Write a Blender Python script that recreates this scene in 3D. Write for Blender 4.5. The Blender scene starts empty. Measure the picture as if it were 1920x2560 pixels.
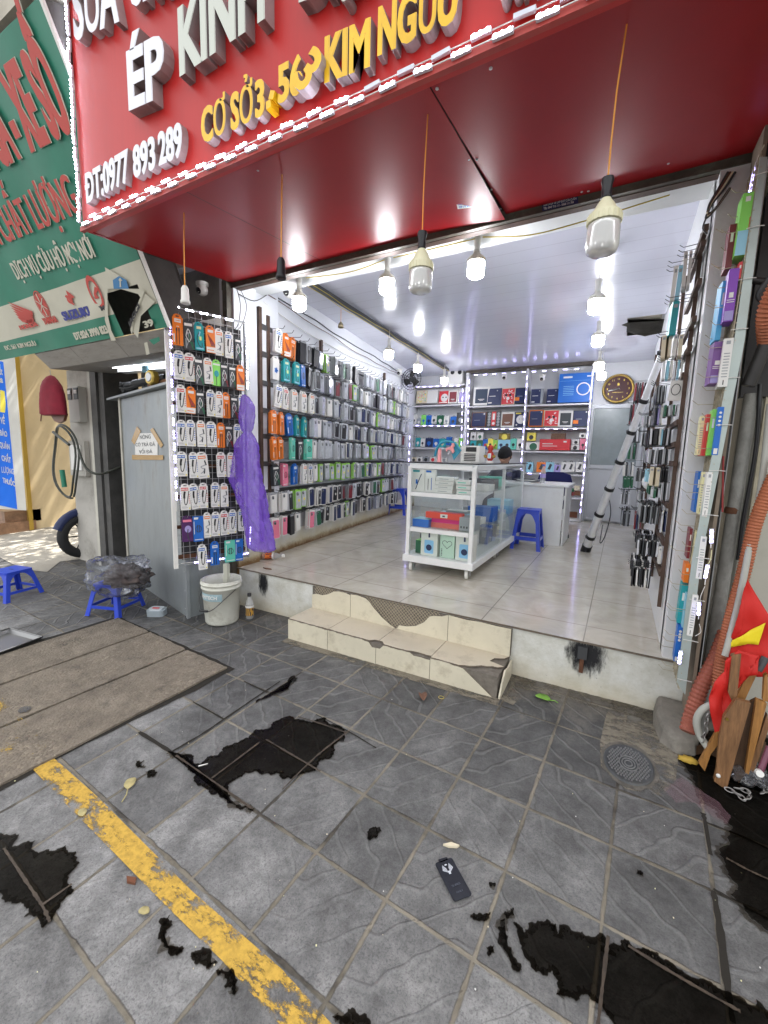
import bpy, math, random
import numpy as np
from mathutils import Vector, Matrix, noise
random.seed(11)
sc = bpy.context.scene
col = sc.collection
# ------------------------------------------------------------------ camera
HC = 1.478; YAW = .5072; PIT = .1328; ROL = .0263; FPX = 1051.63
def cam_axes():
    f = np.array([-math.sin(YAW)*math.cos(PIT), math.cos(YAW)*math.cos(PIT), -math.sin(PIT)])
    r = np.cross(f, [0, 0, 1]); r /= np.linalg.norm(r); u = np.cross(r, f)
    return np.array([math.cos(ROL)*r+math.sin(ROL)*u, -math.sin(ROL)*r+math.cos(ROL)*u, -f]).T
CM = cam_axes(); CC = np.array([0, 0, HC])
cam = bpy.data.cameras.new('camera'); co = bpy.data.objects.new('camera', cam); col.objects.link(co)
mw = Matrix([[*CM[i], CC[i]] for i in range(3)]+[[0, 0, 0, 1]]); co.matrix_world = mw
cam.sensor_fit = 'HORIZONTAL'; cam.sensor_width = 36; cam.lens = FPX/1920*36; cam.clip_start = .05; cam.clip_end = 500
sc.camera = co
# ------------------------------------------------------------------ world, sun, exposure
SUN_EL = math.radians(63); SUN_AZ = math.radians(12)      # sun stands behind the shop row, slightly to the right of +Y
w = bpy.data.worlds.new('World'); sc.world = w; w.use_nodes = True
nt = w.node_tree; nt.nodes.clear()
so = nt.nodes.new('ShaderNodeOutputWorld'); bg = nt.nodes.new('ShaderNodeBackground'); sk = nt.nodes.new('ShaderNodeTexSky')
sk.sky_type = 'NISHITA'; sk.sun_disc = False; sk.sun_elevation = SUN_EL; sk.sun_rotation = SUN_AZ; sk.dust_density = 3; sk.air_density = 1.3
bg.inputs[1].default_value = .15
hs = nt.nodes.new('ShaderNodeHueSaturation'); hs.inputs['Saturation'].default_value = .08      # hazy, nearly white sky
nt.links.new(sk.outputs[0], hs.inputs['Color']); nt.links.new(hs.outputs[0], bg.inputs[0]); nt.links.new(bg.outputs[0], so.inputs[0])
sl = bpy.data.lights.new('sun', 'SUN'); sl.energy = 4; sl.angle = math.radians(.5); sl.color = (1, .95, .86)
sun = bpy.data.objects.new('sun', sl); col.objects.link(sun)
sd = Vector((math.sin(SUN_AZ)*math.cos(SUN_EL), math.cos(SUN_AZ)*math.cos(SUN_EL), math.sin(SUN_EL)))
sun.rotation_euler = sd.to_track_quat('Z', 'Y').to_euler(); sun.location = (0, 6, 12)
sc.view_settings.view_transform = 'Standard'; sc.view_settings.look = 'None'; sc.view_settings.exposure = 1.8; sc.view_settings.gamma = 1
sc.cycles.max_bounces = 7; sc.cycles.diffuse_bounces = 4; sc.cycles.glossy_bounces = 4; sc.cycles.transparent_max_bounces = 12
sc.cycles.transmission_bounces = 5; sc.cycles.sample_clamp_indirect = 4; sc.cycles.caustics_reflective = False; sc.cycles.caustics_refractive = False
# ------------------------------------------------------------------ a photo pixel's ray met with a known plane of the place
def on(x, y, n, d):
    n = np.array(n, float); r = CM@np.array([x-960, -(y-1280), -FPX]); return Vector(CC+r*(d-n@CC)/(n@r))
def PX(x, y, v): return on(x, y, (1, 0, 0), v)
def PY(x, y, v): return on(x, y, (0, 1, 0), v)
def PZ(x, y, v): return on(x, y, (0, 0, 1), v)
GX, GY = .0123, .0465
def PG(x, y, h=0): return on(x, y, (-GX, -GY, 1), h)
def gz(x, y): return GX*x+GY*y
F = .44
LWK = .1495
def lwx(y, off=0): return -3.0-LWK*(y-2.88)+off          # x of the skewed left wall at depth y
def LW(x, y, off=0): return on(x, y, (1, LWK, 0), -3.0+LWK*2.88+off)
# ------------------------------------------------------------------ materials
MATS = {}
def M(name, c, rough=.5, metal=0, var=.0, vs=6, bump=0, bs=40, spec=.5, coat=0, emit=0, ecol=None, alpha=1, trans=0, dirt=None, dirt_amt=.5, dirt_s=3, stretch=None, ior=1.45):
    if name in MATS: return MATS[name]
    m = bpy.data.materials.new(name); m.use_nodes = True; t = m.node_tree; b = t.nodes['Principled BSDF']
    c4 = (*c, 1)
    b.inputs['Base Color'].default_value = c4; b.inputs['Roughness'].default_value = rough; b.inputs['Metallic'].default_value = metal
    b.inputs['Specular IOR Level'].default_value = spec; b.inputs['Coat Weight'].default_value = coat; b.inputs['IOR'].default_value = ior
    b.inputs['Alpha'].default_value = alpha; b.inputs['Transmission Weight'].default_value = trans
    if emit:
        b.inputs['Emission Color'].default_value = (*(ecol or c), 1); b.inputs['Emission Strength'].default_value = emit
    need = var or bump or dirt
    if need:
        tc = t.nodes.new('ShaderNodeTexCoord'); mp = t.nodes.new('ShaderNodeMapping'); t.links.new(tc.outputs['Object'], mp.inputs[0])
        if stretch: mp.inputs['Scale'].default_value = stretch
        src = mp.outputs[0]; cur = None
        if var:
            n = t.nodes.new('ShaderNodeTexNoise'); n.inputs['Scale'].default_value = vs; n.inputs['Detail'].default_value = 6; n.inputs['Roughness'].default_value = .65
            t.links.new(src, n.inputs['Vector'])
            r = t.nodes.new('ShaderNodeValToRGB'); r.color_ramp.elements[0].position = .3; r.color_ramp.elements[1].position = .7
            r.color_ramp.elements[0].color = (*[v*(1-var) for v in c], 1); r.color_ramp.elements[1].color = (*[min(1, v*(1+var)) for v in c], 1)
            t.links.new(n.outputs[0], r.inputs[0]); cur = r.outputs[0]
        if dirt:
            n2 = t.nodes.new('ShaderNodeTexNoise'); n2.inputs['Scale'].default_value = dirt_s; n2.inputs['Detail'].default_value = 9; n2.inputs['Roughness'].default_value = .75
            t.links.new(src, n2.inputs['Vector'])
            r2 = t.nodes.new('ShaderNodeValToRGB'); r2.color_ramp.elements[0].position = .52; r2.color_ramp.elements[1].position = .72
            r2.color_ramp.elements[0].color = (0, 0, 0, 1); r2.color_ramp.elements[1].color = (dirt_amt,)*3+(1,)
            t.links.new(n2.outputs[0], r2.inputs[0])
            mx = t.nodes.new('ShaderNodeMix'); mx.data_type = 'RGBA'; t.links.new(r2.outputs[0], mx.inputs[0])
            if cur: t.links.new(cur, mx.inputs[6])
            else: mx.inputs[6].default_value = c4
            mx.inputs[7].default_value = (*dirt, 1); cur = mx.outputs[2]
        if cur: t.links.new(cur, b.inputs['Base Color'])
        if bump:
            n3 = t.nodes.new('ShaderNodeTexNoise'); n3.inputs['Scale'].default_value = bs; n3.inputs['Detail'].default_value = 5
            t.links.new(src, n3.inputs['Vector'])
            bp = t.nodes.new('ShaderNodeBump'); bp.inputs['Strength'].default_value = bump; bp.inputs['Distance'].default_value = .01
            t.links.new(n3.outputs[0], bp.inputs['Height']); t.links.new(bp.outputs[0], b.inputs['Normal'])
    MATS[name] = m; return m
class NT:   # tiny helper for hand-made node materials
    def __init__(s, name):
        s.m = bpy.data.materials.new(name); s.m.use_nodes = True; s.t = s.m.node_tree; s.b = s.t.nodes['Principled BSDF']; s.out = s.t.nodes['Material Output']; MATS[name] = s.m
        s.tc = s.t.nodes.new('ShaderNodeTexCoord')
    def n(s, typ, **k):
        q = s.t.nodes.new(typ)
        for a, v in k.items():
            if isinstance(a, str) and a.startswith('i_'):
                q.inputs[a[2:].replace('_', ' ')].default_value = v
            else: setattr(q, a, v)
        return q
    def l(s, a, b): s.t.links.new(a, b)
    def noise(s, vec, scale, detail=5, rough=.6, dist=0):
        q = s.n('ShaderNodeTexNoise'); q.inputs['Scale'].default_value = scale; q.inputs['Detail'].default_value = detail; q.inputs['Roughness'].default_value = rough; q.inputs['Distortion'].default_value = dist
        s.l(vec, q.inputs['Vector']); return q.outputs[0]
    def ramp(s, v, *st):
        q = s.n('ShaderNodeValToRGB'); e = q.color_ramp.elements
        while len(e) < len(st): e.new(.5)
        for i, (p, c) in enumerate(st):
            e[i].position = p; e[i].color = (*c, 1) if len(c) == 3 else c
        s.l(v, q.inputs[0]); return q.outputs[0]
    def mix(s, f, a, b):
        q = s.n('ShaderNodeMix', data_type='RGBA')
        for sock, v in ((q.inputs[0], f), (q.inputs[6], a), (q.inputs[7], b)):
            if isinstance(v, (int, float)): sock.default_value = v
            elif isinstance(v, tuple): sock.default_value = (*v, 1)
            else: s.l(v, sock)
        return q.outputs[2]
    def math(s, op, a, b=0):
        q = s.n('ShaderNodeMath', operation=op)
        for sock, v in ((q.inputs[0], a), (q.inputs[1], b)):
            if isinstance(v, (int, float)): sock.default_value = v
            else: s.l(v, sock)
        return q.outputs[0]
    def bump(s, h, strength, dist=.01):
        q = s.n('ShaderNodeBump'); q.inputs['Strength'].default_value = strength; q.inputs['Distance'].default_value = dist
        s.l(h, q.inputs['Height']); s.l(q.outputs[0], s.b.inputs['Normal'])
# ------------------------------------------------------------------ object helpers
def tag(o, label=None, cat=None, group=None, kind=None):
    if label: o['label'] = label
    if cat: o['category'] = cat
    if group: o['group'] = group
    if kind: o['kind'] = kind
    return o
def empty(name, loc=(0, 0, 0), rz=0, label=None, cat=None, group=None):
    o = bpy.data.objects.new(name, None); o.empty_display_size = .05; col.objects.link(o); o.location = loc; o.rotation_euler = (0, 0, rz)
    return tag(o, label, cat, group)
class MB:
    def __init__(s): s.v = []; s.f = []; s.mi = []; s.mats = []; s.sm = []
    def mat(s, m):
        if m not in s.mats: s.mats.append(m)
        return s.mats.index(m)
    def add(s, vs, fs, m, smooth=False):
        k = len(s.v); s.v += [tuple(v) for v in vs]; i = s.mat(m)
        for f in fs: s.f.append(tuple(k+q for q in f)); s.mi.append(i); s.sm.append(smooth)
    def box(s, c, d, m, R=None, bev=0):
        hx, hy, hz = d[0]/2, d[1]/2, d[2]/2
        vs = [Vector((x, y, z)) for x in (-hx, hx) for y in (-hy, hy) for z in (-hz, hz)]
        if R: vs = [R@v for v in vs]
        c = Vector(c); vs = [v+c for v in vs]
        s.add(vs, [(0, 1, 3, 2), (4, 6, 7, 5), (0, 4, 5, 1), (2, 3, 7, 6), (0, 2, 6, 4), (1, 5, 7, 3)], m)
    def quad(s, a, b, c, d, m): s.add([a, b, c, d], [(0, 1, 2, 3)], m)
    def poly(s, pts, m): s.add(pts, [tuple(range(len(pts)))], m)
    def prism(s, pts, off, m, m2=None):      # planar outline pushed along a vector
        n = len(pts); off = Vector(off); a = [Vector(p) for p in pts]; b = [p+off for p in a]
        s.add(a+b, [tuple(range(n-1, -1, -1)), tuple(range(n, 2*n))], m)
        s.add(a+b, [(i, (i+1) % n, n+(i+1) % n, n+i) for i in range(n)], m2 or m)
    def tube(s, pts, r, m, n=8, cap=True, smooth=True):
        pts = [Vector(p) for p in pts]; rs = r if isinstance(r, (list, tuple)) else [r]*len(pts)
        vs = []; up = None
        for i, p in enumerate(pts):
            d = (pts[min(i+1, len(pts)-1)]-pts[max(i-1, 0)])
            if d.length < 1e-9: d = Vector((0, 0, 1))
            d.normalize()
            if up is None: up = d.orthogonal().normalized()
            up = (up-up.dot(d)*d)
            if up.length < 1e-6: up = d.orthogonal()
            up.normalize(); sd_ = d.cross(up)
            for k in range(n):
                a = 2*math.pi*k/n; vs.append(p+(up*math.cos(a)+sd_*math.sin(a))*rs[i])
        fs = [(i*n+k, i*n+(k+1) % n, (i+1)*n+(k+1) % n, (i+1)*n+k) for i in range(len(pts)-1) for k in range(n)]
        s.add(vs, fs, m, smooth)
        if cap: s.add(vs[:n], [tuple(range(n-1, -1, -1))], m); s.add(vs[-n:], [tuple(range(n))], m)
    def lathe(s, prof, o, m, n=20, ax=None, smooth=True, cap=True):   # prof: (radius, height)
        o = Vector(o); R = Vector((0, 0, 1)).rotation_difference(Vector(ax)).to_matrix() if ax else Matrix.Identity(3)
        vs = [o+R@Vector((r*math.cos(2*math.pi*k/n), r*math.sin(2*math.pi*k/n), h)) for r, h in prof for k in range(n)]
        fs = [(i*n+k, i*n+(k+1) % n, (i+1)*n+(k+1) % n, (i+1)*n+k) for i in range(len(prof)-1) for k in range(n)]
        s.add(vs, fs, m, smooth)
        if cap: s.add(vs[:n], [tuple(range(n-1, -1, -1))], m); s.add(vs[-n:], [tuple(range(n))], m)
    def ribbon(s, pts, wd, m, nrm=(0, -1, 0)):
        pts = [Vector(p) for p in pts]; nrm = Vector(nrm); L = []
        for i, p in enumerate(pts):
            d = (pts[min(i+1, len(pts)-1)]-pts[max(i-1, 0)]).normalized(); q = d.cross(nrm).normalized()*wd/2; L += [p-q, p+q]
        s.add(L, [(2*i, 2*i+1, 2*i+3, 2*i+2) for i in range(len(pts)-1)], m)
    def mesh(s, name):
        me = bpy.data.meshes.new(name); me.from_pydata(s.v, [], s.f)
        for m in s.mats: me.materials.append(m)
        me.polygons.foreach_set('material_index', s.mi); me.polygons.foreach_set('use_smooth', s.sm); me.update(); return me
    def build(s, name, parent=None, loc=None, rot=None, bevel=0, label=None, cat=None, group=None, kind=None, solid=0):
        o = bpy.data.objects.new(name, s.mesh(name)); col.objects.link(o)
        if loc is not None: o.location = loc
        if rot is not None: o.rotation_euler = rot
        if parent: o.parent = parent
        if solid:
            md = o.modifiers.new('s', 'SOLIDIFY'); md.thickness = solid; md.offset = 0
        if bevel:
            md = o.modifiers.new('b', 'BEVEL'); md.width = bevel; md.segments = 2; md.limit_method = 'ANGLE'; md.angle_limit = math.radians(40)
        return tag(o, label, cat, group, kind)
def bez(pts, n=8):     # smooth curve through points
    P = [Vector(p) for p in pts]; out = []
    for i in range(len(P)-1):
        p0 = P[max(i-1, 0)]; p1 = P[i]; p2 = P[i+1]; p3 = P[min(i+2, len(P)-1)]
        for k in range(n):
            t = k/n; out.append(.5*((2*p1)+(-p0+p2)*t+(2*p0-5*p1+4*p2-p3)*t*t+(-p0+3*p1-3*p2+p3)*t**3))
    out.append(P[-1]); return out
def inst(mesh, name, loc, rot=(0, 0, 0), scale=(1, 1, 1), parent=None, **k):
    o = bpy.data.objects.new(name, mesh); col.objects.link(o); o.location = loc; o.rotation_euler = rot; o.scale = scale
    if parent: o.parent = parent
    return tag(o, **k)
# text as mesh
def _glyph(s, off=0, ext=0):
    if 'Đ' in s:      # the barred D: a plain D with its own short bar laid on the face
        v, f, nz = _glyph(s.replace('Đ', 'D'), off, ext); wI_ = max(p[0] for p in _glyph('I', off)[0])
        for i, ch in enumerate(s):
            if ch != 'Đ': continue
            x = 0 if i == 0 else max(p[0] for p in _glyph(s[:i].replace('Đ', 'D')+'I', off)[0])-wI_
            k = len(v); v += [(x-.01, .31, ext+.01), (x+.36, .31, ext+.01), (x+.36, .43, ext+.01), (x-.01, .43, ext+.01)]; f.append((k, k+1, k+2, k+3)); nz.append(1)
        return v, f, nz
    if any(c in 'ƠỞỢỜỚƯỬỨ' for c in s): off = min(off, .004)
    c = bpy.data.curves.new('t', 'FONT'); c.body = s; c.offset = off; c.extrude = ext; c.resolution_u = 3
    o = bpy.data.objects.new('t', c); col.objects.link(o)
    me = bpy.data.meshes.new_from_object(o); v = [tuple(q.co) for q in me.vertices]; f = [tuple(p.vertices) for p in me.polygons]; nz = [p.normal.z for p in me.polygons]
    bpy.data.objects.remove(o); bpy.data.curves.remove(c); bpy.data.meshes.remove(me); return v, f, nz
def text(s, BL, BR, up, mf, ms=None, depth=.002, off=.02, parent=None, name='lettering', lift=0, per_letter=False, into=None, bold=0):
    BL = Vector(BL); BR = Vector(BR); up = Vector(up); r = BR-BL; n = r.cross(up).normalized(); ms = ms or mf
    v, f, nz = _glyph(s, off, .5); x0 = min(p[0] for p in v); x1 = max(p[0] for p in v); W = x1-x0
    def put(v, f, nz, dx, target):
        P = [BL+r*((p[0]+dx-x0)/W)+up*(p[1]/.73)+n*(lift+(p[2]+.5)*depth) for p in v]
        a = [q for q, z in zip(f, nz) if z > .5]; b = [q for q, z in zip(f, nz) if z <= .5]
        target.add(P, a, mf); target.add(P, b, ms)
        for q_ in range(int(bool(bold))):
            P2 = [p+r*(bold/W)-n*(depth*.012+.0001) for p in P]; target.add(P2, a, mf); target.add(P2, b, ms)
    if into is not None: put(v, f, nz, 0, into); return None
    if not per_letter:
        mb = MB(); put(v, f, nz, 0, mb); return mb.build(name, parent)
    wI = max(p[0] for p in _glyph('I', off)[0])
    for i, ch in enumerate(s):
        if ch == ' ': continue
        dx = 0 if i == 0 else max(p[0] for p in _glyph(s[:i]+'I', off)[0])-wI
        g = _glyph(ch, off, .5); mb = MB(); put(*g, dx, mb); mb.build('letter', parent)
ORD = ['zeroth', 'first', 'second', 'third', 'fourth', 'fifth', 'sixth', 'seventh', 'eighth', 'ninth', 'tenth', 'eleventh', 'twelfth', 'thirteenth', 'fourteenth', 'fifteenth', 'sixteenth', 'seventeenth', 'eighteenth', 'nineteenth', 'twentieth']
def ordn(i):
    if i <= 20: return ORD[i]
    t = {2: 'twenty', 3: 'thirty', 4: 'forty'}[i//10]
    return t+'-'+ORD[i % 10] if i % 10 else {2: 'twentieth', 3: 'thirtieth', 4: 'fortieth'}[i//10]
# ------------------------------------------------------------------ common materials
white_paint = M('white_paint', (.72, .73, .75), .45, var=.04, vs=3, dirt=(.4, .38, .33), dirt_amt=.25, bump=.15, bs=60)
white_gloss = M('white_gloss', (.78, .8, .8), .25, var=.03)
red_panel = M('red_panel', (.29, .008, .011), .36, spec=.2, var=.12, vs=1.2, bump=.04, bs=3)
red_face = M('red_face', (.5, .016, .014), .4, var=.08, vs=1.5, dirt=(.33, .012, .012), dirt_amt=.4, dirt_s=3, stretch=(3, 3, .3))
dark_steel = M('dark_steel', (.085, .07, .055), .5, .3, var=.4, vs=5, dirt=(.14, .16, .12), dirt_amt=.8, dirt_s=6)
grey_steel = M('grey_steel', (.30, .32, .33), .45, .3, var=.15, vs=4, dirt=(.16, .15, .13), dirt_amt=.6, dirt_s=3, stretch=(1, 1, .4))
dark_wood = M('rusty_rail', (.09, .055, .04), .6, .2, var=.4, vs=10)
black = M('black_plastic', (.012, .012, .014), .35); dgrey = M('dark_grey', (.05, .052, .055), .5)
chrome = M('wire_chrome', (.45, .45, .46), .35, .8); white_pl = M('white_plastic', (.75, .74, .7), .4)
led_on = M('led_emitter', (.9, .9, 1), .4, emit=16, ecol=(.82, .84, 1)); led_base = M('led_module_body', (.7, .72, .8), .4)
led_violet = M('led_emitter_violet', (.8, .8, 1), .4, emit=7, ecol=(.46, .4, 1))
bulb_on = M('bulb_glow', (1, 1, 1), .4, emit=28, ecol=(.95, .96, 1)); bulb_cap = M('bulb_cap', (.72, .7, .62), .4); bulb_off = M('bulb_frosted', (.8, .8, .78), .12, trans=.35, spec=.5)
ivory = M('bulb_ivory', (.72, .69, .48), .35, var=.05); orange_wire = M('orange_wire', (.75, .3, .04), .5)
blue_pl = M('blue_stool_plastic', (.03, .07, .55), .32, var=.05); navy = M('navy_fabric', (.01, .012, .09), .8)
rust = M('rust', (.12, .05, .025), .8, var=.4, vs=20); concrete = M('raw_concrete', (.2, .185, .16), .85, var=.25, vs=12, bump=.5, bs=60, dirt=(.07, .06, .05), dirt_amt=.6, dirt_s=5)
card = lambda n, c, r=.4: M('print_'+n, c, r)
p_white = card('white', (.74, .73, .7)); p_orange = card('orange', (.8, .2, .02)); p_teal = card('teal', (.02, .33, .36)); p_blue = card('blue', (.012, .13, .5)); p_mint = card('mint', (.12, .55, .42))
p_black = card('black', (.015, .015, .018)); p_red = card('red', (.62, .04, .05)); p_green = card('green', (.25, .7, .12)); p_pink = card('pink', (.75, .2, .3)); p_purple = card('purple', (.22, .05, .45)); p_yellow = card('yellow', (.8, .68, .1))
p_dark = card('charcoal', (.04, .045, .05)); p_grey = card('grey', (.3, .32, .34)); p_navy = card('navy', (.015, .025, .09)); p_maroon = card('maroon', (.18, .02, .03)); p_brown = card('brown', (.16, .06, .03)); p_lblue = card('light_blue', (.3, .6, .75)); p_pal = card('pale_yellow', (.75, .72, .42)); p_lav = card('lavender', (.35, .3, .6)); p_dgreen = card('dark_green', (.02, .12, .06)); p_clear = M('clear_sleeve', (.62, .64, .68), .18, coat=.5); p_cream = card('cream', (.7, .62, .45)); p_lgreen = card('lime', (.3, .62, .1))
# ================================================================== GROUND
def pavement_mat():
    q = NT('pavement_tiles'); T = .3
    sx = q.n('ShaderNodeSeparateXYZ'); q.l(q.tc.outputs['Object'], sx.inputs[0])
    warp = q.noise(q.tc.outputs['Object'], 14, 3)
    def cell(a):
        v = q.math('DIVIDE', a, T); fl = q.math('FLOOR', v); fr = q.math('SUBTRACT', v, fl); return v, fl, fr
    vx, cx, fx = cell(sx.outputs[0]); vy, cy, fy = cell(sx.outputs[1])
    dx = q.math('MINIMUM', fx, q.math('SUBTRACT', 1, fx)); dy = q.math('MINIMUM', fy, q.math('SUBTRACT', 1, fy))
    d = q.math('MINIMUM', dx, dy)
    dw = q.math('ADD', d, q.math('MULTIPLY', q.math('SUBTRACT', warp, .5), .045))
    mort = q.ramp(dw, (.014, (1, 1, 1)), (.026, (0, 0, 0)))
    cc = q.n('ShaderNodeCombineXYZ'); q.l(cx, cc.inputs[0]); q.l(cy, cc.inputs[1])
    wn = q.n('ShaderNodeTexWhiteNoise'); q.l(cc.outputs[0], wn.inputs['Vector'])
    fc = q.n('ShaderNodeCombineXYZ'); q.l(fx, fc.inputs[0]); q.l(fy, fc.inputs[1])
    rot = q.n('ShaderNodeVectorRotate', rotation_type='Z_AXIS'); rot.inputs['Center'].default_value = (.5, .5, 0); q.l(fc.outputs[0], rot.inputs['Vector'])
    q.l(q.math('MULTIPLY', q.math('FLOOR', q.math('MULTIPLY', wn.outputs[0], 3.99)), math.pi/2), rot.inputs['Angle'])
    wv = q.n('ShaderNodeTexWave', wave_type='BANDS', bands_direction='DIAGONAL'); wv.inputs['Scale'].default_value = 1.15; wv.inputs['Distortion'].default_value = 8.5; wv.inputs['Detail'].default_value = 1.6; wv.inputs['Detail Scale'].default_value = .9
    q.l(rot.outputs[0], wv.inputs['Vector'])
    ridge = q.ramp(wv.outputs[0], (.93, (0, 0, 0)), (.99, (1, 1, 1)))
    big = q.noise(q.tc.outputs['Object'], 1.1, 4); mid = q.noise(q.tc.outputs['Object'], 6, 10, .82); fine = q.noise(q.tc.outputs['Object'], 160, 3, .7)
    worn = q.ramp(q.math('ADD', big, q.math('MULTIPLY', sx.outputs[1], .22)), (.38, (.25, .25, .25)), (.62, (1, 1, 1)))
    base = q.ramp(mid, (.34, (.075, .073, .071)), (.5, (.16, .159, .157)), (.66, (.27, .267, .26)))
    tone = q.math('ADD', q.math('MULTIPLY', wn.outputs[0], .45), .75)
    # the pavement grows darker towards the steps and paler towards the kerb
    tone = q.math('MULTIPLY', tone, q.math('SUBTRACT', 1.16, q.math('MULTIPLY', q.ramp(q.math('ADD', sx.outputs[1], q.math('MULTIPLY', big, .8)), (.0, (0, 0, 0)), (.9, (1, 1, 1))), .55)))
    vm = q.n('ShaderNodeVectorMath', operation='SCALE'); q.l(base, vm.inputs[0]); q.l(tone, vm.inputs['Scale'])
    c = q.mix(q.ramp(fine, (.36, (.5, .5, .5)), (.5, (0, 0, 0))), vm.outputs[0], (.05, .05, .055))
    c = q.mix(q.math('MULTIPLY', q.math('MULTIPLY', ridge, worn), .15), c, (.38, .38, .37))
    spots = q.ramp(q.noise(q.tc.outputs['Object'], 9, 8, .8), (.6, (0, 0, 0)), (.72, (.7, .7, .7)))
    c = q.mix(spots, c, (.045, .043, .045))
    mcol = q.ramp(q.noise(q.tc.outputs['Object'], 2.2, 5, .7), (.38, (.05, .043, .034)), (.48, (.17, .15, .115)), (.74, (.32, .285, .225)))
    c = q.mix(mort, c, mcol)
    sand = q.ramp(q.math('ADD', q.math('MULTIPLY', q.noise(q.tc.outputs['Object'], 6, 8, .75), .5), q.math('MULTIPLY', sx.outputs[1], .32)), (.55, (0, 0, 0)), (.72, (.7, .7, .7)))
    c = q.mix(sand, c, (.19, .165, .13))
    q.l(c, q.b.inputs['Base Color']); q.b.inputs['Roughness'].default_value = .62; q.b.inputs['Specular IOR Level'].default_value = .4
    h = q.math('ADD', q.math('MULTIPLY', q.math('MULTIPLY', ridge, worn), .6), q.math('ADD', q.math('MULTIPLY', mort, .5), q.math('ADD', q.math('MULTIPLY', fine, .22), q.math('MULTIPLY', mid, .5))))
    q.bump(h, 1, .009)
    return q.m
TH = math.radians(-3.35); TO = (-.527, 1.361)
def ground_sheet(name, pts, m, h=0, sub=1, **k):       # polygon in world xy, laid on the sloping ground; object frame is the tile frame
    c, s = math.cos(TH), math.sin(TH); mb = MB(); L = []
    for x, y in pts:
        dx, dy = x-TO[0], y-TO[1]; L.append((dx*c+dy*s, -dx*s+dy*c, gz(x, y)+h))
    mb.poly(L, m); return mb.build(name, loc=(TO[0], TO[1], 0), rot=(0, 0, TH), **k)
pv = pavement_mat()
ground_sheet('pavement', [(-60, -14), (40, -14), (40, 2.9), (-60, 2.9)], pv, kind='structure')
asph = M('asphalt', (.055, .055, .058), .85, var=.2, vs=9, bump=.4, bs=90)
ground_sheet('road', [(-60, -60), (60, -60), (60, -3.2), (-60, -3.2)], asph, h=.004, kind='structure')
lot = M('concrete_lot', (.34, .315, .27), .85, var=.15, vs=3, bump=.3, bs=30, dirt=(.16, .14, .11), dirt_amt=.5, dirt_s=2)
ground_sheet('terrain', [(-120, 2.9), (120, 2.9), (120, 120), (-120, 120)], lot, h=-.002, kind='structure')
yard = [PG(*p) for p in [(0, 1395), (60, 1425), (118, 1431), (150, 1405), (212, 1398)]]
ground_sheet('yard_path', [(-5.6, 2.62)]+[(p.x, p.y) for p in yard[::-1]]+[(-30, 1.6), (-30, 20), (-5.5, 20)], lot, h=.006, kind='structure')
def jag(pts, amp, lev=4):
    P = [Vector(p).xy for p in pts]
    for l in range(lev):
        Q = []
        for i, p in enumerate(P):
            q = P[(i+1) % len(P)]; d = q-p; m = (p+q)/2+Vector((-d.y, d.x))*random.uniform(-amp, amp); Q += [p, m]
        P = Q
    return P
# drain cover slabs: three planks of raw concrete
def slab_mat():
    q = NT('slab_aggregate'); vo = q.n('ShaderNodeTexVoronoi'); vo.inputs['Scale'].default_value = 75; q.l(q.tc.outputs['Object'], vo.inputs['Vector'])
    sp = q.n('ShaderNodeSeparateColor'); q.l(vo.outputs['Color'], sp.inputs[0])
    c = q.ramp(q.noise(q.tc.outputs['Object'], 8, 8, .75), (.3, (.1, .082, .064)), (.55, (.2, .168, .13)), (.75, (.27, .235, .185)))
    peb = q.ramp(sp.outputs[0], (.0, (.13, .105, .08)), (.6, (.21, .175, .135)), (.9, (.3, .25, .18)), (1, (.38, .33, .25)))
    expo = q.ramp(q.noise(q.tc.outputs['Object'], 2.2, 5, .7), (.42, (.05, .05, .05)), (.65, (.65, .65, .65)))
    c = q.mix(expo, c, peb); c = q.mix(q.ramp(q.noise(q.tc.outputs['Object'], 5, 8, .75), (.56, (0, 0, 0)), (.7, (.8, .8, .8))), c, (.05, .042, .035))
    q.l(c, q.b.inputs['Base Color']); q.b.inputs['Roughness'].default_value = .9
    q.bump(q.math('ADD', q.math('MULTIPLY', vo.outputs['Distance'], -.9), q.noise(q.tc.outputs['Object'], 120, 4)), .8, .006); return q.m
slab_m = slab_mat()
gap_m = M('dark_gap', (.02, .017, .013), .95)
ground_sheet('drain_channel', [(p.x, p.y) for p in jag([Vector(q_+(0,)) for q_ in [(-3.66, 1.935), (-2.9, 1.875), (-2.1, 1.815), (-2.15, 1.3), (-2.27, -.5), (-3.9, -.5)]], .035, 4)], gap_m, h=.003, kind='structure')
SX = [(-3.62, 1.90, -3.83, -.3), (-3.115, 1.865, -3.36, -.3), (-2.60, 1.82, -2.83, -.3), (-2.14, 1.79, -2.30, -.3)]
for i, lab in enumerate(['rough concrete drain slab farthest from the shop steps', 'middle rough concrete drain slab between two others', 'rough concrete drain slab nearest the steps, yellow paint on it']):
    a, b = SX[i], SX[i+1]; mb = MB(); g = .011
    P = [(a[0]+g, a[1]), (b[0]-g, b[1]), (b[2]-g, b[3]), (a[2]+g, a[3])]
    top = []
    for j in range(4):
        p, qn = P[j], P[(j+1) % 4]
        for k in range(14):
            t = k/14; x = p[0]+(qn[0]-p[0])*t+random.uniform(-.004, .004); y = p[1]+(qn[1]-p[1])*t+random.uniform(-.004, .004); top.append((x, y, gz(x, y)+.014))
    mb.prism([(x, y, z-.05) for x, y, z in top], (0, 0, .05), slab_m); mb.build('drain_slab', label=lab, cat='drain slab', group='concrete slabs over the drain')
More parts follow.
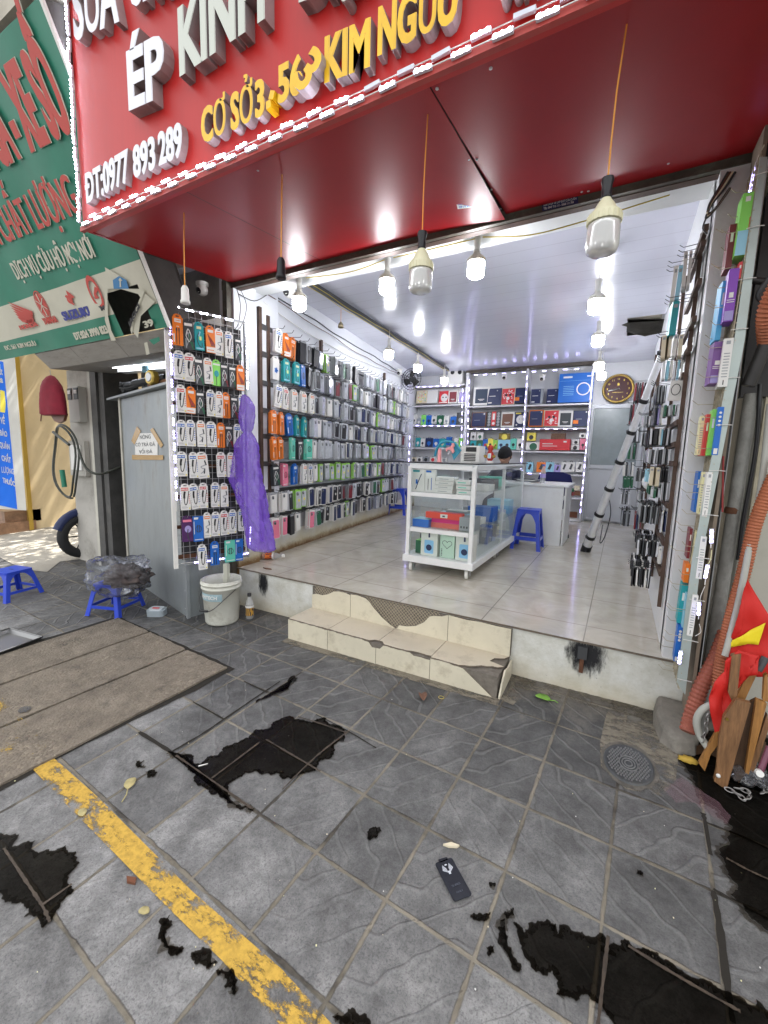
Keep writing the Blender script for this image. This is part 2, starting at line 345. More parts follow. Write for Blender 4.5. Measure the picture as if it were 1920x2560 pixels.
# worn yellow line
def worn_mat(name, c, lo, hi, s1=22, s2=4):
    q = NT(name); q.b.inputs['Base Color'].default_value = (*c, 1); q.b.inputs['Roughness'].default_value = .75
    mp = q.n('ShaderNodeMapping'); mp.inputs['Scale'].default_value = (.6, 1.3, 1); q.l(q.tc.outputs['Object'], mp.inputs[0])
    a = q.noise(mp.outputs[0], s1, 9, .8); b = q.noise(mp.outputs[0], s2, 3); s_ = q.math('ADD', q.math('MULTIPLY', a, .65), q.math('MULTIPLY', b, .35))
    al = q.ramp(s_, (lo, (1, 1, 1)), (hi, (0, 0, 0))); q.l(al, q.b.inputs['Alpha'])
    cc = q.ramp(q.noise(q.tc.outputs['Object'], 60, 4), (.35, tuple(v*.72 for v in c)), (.6, c)); q.l(cc, q.b.inputs['Base Color']); return q.m
ym = worn_mat('worn_yellow_paint', (.58, .36, .055), .5, .56)
ym2 = worn_mat('ghost_yellow_paint', (.5, .33, .06), .43, .47)
YL = [PG(*p) for p in [(81, 1924), (180, 2027), (289, 2138), (420, 2272), (555, 2404), (694, 2560), (860, 2760)]]
YR = [PG(*p) for p in [(136, 1898), (240, 1990), (341, 2091), (480, 2230), (706, 2427), (840, 2575), (980, 2740)]]
mb = MB(); n = len(YL)
L = [(p.x, p.y, gz(p.x, p.y)+.004) for p in YL]; R = [(p.x, p.y, gz(p.x, p.y)+.004) for p in YR]
mb.add(L+R, [(i, i+1, n+i+1, n+i) for i in range(n-1)], ym); mb.build('yellow_line', label='worn yellow painted line running diagonally across the grey pavement', cat='painted line')
mb = MB(); mb.poly([(x, y, gz(x, y)+.018) for x, y in [(-2.33, .72), (-2.32, .86), (-3.6, .98), (-3.6, .84)]], ym2); mb.build('faded_line', label='faded yellow paint traces on the rough drain slabs', cat='painted line')
# wet patches: a thin water film that darkens the stone under it
def wet_mat(name='wet_film', k=.26, rough=.22):
    m = bpy.data.materials.new(name); m.use_nodes = True; t = m.node_tree; t.nodes.clear()
    o = t.nodes.new('ShaderNodeOutputMaterial'); tr = t.nodes.new('ShaderNodeBsdfTransparent'); gl = t.nodes.new('ShaderNodeBsdfGlossy'); mx = t.nodes.new('ShaderNodeMixShader')
    tr.inputs[0].default_value = (k, k*.95, k*.88, 1); gl.inputs['Roughness'].default_value = rough; fr = t.nodes.new('ShaderNodeFresnel'); fr.inputs[0].default_value = 1.1
    bp = t.nodes.new('ShaderNodeBump'); ns = t.nodes.new('ShaderNodeTexNoise'); ns.inputs['Scale'].default_value = 35; bp.inputs['Strength'].default_value = .12; bp.inputs['Distance'].default_value = .004
    t.links.new(ns.outputs[0], bp.inputs['Height']); t.links.new(bp.outputs[0], gl.inputs['Normal'])
    t.links.new(fr.outputs[0], mx.inputs[0]); t.links.new(tr.outputs[0], mx.inputs[1]); t.links.new(gl.outputs[0], mx.inputs[2]); t.links.new(mx.outputs[0], o.inputs[0]); return m
wet = wet_mat(); damp = wet_mat('damp_film', .6, .5)
def puddle(px, lab, amp=.28, m=None, lev=4, h=.006):
    P = jag([PG(*p) for p in px], amp, lev); mb = MB(); mb.poly([(p.x, p.y, gz(p.x, p.y)+h) for p in P], m or wet)
    C_ = sum((p for p in P), Vector((0, 0)))/len(P); n_ = len(P); Q_ = []
    for i_ in range(n_):
        t_ = (P[(i_+3) % n_]-P[i_-3]); nn_ = Vector((t_.y, -t_.x)); nn_ = nn_.normalized() if nn_.length > 1e-6 else nn_; Q_.append(P[i_]+nn_*random.uniform(.006, .022))
    mb.add([(p.x, p.y, gz(p.x, p.y)+h-.002) for p in P]+[(p.x, p.y, gz(p.x, p.y)+h-.002) for p in Q_], [(i_, (i_+1) % n_, n_+(i_+1) % n_, n_+i_) for i_ in range(n_)], damp)
    o = mb.build('puddle', label=lab, cat='puddle', group='wet patches on the pavement'); return o
puddle([(748, 1800), (810, 1795), (852, 1818), (863, 1835), (835, 1870), (815, 1900), (790, 1925), (745, 1942), (706, 1950), (690, 1935), (640, 1930), (590, 1950), (570, 1975), (618, 2018), (632, 2030), (590, 2015), (545, 1985), (490, 1960), (470, 1920), (420, 1880), (450, 1890), (500, 1912), (545, 1890), (585, 1860), (640, 1825), (700, 1800)], 'large black wet patch in front of the steps, left of centre')
puddle([(0, 2085), (30, 2120), (90, 2102), (130, 2130), (165, 2115), (200, 2160), (185, 2230), (150, 2262), (138, 2290), (110, 2322), (95, 2300), (60, 2265), (12, 2260), (-60, 2200)], 'dark wet patch at the left edge with muddy tail')
puddle([(1282, 2310), (1310, 2335), (1345, 2305), (1390, 2312), (1392, 2340), (1455, 2332), (1500, 2335), (1520, 2385), (1560, 2350), (1600, 2375), (1660, 2405), (1750, 2450), (1830, 2490), (1960, 2560), (2100, 2800), (1600, 2800), (1530, 2600), (1505, 2520), (1460, 2490), (1432, 2500), (1390, 2490), (1395, 2455), (1380, 2430), (1340, 2435), (1320, 2405)], 'largest black wet patch spreading to the lower right corner')
puddle([(1700, 1905), (1745, 1990), (1800, 2040), (1825, 2090), (1812, 2170), (1825, 2240), (1870, 2290), (1925, 2330), (2200, 2400), (2200, 1950), (1990, 1850), (1850, 1830), (1730, 1850)], 'dark wet strip under the chained wooden stools')
for px, lab in [([(918, 2098), (930, 2072), (948, 2070), (945, 2090), (940, 2100)], 'small dark splash between puddle and phone screen guard'),
                ([(720, 1725), (735, 1690), (738, 1705), (720, 1715), (640, 1760), (665, 1740)], 'thin dark splash on tile joint left of the steps'),
                ([(1248, 2320), (1262, 2300), (1270, 2345), (1290, 2400), (1305, 2430), (1290, 2432), (1262, 2380), (1246, 2345)], 'narrow wet streak left of the large lower right puddle'),
                ([(1175, 2295), (1200, 2285), (1225, 2283), (1222, 2300), (1195, 2306)], 'small wet splash just left of the long wet streak'),
                ([(1262, 2280), (1282, 2272), (1284, 2292), (1266, 2300)], 'round wet splash above the long wet streak'),
                ([(1214, 2370), (1234, 2366), (1236, 2386), (1218, 2390)], 'round wet splash below the small splashes'),
                ([(1222, 2208), (1236, 2206), (1238, 2218), (1224, 2220)], 'tiny wet drop right of the phone screen guard'),
                ([(400, 2300), (425, 2290), (432, 2315), (412, 2350), (440, 2370), (462, 2372), (455, 2385), (420, 2380), (395, 2352)], 'curved wet splash left of the yellow line'),
                ([(478, 2385), (505, 2372), (530, 2385), (545, 2410), (505, 2415), (480, 2402)], 'wet splash touching the yellow line'),
                ([(540, 2430), (560, 2432), (590, 2475), (586, 2492), (560, 2470)], 'slim wet splash right below the curved splash'),
                ([(340, 1905), (362, 1903), (366, 1918), (345, 1922)], 'small round wet drop above the dry leaf'),
                ([(362, 1932), (388, 1928), (384, 1944), (366, 1946)], 'second small wet drop beside the dry leaf'),
                ([(1598, 2178), (1604, 2182), (1602, 2192), (1590, 2186)], 'tiny wet drop on the right of the grey tiles'),
                ([(830, 2545), (870, 2525), (905, 2540), (925, 2580), (860, 2575)], 'wet splash on the bottom edge of the photo'),
                ([(46, 1786), (52, 1777), (76, 1773), (79, 1779), (66, 1788), (50, 1791)], 'oil stain on the rough drain slab')]:
    puddle(px, lab, .35, lev=3, h=.02 if 'oil' in lab else .006)
wetj = M('wet_joint_mud', (.055, .04, .028), .5, var=.5, vs=30)
for px in [[(700, 1873), (801, 1932)], [(871, 1831), (790, 1895), (706, 1978)], [(648, 1860), (529, 1950)], [(665, 1852), (720, 1885)], [(440, 1892), (530, 1955), (628, 2025)], [(745, 1795), (800, 1812), (868, 1836)], [(10, 2125), (60, 2200), (105, 2268), (125, 2310)], [(105, 2268), (180, 2215)], [(1520, 2345), (1508, 2450), (1494, 2570)], [(1570, 2370), (1700, 2450), (1850, 2535)], [(1815, 2150), (1870, 2180), (1925, 2205)]]:
    P = [PG(*p) for p in px]; mb = MB(); L = []; P = bez(P, 12)
    for i, p in enumerate(P):
        d = (P[min(i+1, len(P)-1)]-P[max(i-1, 0)]).xy.normalized(); nn = Vector((-d.y, d.x))*random.uniform(.0025, .006); L += [(p.x-nn.x, p.y-nn.y, gz(p.x, p.y)+.0085), (p.x+nn.x, p.y+nn.y, gz(p.x, p.y)+.0085)]
    mb.add(L, [(2*i, 2*i+1, 2*i+3, 2*i+2) for i in range(len(P)-1)], wetj); mb.build('wet_joint', kind='structure')
# muddy rim along the foot of the steps
mud = worn_mat('sandy_mortar', (.22, .195, .15), .47, .56, 14, 3)
dirtc = M('grimy_mortar', (.12, .11, .095), .9, var=.5, vs=9, dirt=(.06, .052, .042), dirt_amt=.8, dirt_s=7, bump=.6, bs=50)
mb = MB()
for a, b in [([(-2.1, 2.32), (-.49, 2.32)], .07), ([(-.5, 2.62), (.3, 2.62)], .13), ([(-.5, 2.32), (-.42, 2.62)], .09)]:
    p, q_ = Vector(a[0]), Vector(a[1]); d = (q_-p).normalized(); nn = Vector((d.y, -d.x)); mb.poly([(v.x, v.y, gz(v.x, v.y)+.003) for v in (p, q_, q_+nn*b, p+nn*b)], mud)
mb.poly([(x, y, gz(x, y)+.003) for x, y in [(.06, 2.62), (.3, 2.62), (.36, 2.3), (.33, 2.1), (.27, 1.97), (.14, 1.94), (.04, 2.02), (.03, 2.2)]], mud)
mb.build('mortar_rim', kind='structure')
# dark cracked joints
def gstrip(name, px, wd, m, h=.005, **k):
    P = [PG(*p) for p in px]; mb = MB(); L = []
    P = [v for v in bez(P, 5)]
    for i, p in enumerate(P):
        d = (P[min(i+1, len(P)-1)]-P[max(i-1, 0)]).xy.normalized(); nn = Vector((-d.y, d.x))*wd/2*random.uniform(.5, 1.3)
        L += [(p.x-nn.x, p.y-nn.y, gz(p.x, p.y)+h), (p.x+nn.x, p.y+nn.y, gz(p.x, p.y)+h)]
    mb.add(L, [(2*i, 2*i+1, 2*i+3, 2*i+2) for i in range(len(P)-1)], m); return mb.build(name, **k)
for px, wd in [([(348, 1832), (428, 1882)], .018), ([(428, 1882), (500, 1840), (560, 1800), (640, 1745), (700, 1705)], .012), ([(482, 1756), (560, 1800)], .01), ([(610, 1705), (668, 1733)], .009),
               ([(1757, 2035), (1763, 2060), (1776, 2140)], .017), ([(1783, 2230), (1800, 2330), (1815, 2450), (1832, 2560)], .017), ([(1761, 2057), (1850, 2092), (1920, 2125)], .012), ([(1783, 2225), (1850, 2265), (1920, 2300)], .01), ([(940, 1872), (870, 1830), (790, 1788)], .007)]:
    gstrip('joint_crack', px, wd, gap_m, kind='structure')
# ================================================================== SHOP SHELL
def floor_mat():
    q = NT('shop_floor_tiles'); sx = q.n('ShaderNodeSeparateXYZ'); q.l(q.tc.outputs['Object'], sx.inputs[0])
    def line(a, o):
        v = q.math('DIVIDE', q.math('SUBTRACT', a, o), .6); fr = q.math('SUBTRACT', v, q.math('FLOOR', v)); return q.math('MINIMUM', fr, q.math('SUBTRACT', 1, fr))
    d = q.math('MINIMUM', line(sx.outputs[0], -.102), line(sx.outputs[1], 2.87)); g = q.ramp(d, (.0035, (1, 1, 1)), (.006, (0, 0, 0)))
    mp = q.n('ShaderNodeMapping'); mp.inputs['Scale'].default_value = (1, 1, 1); q.l(q.tc.outputs['Object'], mp.inputs[0])
    c = q.ramp(q.noise(mp.outputs[0], 3.5, 9, .65, .8), (.3, (.43, .4, .335)), (.55, (.54, .505, .43)), (.75, (.62, .585, .51)))
    c = q.mix(q.ramp(q.noise(mp.outputs[0], 11, 9, .8), (.62, (0, 0, 0)), (.8, (.35, .35, .35))), c, (.25, .22, .18))
    c = q.mix(g, c, (.24, .22, .19)); q.l(c, q.b.inputs['Base Color'])
    r = q.ramp(q.noise(mp.outputs[0], 2.2, 7, .7), (.35, (.07, .07, .07)), (.7, (.2, .2, .2))); q.l(r, q.b.inputs['Roughness']); q.b.inputs['Specular IOR Level'].default_value = .6
    q.bump(g, -.2, .002) if False else None
    return q.m
fm = floor_mat()
mb = MB(); mb.poly([(-3.0, 2.605, F), (.42, 2.605, F), (.42, 8.3, F), (-3.9, 8.3, F)], fm); mb.build('shop_floor', kind='structure')
# front curb wall under the floor: stained white render
def curb_mat():
    q = NT('stained_render'); sx = q.n('ShaderNodeSeparateXYZ'); q.l(q.tc.outputs['Object'], sx.inputs[0])
    c = q.ramp(q.noise(q.tc.outputs['Object'], 7, 8, .7), (.3, (.5, .49, .42)), (.6, (.68, .68, .64)))
    low = q.ramp(q.math('ADD', sx.outputs[2], q.math('MULTIPLY', q.noise(q.tc.outputs['Object'], 5, 6), .2)), (.17, (1, 1, 1)), (.36, (0, 0, 0)))
    c = q.mix(q.math('MULTIPLY', low, .6), c, (.52, .43, .24))
    c = q.mix(q.ramp(q.noise(q.tc.outputs['Object'], 40, 6, .8), (.62, (0, 0, 0)), (.7, (.8, .8, .8))), c, (.16, .15, .12))
    q.l(c, q.b.inputs['Base Color']); q.b.inputs['Roughness'].default_value = .85; q.bump(q.noise(q.tc.outputs['Object'], 30, 6, .7), .5, .01); return q.m
cm = curb_mat(); lip = M('tile_lip_edge', (.16, .13, .1), .8, var=.3, vs=30)
def wallquad(name, p, m, **k): mb = MB(); mb.poly(p, m); return mb.build(name, **k)
mb = MB(); mb.box((-1.27, 2.67, .2), (3.46, .1, .45), cm); mb.build('curb_wall', kind='structure')
mb = MB(); mb.box((-1.32, 2.657, F-.0075), (3.36, .106, .009), lip); mb.build('floor_edge', kind='structure')
def soot_mat():
    q = NT('soot_stain'); q.b.inputs['Base Color'].default_value = (.012, .012, .014, 1); q.b.inputs['Roughness'].default_value = .8
    smp = q.n('ShaderNodeMapping'); smp.inputs['Scale'].default_value = (7, 1, 1.6); q.l(q.tc.outputs['Object'], smp.inputs[0]); mp = q.n('ShaderNodeMapping'); mp.inputs['Location'].default_value = (-1, -1, -1); mp.inputs['Scale'].default_value = (2, 2, 2); q.l(q.tc.outputs['Generated'], mp.inputs[0])
    s = q.n('ShaderNodeSeparateXYZ'); q.l(mp.outputs[0], s.inputs[0]); r = q.math('SQRT', q.math('ADD', q.math('MULTIPLY', s.outputs[0], s.outputs[0]), q.math('MULTIPLY', q.math('MULTIPLY', q.math('SUBTRACT', s.outputs[2], .35), .75), q.math('SUBTRACT', s.outputs[2], .35))))
    v = q.math('ADD', r, q.math('MULTIPLY', q.math('SUBTRACT', q.noise(smp.outputs[0], 9, 9, .8), .5), 1.9))
    q.l(q.ramp(v, (.45, (1, 1, 1)), (.95, (0, 0, 0))), q.b.inputs['Alpha']); return q.m
soot = soot_mat()
for px, lab, (x0, x1, z0, z1) in [(0, 'black soot stain on the curb below the shop front, right', (-.2, .04, .2, .47)), (1, 'black paint stain on the curb wall behind the bucket', (-2.72, -2.58, .2, .42))]:
    mb = MB(); mb.poly([(x0, 2.617, z0), (x1, 2.617, z0), (x1, 2.617, min(z1, F-.012)), (x0, 2.617, min(z1, F-.012))], soot); mb.build('wall_stain', label=lab, cat='stain')
mb = MB(); mb.box((-.1, 2.608, .37), (.05, .02, .075), dgrey); mb.box((-.1, 2.612, .29), (.022, .012, .09), rust); mb.build('shutter_lock', label='small black steel lock plate on the sooty curb', cat='lock')
# ceiling: glossy strips
def ceil_mat():
    q = NT('glossy_ceiling_strips'); sx = q.n('ShaderNodeSeparateXYZ'); q.l(q.tc.outputs['Object'], sx.inputs[0])
    v = q.math('DIVIDE', sx.outputs[1], .2); fr = q.math('SUBTRACT', v, q.math('FLOOR', v)); d = q.math('MINIMUM', fr, q.math('SUBTRACT', 1, fr)); g = q.ramp(d, (.01, (1, 1, 1)), (.03, (0, 0, 0)))
    c = q.mix(g, (.6, .61, .7), (.5, .5, .58)); q.l(c, q.b.inputs['Base Color']); q.b.inputs['Roughness'].default_value = .17; q.b.inputs['Specular IOR Level'].default_value = .6
    q.bump(g, -.35, .003); return q.m
cl = ceil_mat(); CZ = 3.1
hole = [PZ(*p, CZ) for p in [(1568, 800), (1568, 832), (1610, 841), (1700, 823), (1745, 815), (1745, 797)]]
# ceiling laid in four pieces round the broken opening
hx0, hx1, hy0, hy1 = -.08, .3, 5.72, 6.5
mb = MB()
for a in [(-4, 2.6, hx0, 8.3), (hx0, 2.6, .5, hy0), (hx0, hy1, .5, 8.3)]: mb.poly([(a[0], a[1], CZ), (a[0], a[3], CZ), (a[2], a[3], CZ), (a[2], a[1], CZ)], cl)
mb.build('ceiling', kind='structure')
dk = M('attic_dark', (.05, .045, .04), .9, var=.3)
mb = MB(); mb.box((.1, 6.1, 3.42), (1, 1.6, .02), dk); 
for a in ((-.4, 6.1, 3.26, .02, 1.6), (.6, 6.1, 3.26, .02, 1.6)): mb.box((a[0], a[1], a[2]), (a[3], a[4], .3), dk)
mb.build('attic_void', kind='structure')
mb = MB(); torn = M('dark_hole_and_board', (.05, .045, .036), .8, var=.4, vs=8)  # dark colour stands in for the unlit ceiling hole as well as the sagging board
P = [PZ(x_, y_, CZ-.004-dz_) for x_, y_, dz_ in [(1554, 813, .0), (1569, 807, 0), (1568, 800, 0), (1600, 799, 0), (1690, 799, 0), (1745, 797, 0), (1748, 812, .03), (1700, 823, .05), (1655, 832, .07), (1612, 841, .09), (1585, 835, .06), (1566, 831, .03), (1567, 817, .02)]]; mb.prism(P, (0, 0, .004), torn); mb.build('ceiling_hole_and_board', label='dark sheet for the ceiling hole and its sagging board above right racks', cat='ceiling board')
mb.prism(P, (0, 0, .006), torn); mb.build('ceiling_hole_and_board', label='dark sheet for the ceiling hole and its sagging board above right racks', cat='ceiling board')
# walls
def slab(name, pts2, z0, z1, th, m, **k):    # vertical wall slab through xy points
    mb = MB()
    for (a, b) in zip(pts2[:-1], pts2[1:]):
        a = Vector((*a, z0)); b = Vector((*b, z0)); d = (b-a).normalized(); nn = Vector((-d.y, d.x, 0))*th
        mb.prism([a, b, b+Vector((0, 0, z1-z0)), a+Vector((0, 0, z1-z0))], nn, m)
    return mb.build(name, **k)
def lwall_mat():
    q = NT('left_wall_paint'); sx = q.n('ShaderNodeSeparateXYZ'); q.l(q.tc.outputs['Object'], sx.inputs[0])
    c = q.ramp(q.noise(q.tc.outputs['Object'], 2, 5), (.3, (.64, .66, .7)), (.7, (.72, .74, .78)))
    low = q.ramp(q.math('ADD', sx.outputs[2], q.math('MULTIPLY', q.noise(q.tc.outputs['Object'], 4, 8, .7), .32)), (.64, (1, 1, 1)), (.9, (0, 0, 0)))
    c = q.mix(q.math('MULTIPLY', low, .85), c, (.5, .43, .24))
    vl = q.ramp(q.math('ADD', sx.outputs[2], q.math('MULTIPLY', q.noise(q.tc.outputs['Object'], 9, 8, .8), .16)), (.53, (1, 1, 1)), (.6, (0, 0, 0)))
    c = q.mix(vl, c, (.17, .09, .03)); q.l(c, q.b.inputs['Base Color']); q.b.inputs['Roughness'].default_value = .6; return q.m
lwm = lwall_mat()
slab('left_wall', [(lwx(8.3), 8.3), (lwx(3.17), 3.17)], F-.3, 3.3, -.12, lwm, kind='structure')
mb = MB(); mb.box((-3.06, 3.03, 1.7), (.14, .32, 3.2), lwm); mb.box((-3.03, 2.742, 1.7), (.17, .254, 3.2), lwm); mb.build('front_pillar', kind='structure')
slab('right_wall', [(.285, 2.72), (.285, 7.35), (.36, 7.35), (.36, 8.3)], F-.3, 3.3, -.15, white_paint, kind='structure')
slab('back_wall', [(-4.2, 8.12), (.6, 8.12)], F-.3, 3.3, .1, white_paint, kind='structure')
# the room and floors above and beside: keeps daylight out and carries the sign
bw = M('beige_render', (.5, .46, .38), .85, var=.12, vs=2, dirt=(.25, .22, .18), dirt_amt=.5)
mb = MB(); mb.box((-2.3, 5.6, 5.8), (6.2, 5.9, 5), bw); mb.box((-2.3, 5.6, 3.34), (6.2, 5.6, .04), bw); mb.build('shop_building', label='beige building above the red shop sign', cat='building')
mb = MB(); mb.box((4.6, 5.9, 4), (7, 6.4, 8.2), bw); mb.build('neighbour_building', label='beige neighbouring building right of the phone shop', cat='building')
mb = MB(); mb.box((-1.3, 2.86, 3.02), (3.5, .28, .24), white_gloss); mb.build('soffit_beam', kind='structure')
mb = MB(); mb.box((-1.3, 2.66, 3.06), (3.5, .1, .3), dark_steel); mb.build('lintel', kind='structure')
# roller shutter rail
mb = MB(); mb.box((-1.3, 2.625, 2.868), (3.56, .03, .07), dark_steel); mb.box((-1.3, 2.667, 2.845), (3.56, .05, .028), dark_wood); mb.box((-1.3, 2.655, 2.885), (3.56, .03, .05), dark_wood)
rl = mb.build('shutter_rail', label='long brown steel shutter rail below the red canopy', cat='rail')
mb = MB(); stx = [PY(*p, 2.607) for p in [(1355, 508), (1444, 490), (1446, 508), (1356, 528)]]; mb.poly([(p.x, 2.607, p.z) for p in stx], p_navy)
st = mb.build('sticker', rl)
a, b, c_, d_ = [Vector((p.x, 2.606, p.z)) for p in stx]
text('SỬA CHỮA VÀ LẮP ĐẶT CỬA CUỐN', d_+(a-d_)*.56+(c_-d_)*.04, c_+(b-c_)*.56-(c_-d_)*.04, (a-d_)*.26, p_white, depth=.0006, parent=rl)
text('TEL: 0947 715 111 - 0368 111 704', d_+(a-d_)*.14+(c_-d_)*.04, c_+(b-c_)*.14-(c_-d_)*.12, (a-d_)*.26, p_white, depth=.0006, parent=rl)
mb = MB(); mb.box((-2.99, 2.585, 1.6), (.05, .05, 3.1), dark_steel); mb.box((-3.075, 2.69, 1.6), (.07, .05, 3.1), grey_steel); mb.build('shutter_post', label='dark steel shutter post left of the shop opening', cat='post')
# ================================================================== STEPS
st_t = M('cream_step_tile', (.63, .58, .45), .4, var=.08, vs=4, dirt=(.3, .25, .17), dirt_amt=.6, dirt_s=7); st_top = M('grey_step_tile', (.56, .5, .39), .35, var=.06, dirt=(.24, .2, .15), dirt_amt=.55, dirt_s=6)
mort_m = M('mortar_bed', (.17, .15, .125), .95, var=.3, vs=15, bump=.8, bs=50); groove = M('tile_back_ridges', (.42, .36, .26), .9)
steps = empty('steps', (-1.3, 2.32, .1), label='two cream tiled steps with broken tiles at shop entrance', cat='steps')
sx0, sx1, ST = -2.09, -.505, .243
mb = MB(); mb.box((-.0+(sx0+sx1)/2+1.3, .15, (ST-.012)/2-.1-.06), (sx1-sx0-.014, .3, ST-.012+.12), mort_m); mb.build('core', steps)
loc = lambda x, y, z: (x+1.3, y-2.32, z-.1)
js = [-2.09, -1.72, -1.32, -.93, -.505]
for i in range(4):      # front tiles with chipped tops
    x0, x1 = js[i]+.0015, js[i+1]-.0015; top = []; bot = []
    N = 14
    for k in range(N+1):
        x = x0+(x1-x0)*k/N; z = ST-.004-random.uniform(0, .006)
        if i == 1 and k > N-2: z -= .03
        if i == 2 and k < 2: z -= .028
        if i == 2 and k > 9: z -= .01
        if i == 3 and x > -.72: z = ST-.01-(x+.72)/.215*.15
        top.append(loc(x, 2.313, z)); bot.append(loc(x, 2.313, gz(x, 2.3)-.02))
    mb = MB(); mb.prism(bot+top[::-1], (0, .009, 0), st_t, lip); mb.build('riser_tile', steps)
for i in range(4):
    x0, x1 = js[i]+.0015, js[i+1]-.0015; P = []
    for k in range(15):
        x = x0+(x1-x0)*k/14; y = 2.318+random.uniform(0, .006)
        if (i == 1 and k > 12) or (i == 2 and k < 2): y += .03
        if i == 2 and k > 8: y += .015
        if i == 3 and x > -.72: y = 2.33+(x+.72)/.215*.11+random.uniform(-.01, .01)
        P.append(loc(x, y, ST-.008))
    if i == 3: P += [loc(-.6, 2.47, ST-.008), loc(-.585, 2.52, ST-.008), loc(-.53, 2.55, ST-.008), loc(x1, 2.6, ST-.008)]
    else: P += [loc(x1, 2.6, ST-.008)]
    P += [loc(x0, 2.6, ST-.008)]
    mb = MB(); mb.prism(P, (0, 0, .008), st_top, lip); mb.build('tread_tile', steps)
mb = MB(); mb.prism([loc(-.5, 2.315, .06), loc(-.5, 2.6, .08), loc(-.5, 2.6, ST-.02), loc(-.5, 2.5, ST-.03), loc(-.5, 2.42, ST-.01), loc(-.5, 2.35, ST-.07), loc(-.5, 2.315, .12)], (.01, 0, 0), st_t); mb.build('side_tile', steps)
# upper riser: mortar bed with the tile-back grid showing where tiles have fallen
mb = MB(); mb.box(loc((sx0+sx1)/2, 2.612, (F-.02+ST)/2), (sx1-sx0, .012, F-.02-ST), mort_m)
for k in range(-40, 110):
    for s_ in (1, -1):
        x = -2.07+k*.027; 
        for seg in range(7):
            z0 = ST+.005+seg*.026; xa = x+s_*seg*.026; xb = xa+s_*.026
            ok = lambda X: (-2.07 < X < -1.85) or (-1.6 < X < -.98)
            if ok(xa) and ok(xb): mb.prism([loc(xa-.0022, 2.6045, z0), loc(xa+.0022, 2.6045, z0), loc(xb+.0022, 2.6045, z0+.026), loc(xb-.0022, 2.6045, z0+.026)], (0, -.003, 0), groove)
mb.build('mortar_bed', steps)
H = F-.012
def riser(P): mb = MB(); mb.prism([loc(x, 2.592, z) for x, z in P], (0, .0085, 0), st_t, lip); mb.build('riser_tile', steps)
riser([(-2.085, ST), (-1.715, ST), (-1.715, H-.012), (-1.76, H-.002), (-1.82, H), (-1.87, H-.012), (-1.93, H-.045), (-1.98, H-.062), (-2.04, H-.06), (-2.085, H-.075)])
riser([(-1.712, ST), (-1.32, ST), (-1.37, ST+.02), (-1.43, ST+.055), (-1.5, ST+.11), (-1.545, ST+.155), (-1.58, H-.01), (-1.65, H), (-1.712, H-.004)])
riser([(-1.31, ST), (-.925, ST), (-.925, H), (-.97, H-.02), (-1.03, H-.028), (-1.06, H-.04), (-1.1, H-.09), (-1.16, H-.13), (-1.23, H-.15), (-1.29, H-.155)])
riser([(-.922, ST), (-.508, ST), (-.508, H-.002), (-.6, H-.004), (-.7, H), (-.8, H-.006), (-.922, H)])
# ================================================================== RED SHOP SIGN AND CANOPY
SY = 1.49; SL = -2.955; SR = 2.4; SZ0 = 2.78; SZ1 = 4.6
sign = empty('shop_sign', (-.3, SY, SZ0), label='large red illuminated phone repair sign with raised letters over the shop', cat='sign')
def L3(v): return (v[0]+.3, v[1]-SY, v[2]-SZ0)
mb = MB(); mb.box(L3(((SL+SR)/2, SY+.02, (SZ0+SZ1)/2)), (SR-SL, .04, SZ1-SZ0), red_face); mb.build('face_panel', sign)
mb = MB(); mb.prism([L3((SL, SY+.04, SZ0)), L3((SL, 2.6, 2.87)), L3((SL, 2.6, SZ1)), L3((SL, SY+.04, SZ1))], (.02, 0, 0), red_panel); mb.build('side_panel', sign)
def uz(y): return SZ0+(y-SY)*.085/1.11
seams = [SL+.022, -2.05, -.71, SR]; seams_b = [SL+.022, -2.02, -.70, SR]
for i in range(3):
    x0, x1 = seams[i]+.0025, seams[i+1]-.0025; xb0, xb1 = seams_b[i]+.0025, seams_b[i+1]-.0025
    d0 = 0; d1 = -.028 if i == 1 else 0
    mb = MB(); N = 8; V = []; 
    for j in range(N+1):
        t = j/N; y = SY+.041+(2.598-SY-.041)*t
        for k in range(N+1):
            s_ = k/N; xx = (x0+(x1-x0)*s_)*(1-t)+(xb0+(xb1-xb0)*s_)*t
            z = uz(y)+(d1*(s_**4)*t**2)+.004*math.sin(3*xx+2*y)*math.sin(math.pi*s_)
            V.append(L3((xx, y, z)))
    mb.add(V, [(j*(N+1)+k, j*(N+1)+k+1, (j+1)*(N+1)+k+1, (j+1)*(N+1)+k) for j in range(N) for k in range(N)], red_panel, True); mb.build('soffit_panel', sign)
mb = MB(); mb.prism([L3((SL+.02, SY+.05, uz(SY)+.02)), L3((SR, SY+.05, uz(SY)+.02)), L3((SR, 2.6, uz(2.6)+.02)), L3((SL+.02, 2.6, uz(2.6)+.02))], (0, 0, .01), dk); mb.build('soffit_frame', sign)
mb = MB(); mb.box(L3(((SL+SR)/2, SY-.008, SZ0-.004)), (SR-SL, .022, .022), M('red_trim', (.42, .05, .04), .45, var=.2)); mb.build('bottom_trim', sign)
riv = MB()
for x, y in [(-.72, 2.0), (-.69, 2.02), (-.7, 2.3), (-.71, 2.52), (-.3, 2.56), (-.27, 2.57), (.07, 2.5), (-.5, SY+.07), (-1.6, SY+.09), (-.69, 1.55)]: riv.lathe([(.006, 0), (.006, -.003), (.003, -.005)], L3((x, y, uz(y)-.001)), chrome, 8)
riv.build('rivet', sign)
lw_f = M('letter_face_white', (.82, .83, .9), .15, spec=.8); lg_f = M('letter_face_steel', (.5, .52, .46), .12, .6); ly_f = M('letter_face_gold', (.85, .5, .015), .15, .15, spec=.8, var=.12, vs=9); l_s = M('letter_return', (.36, .31, .31), .45, .2, var=.15, vs=10)
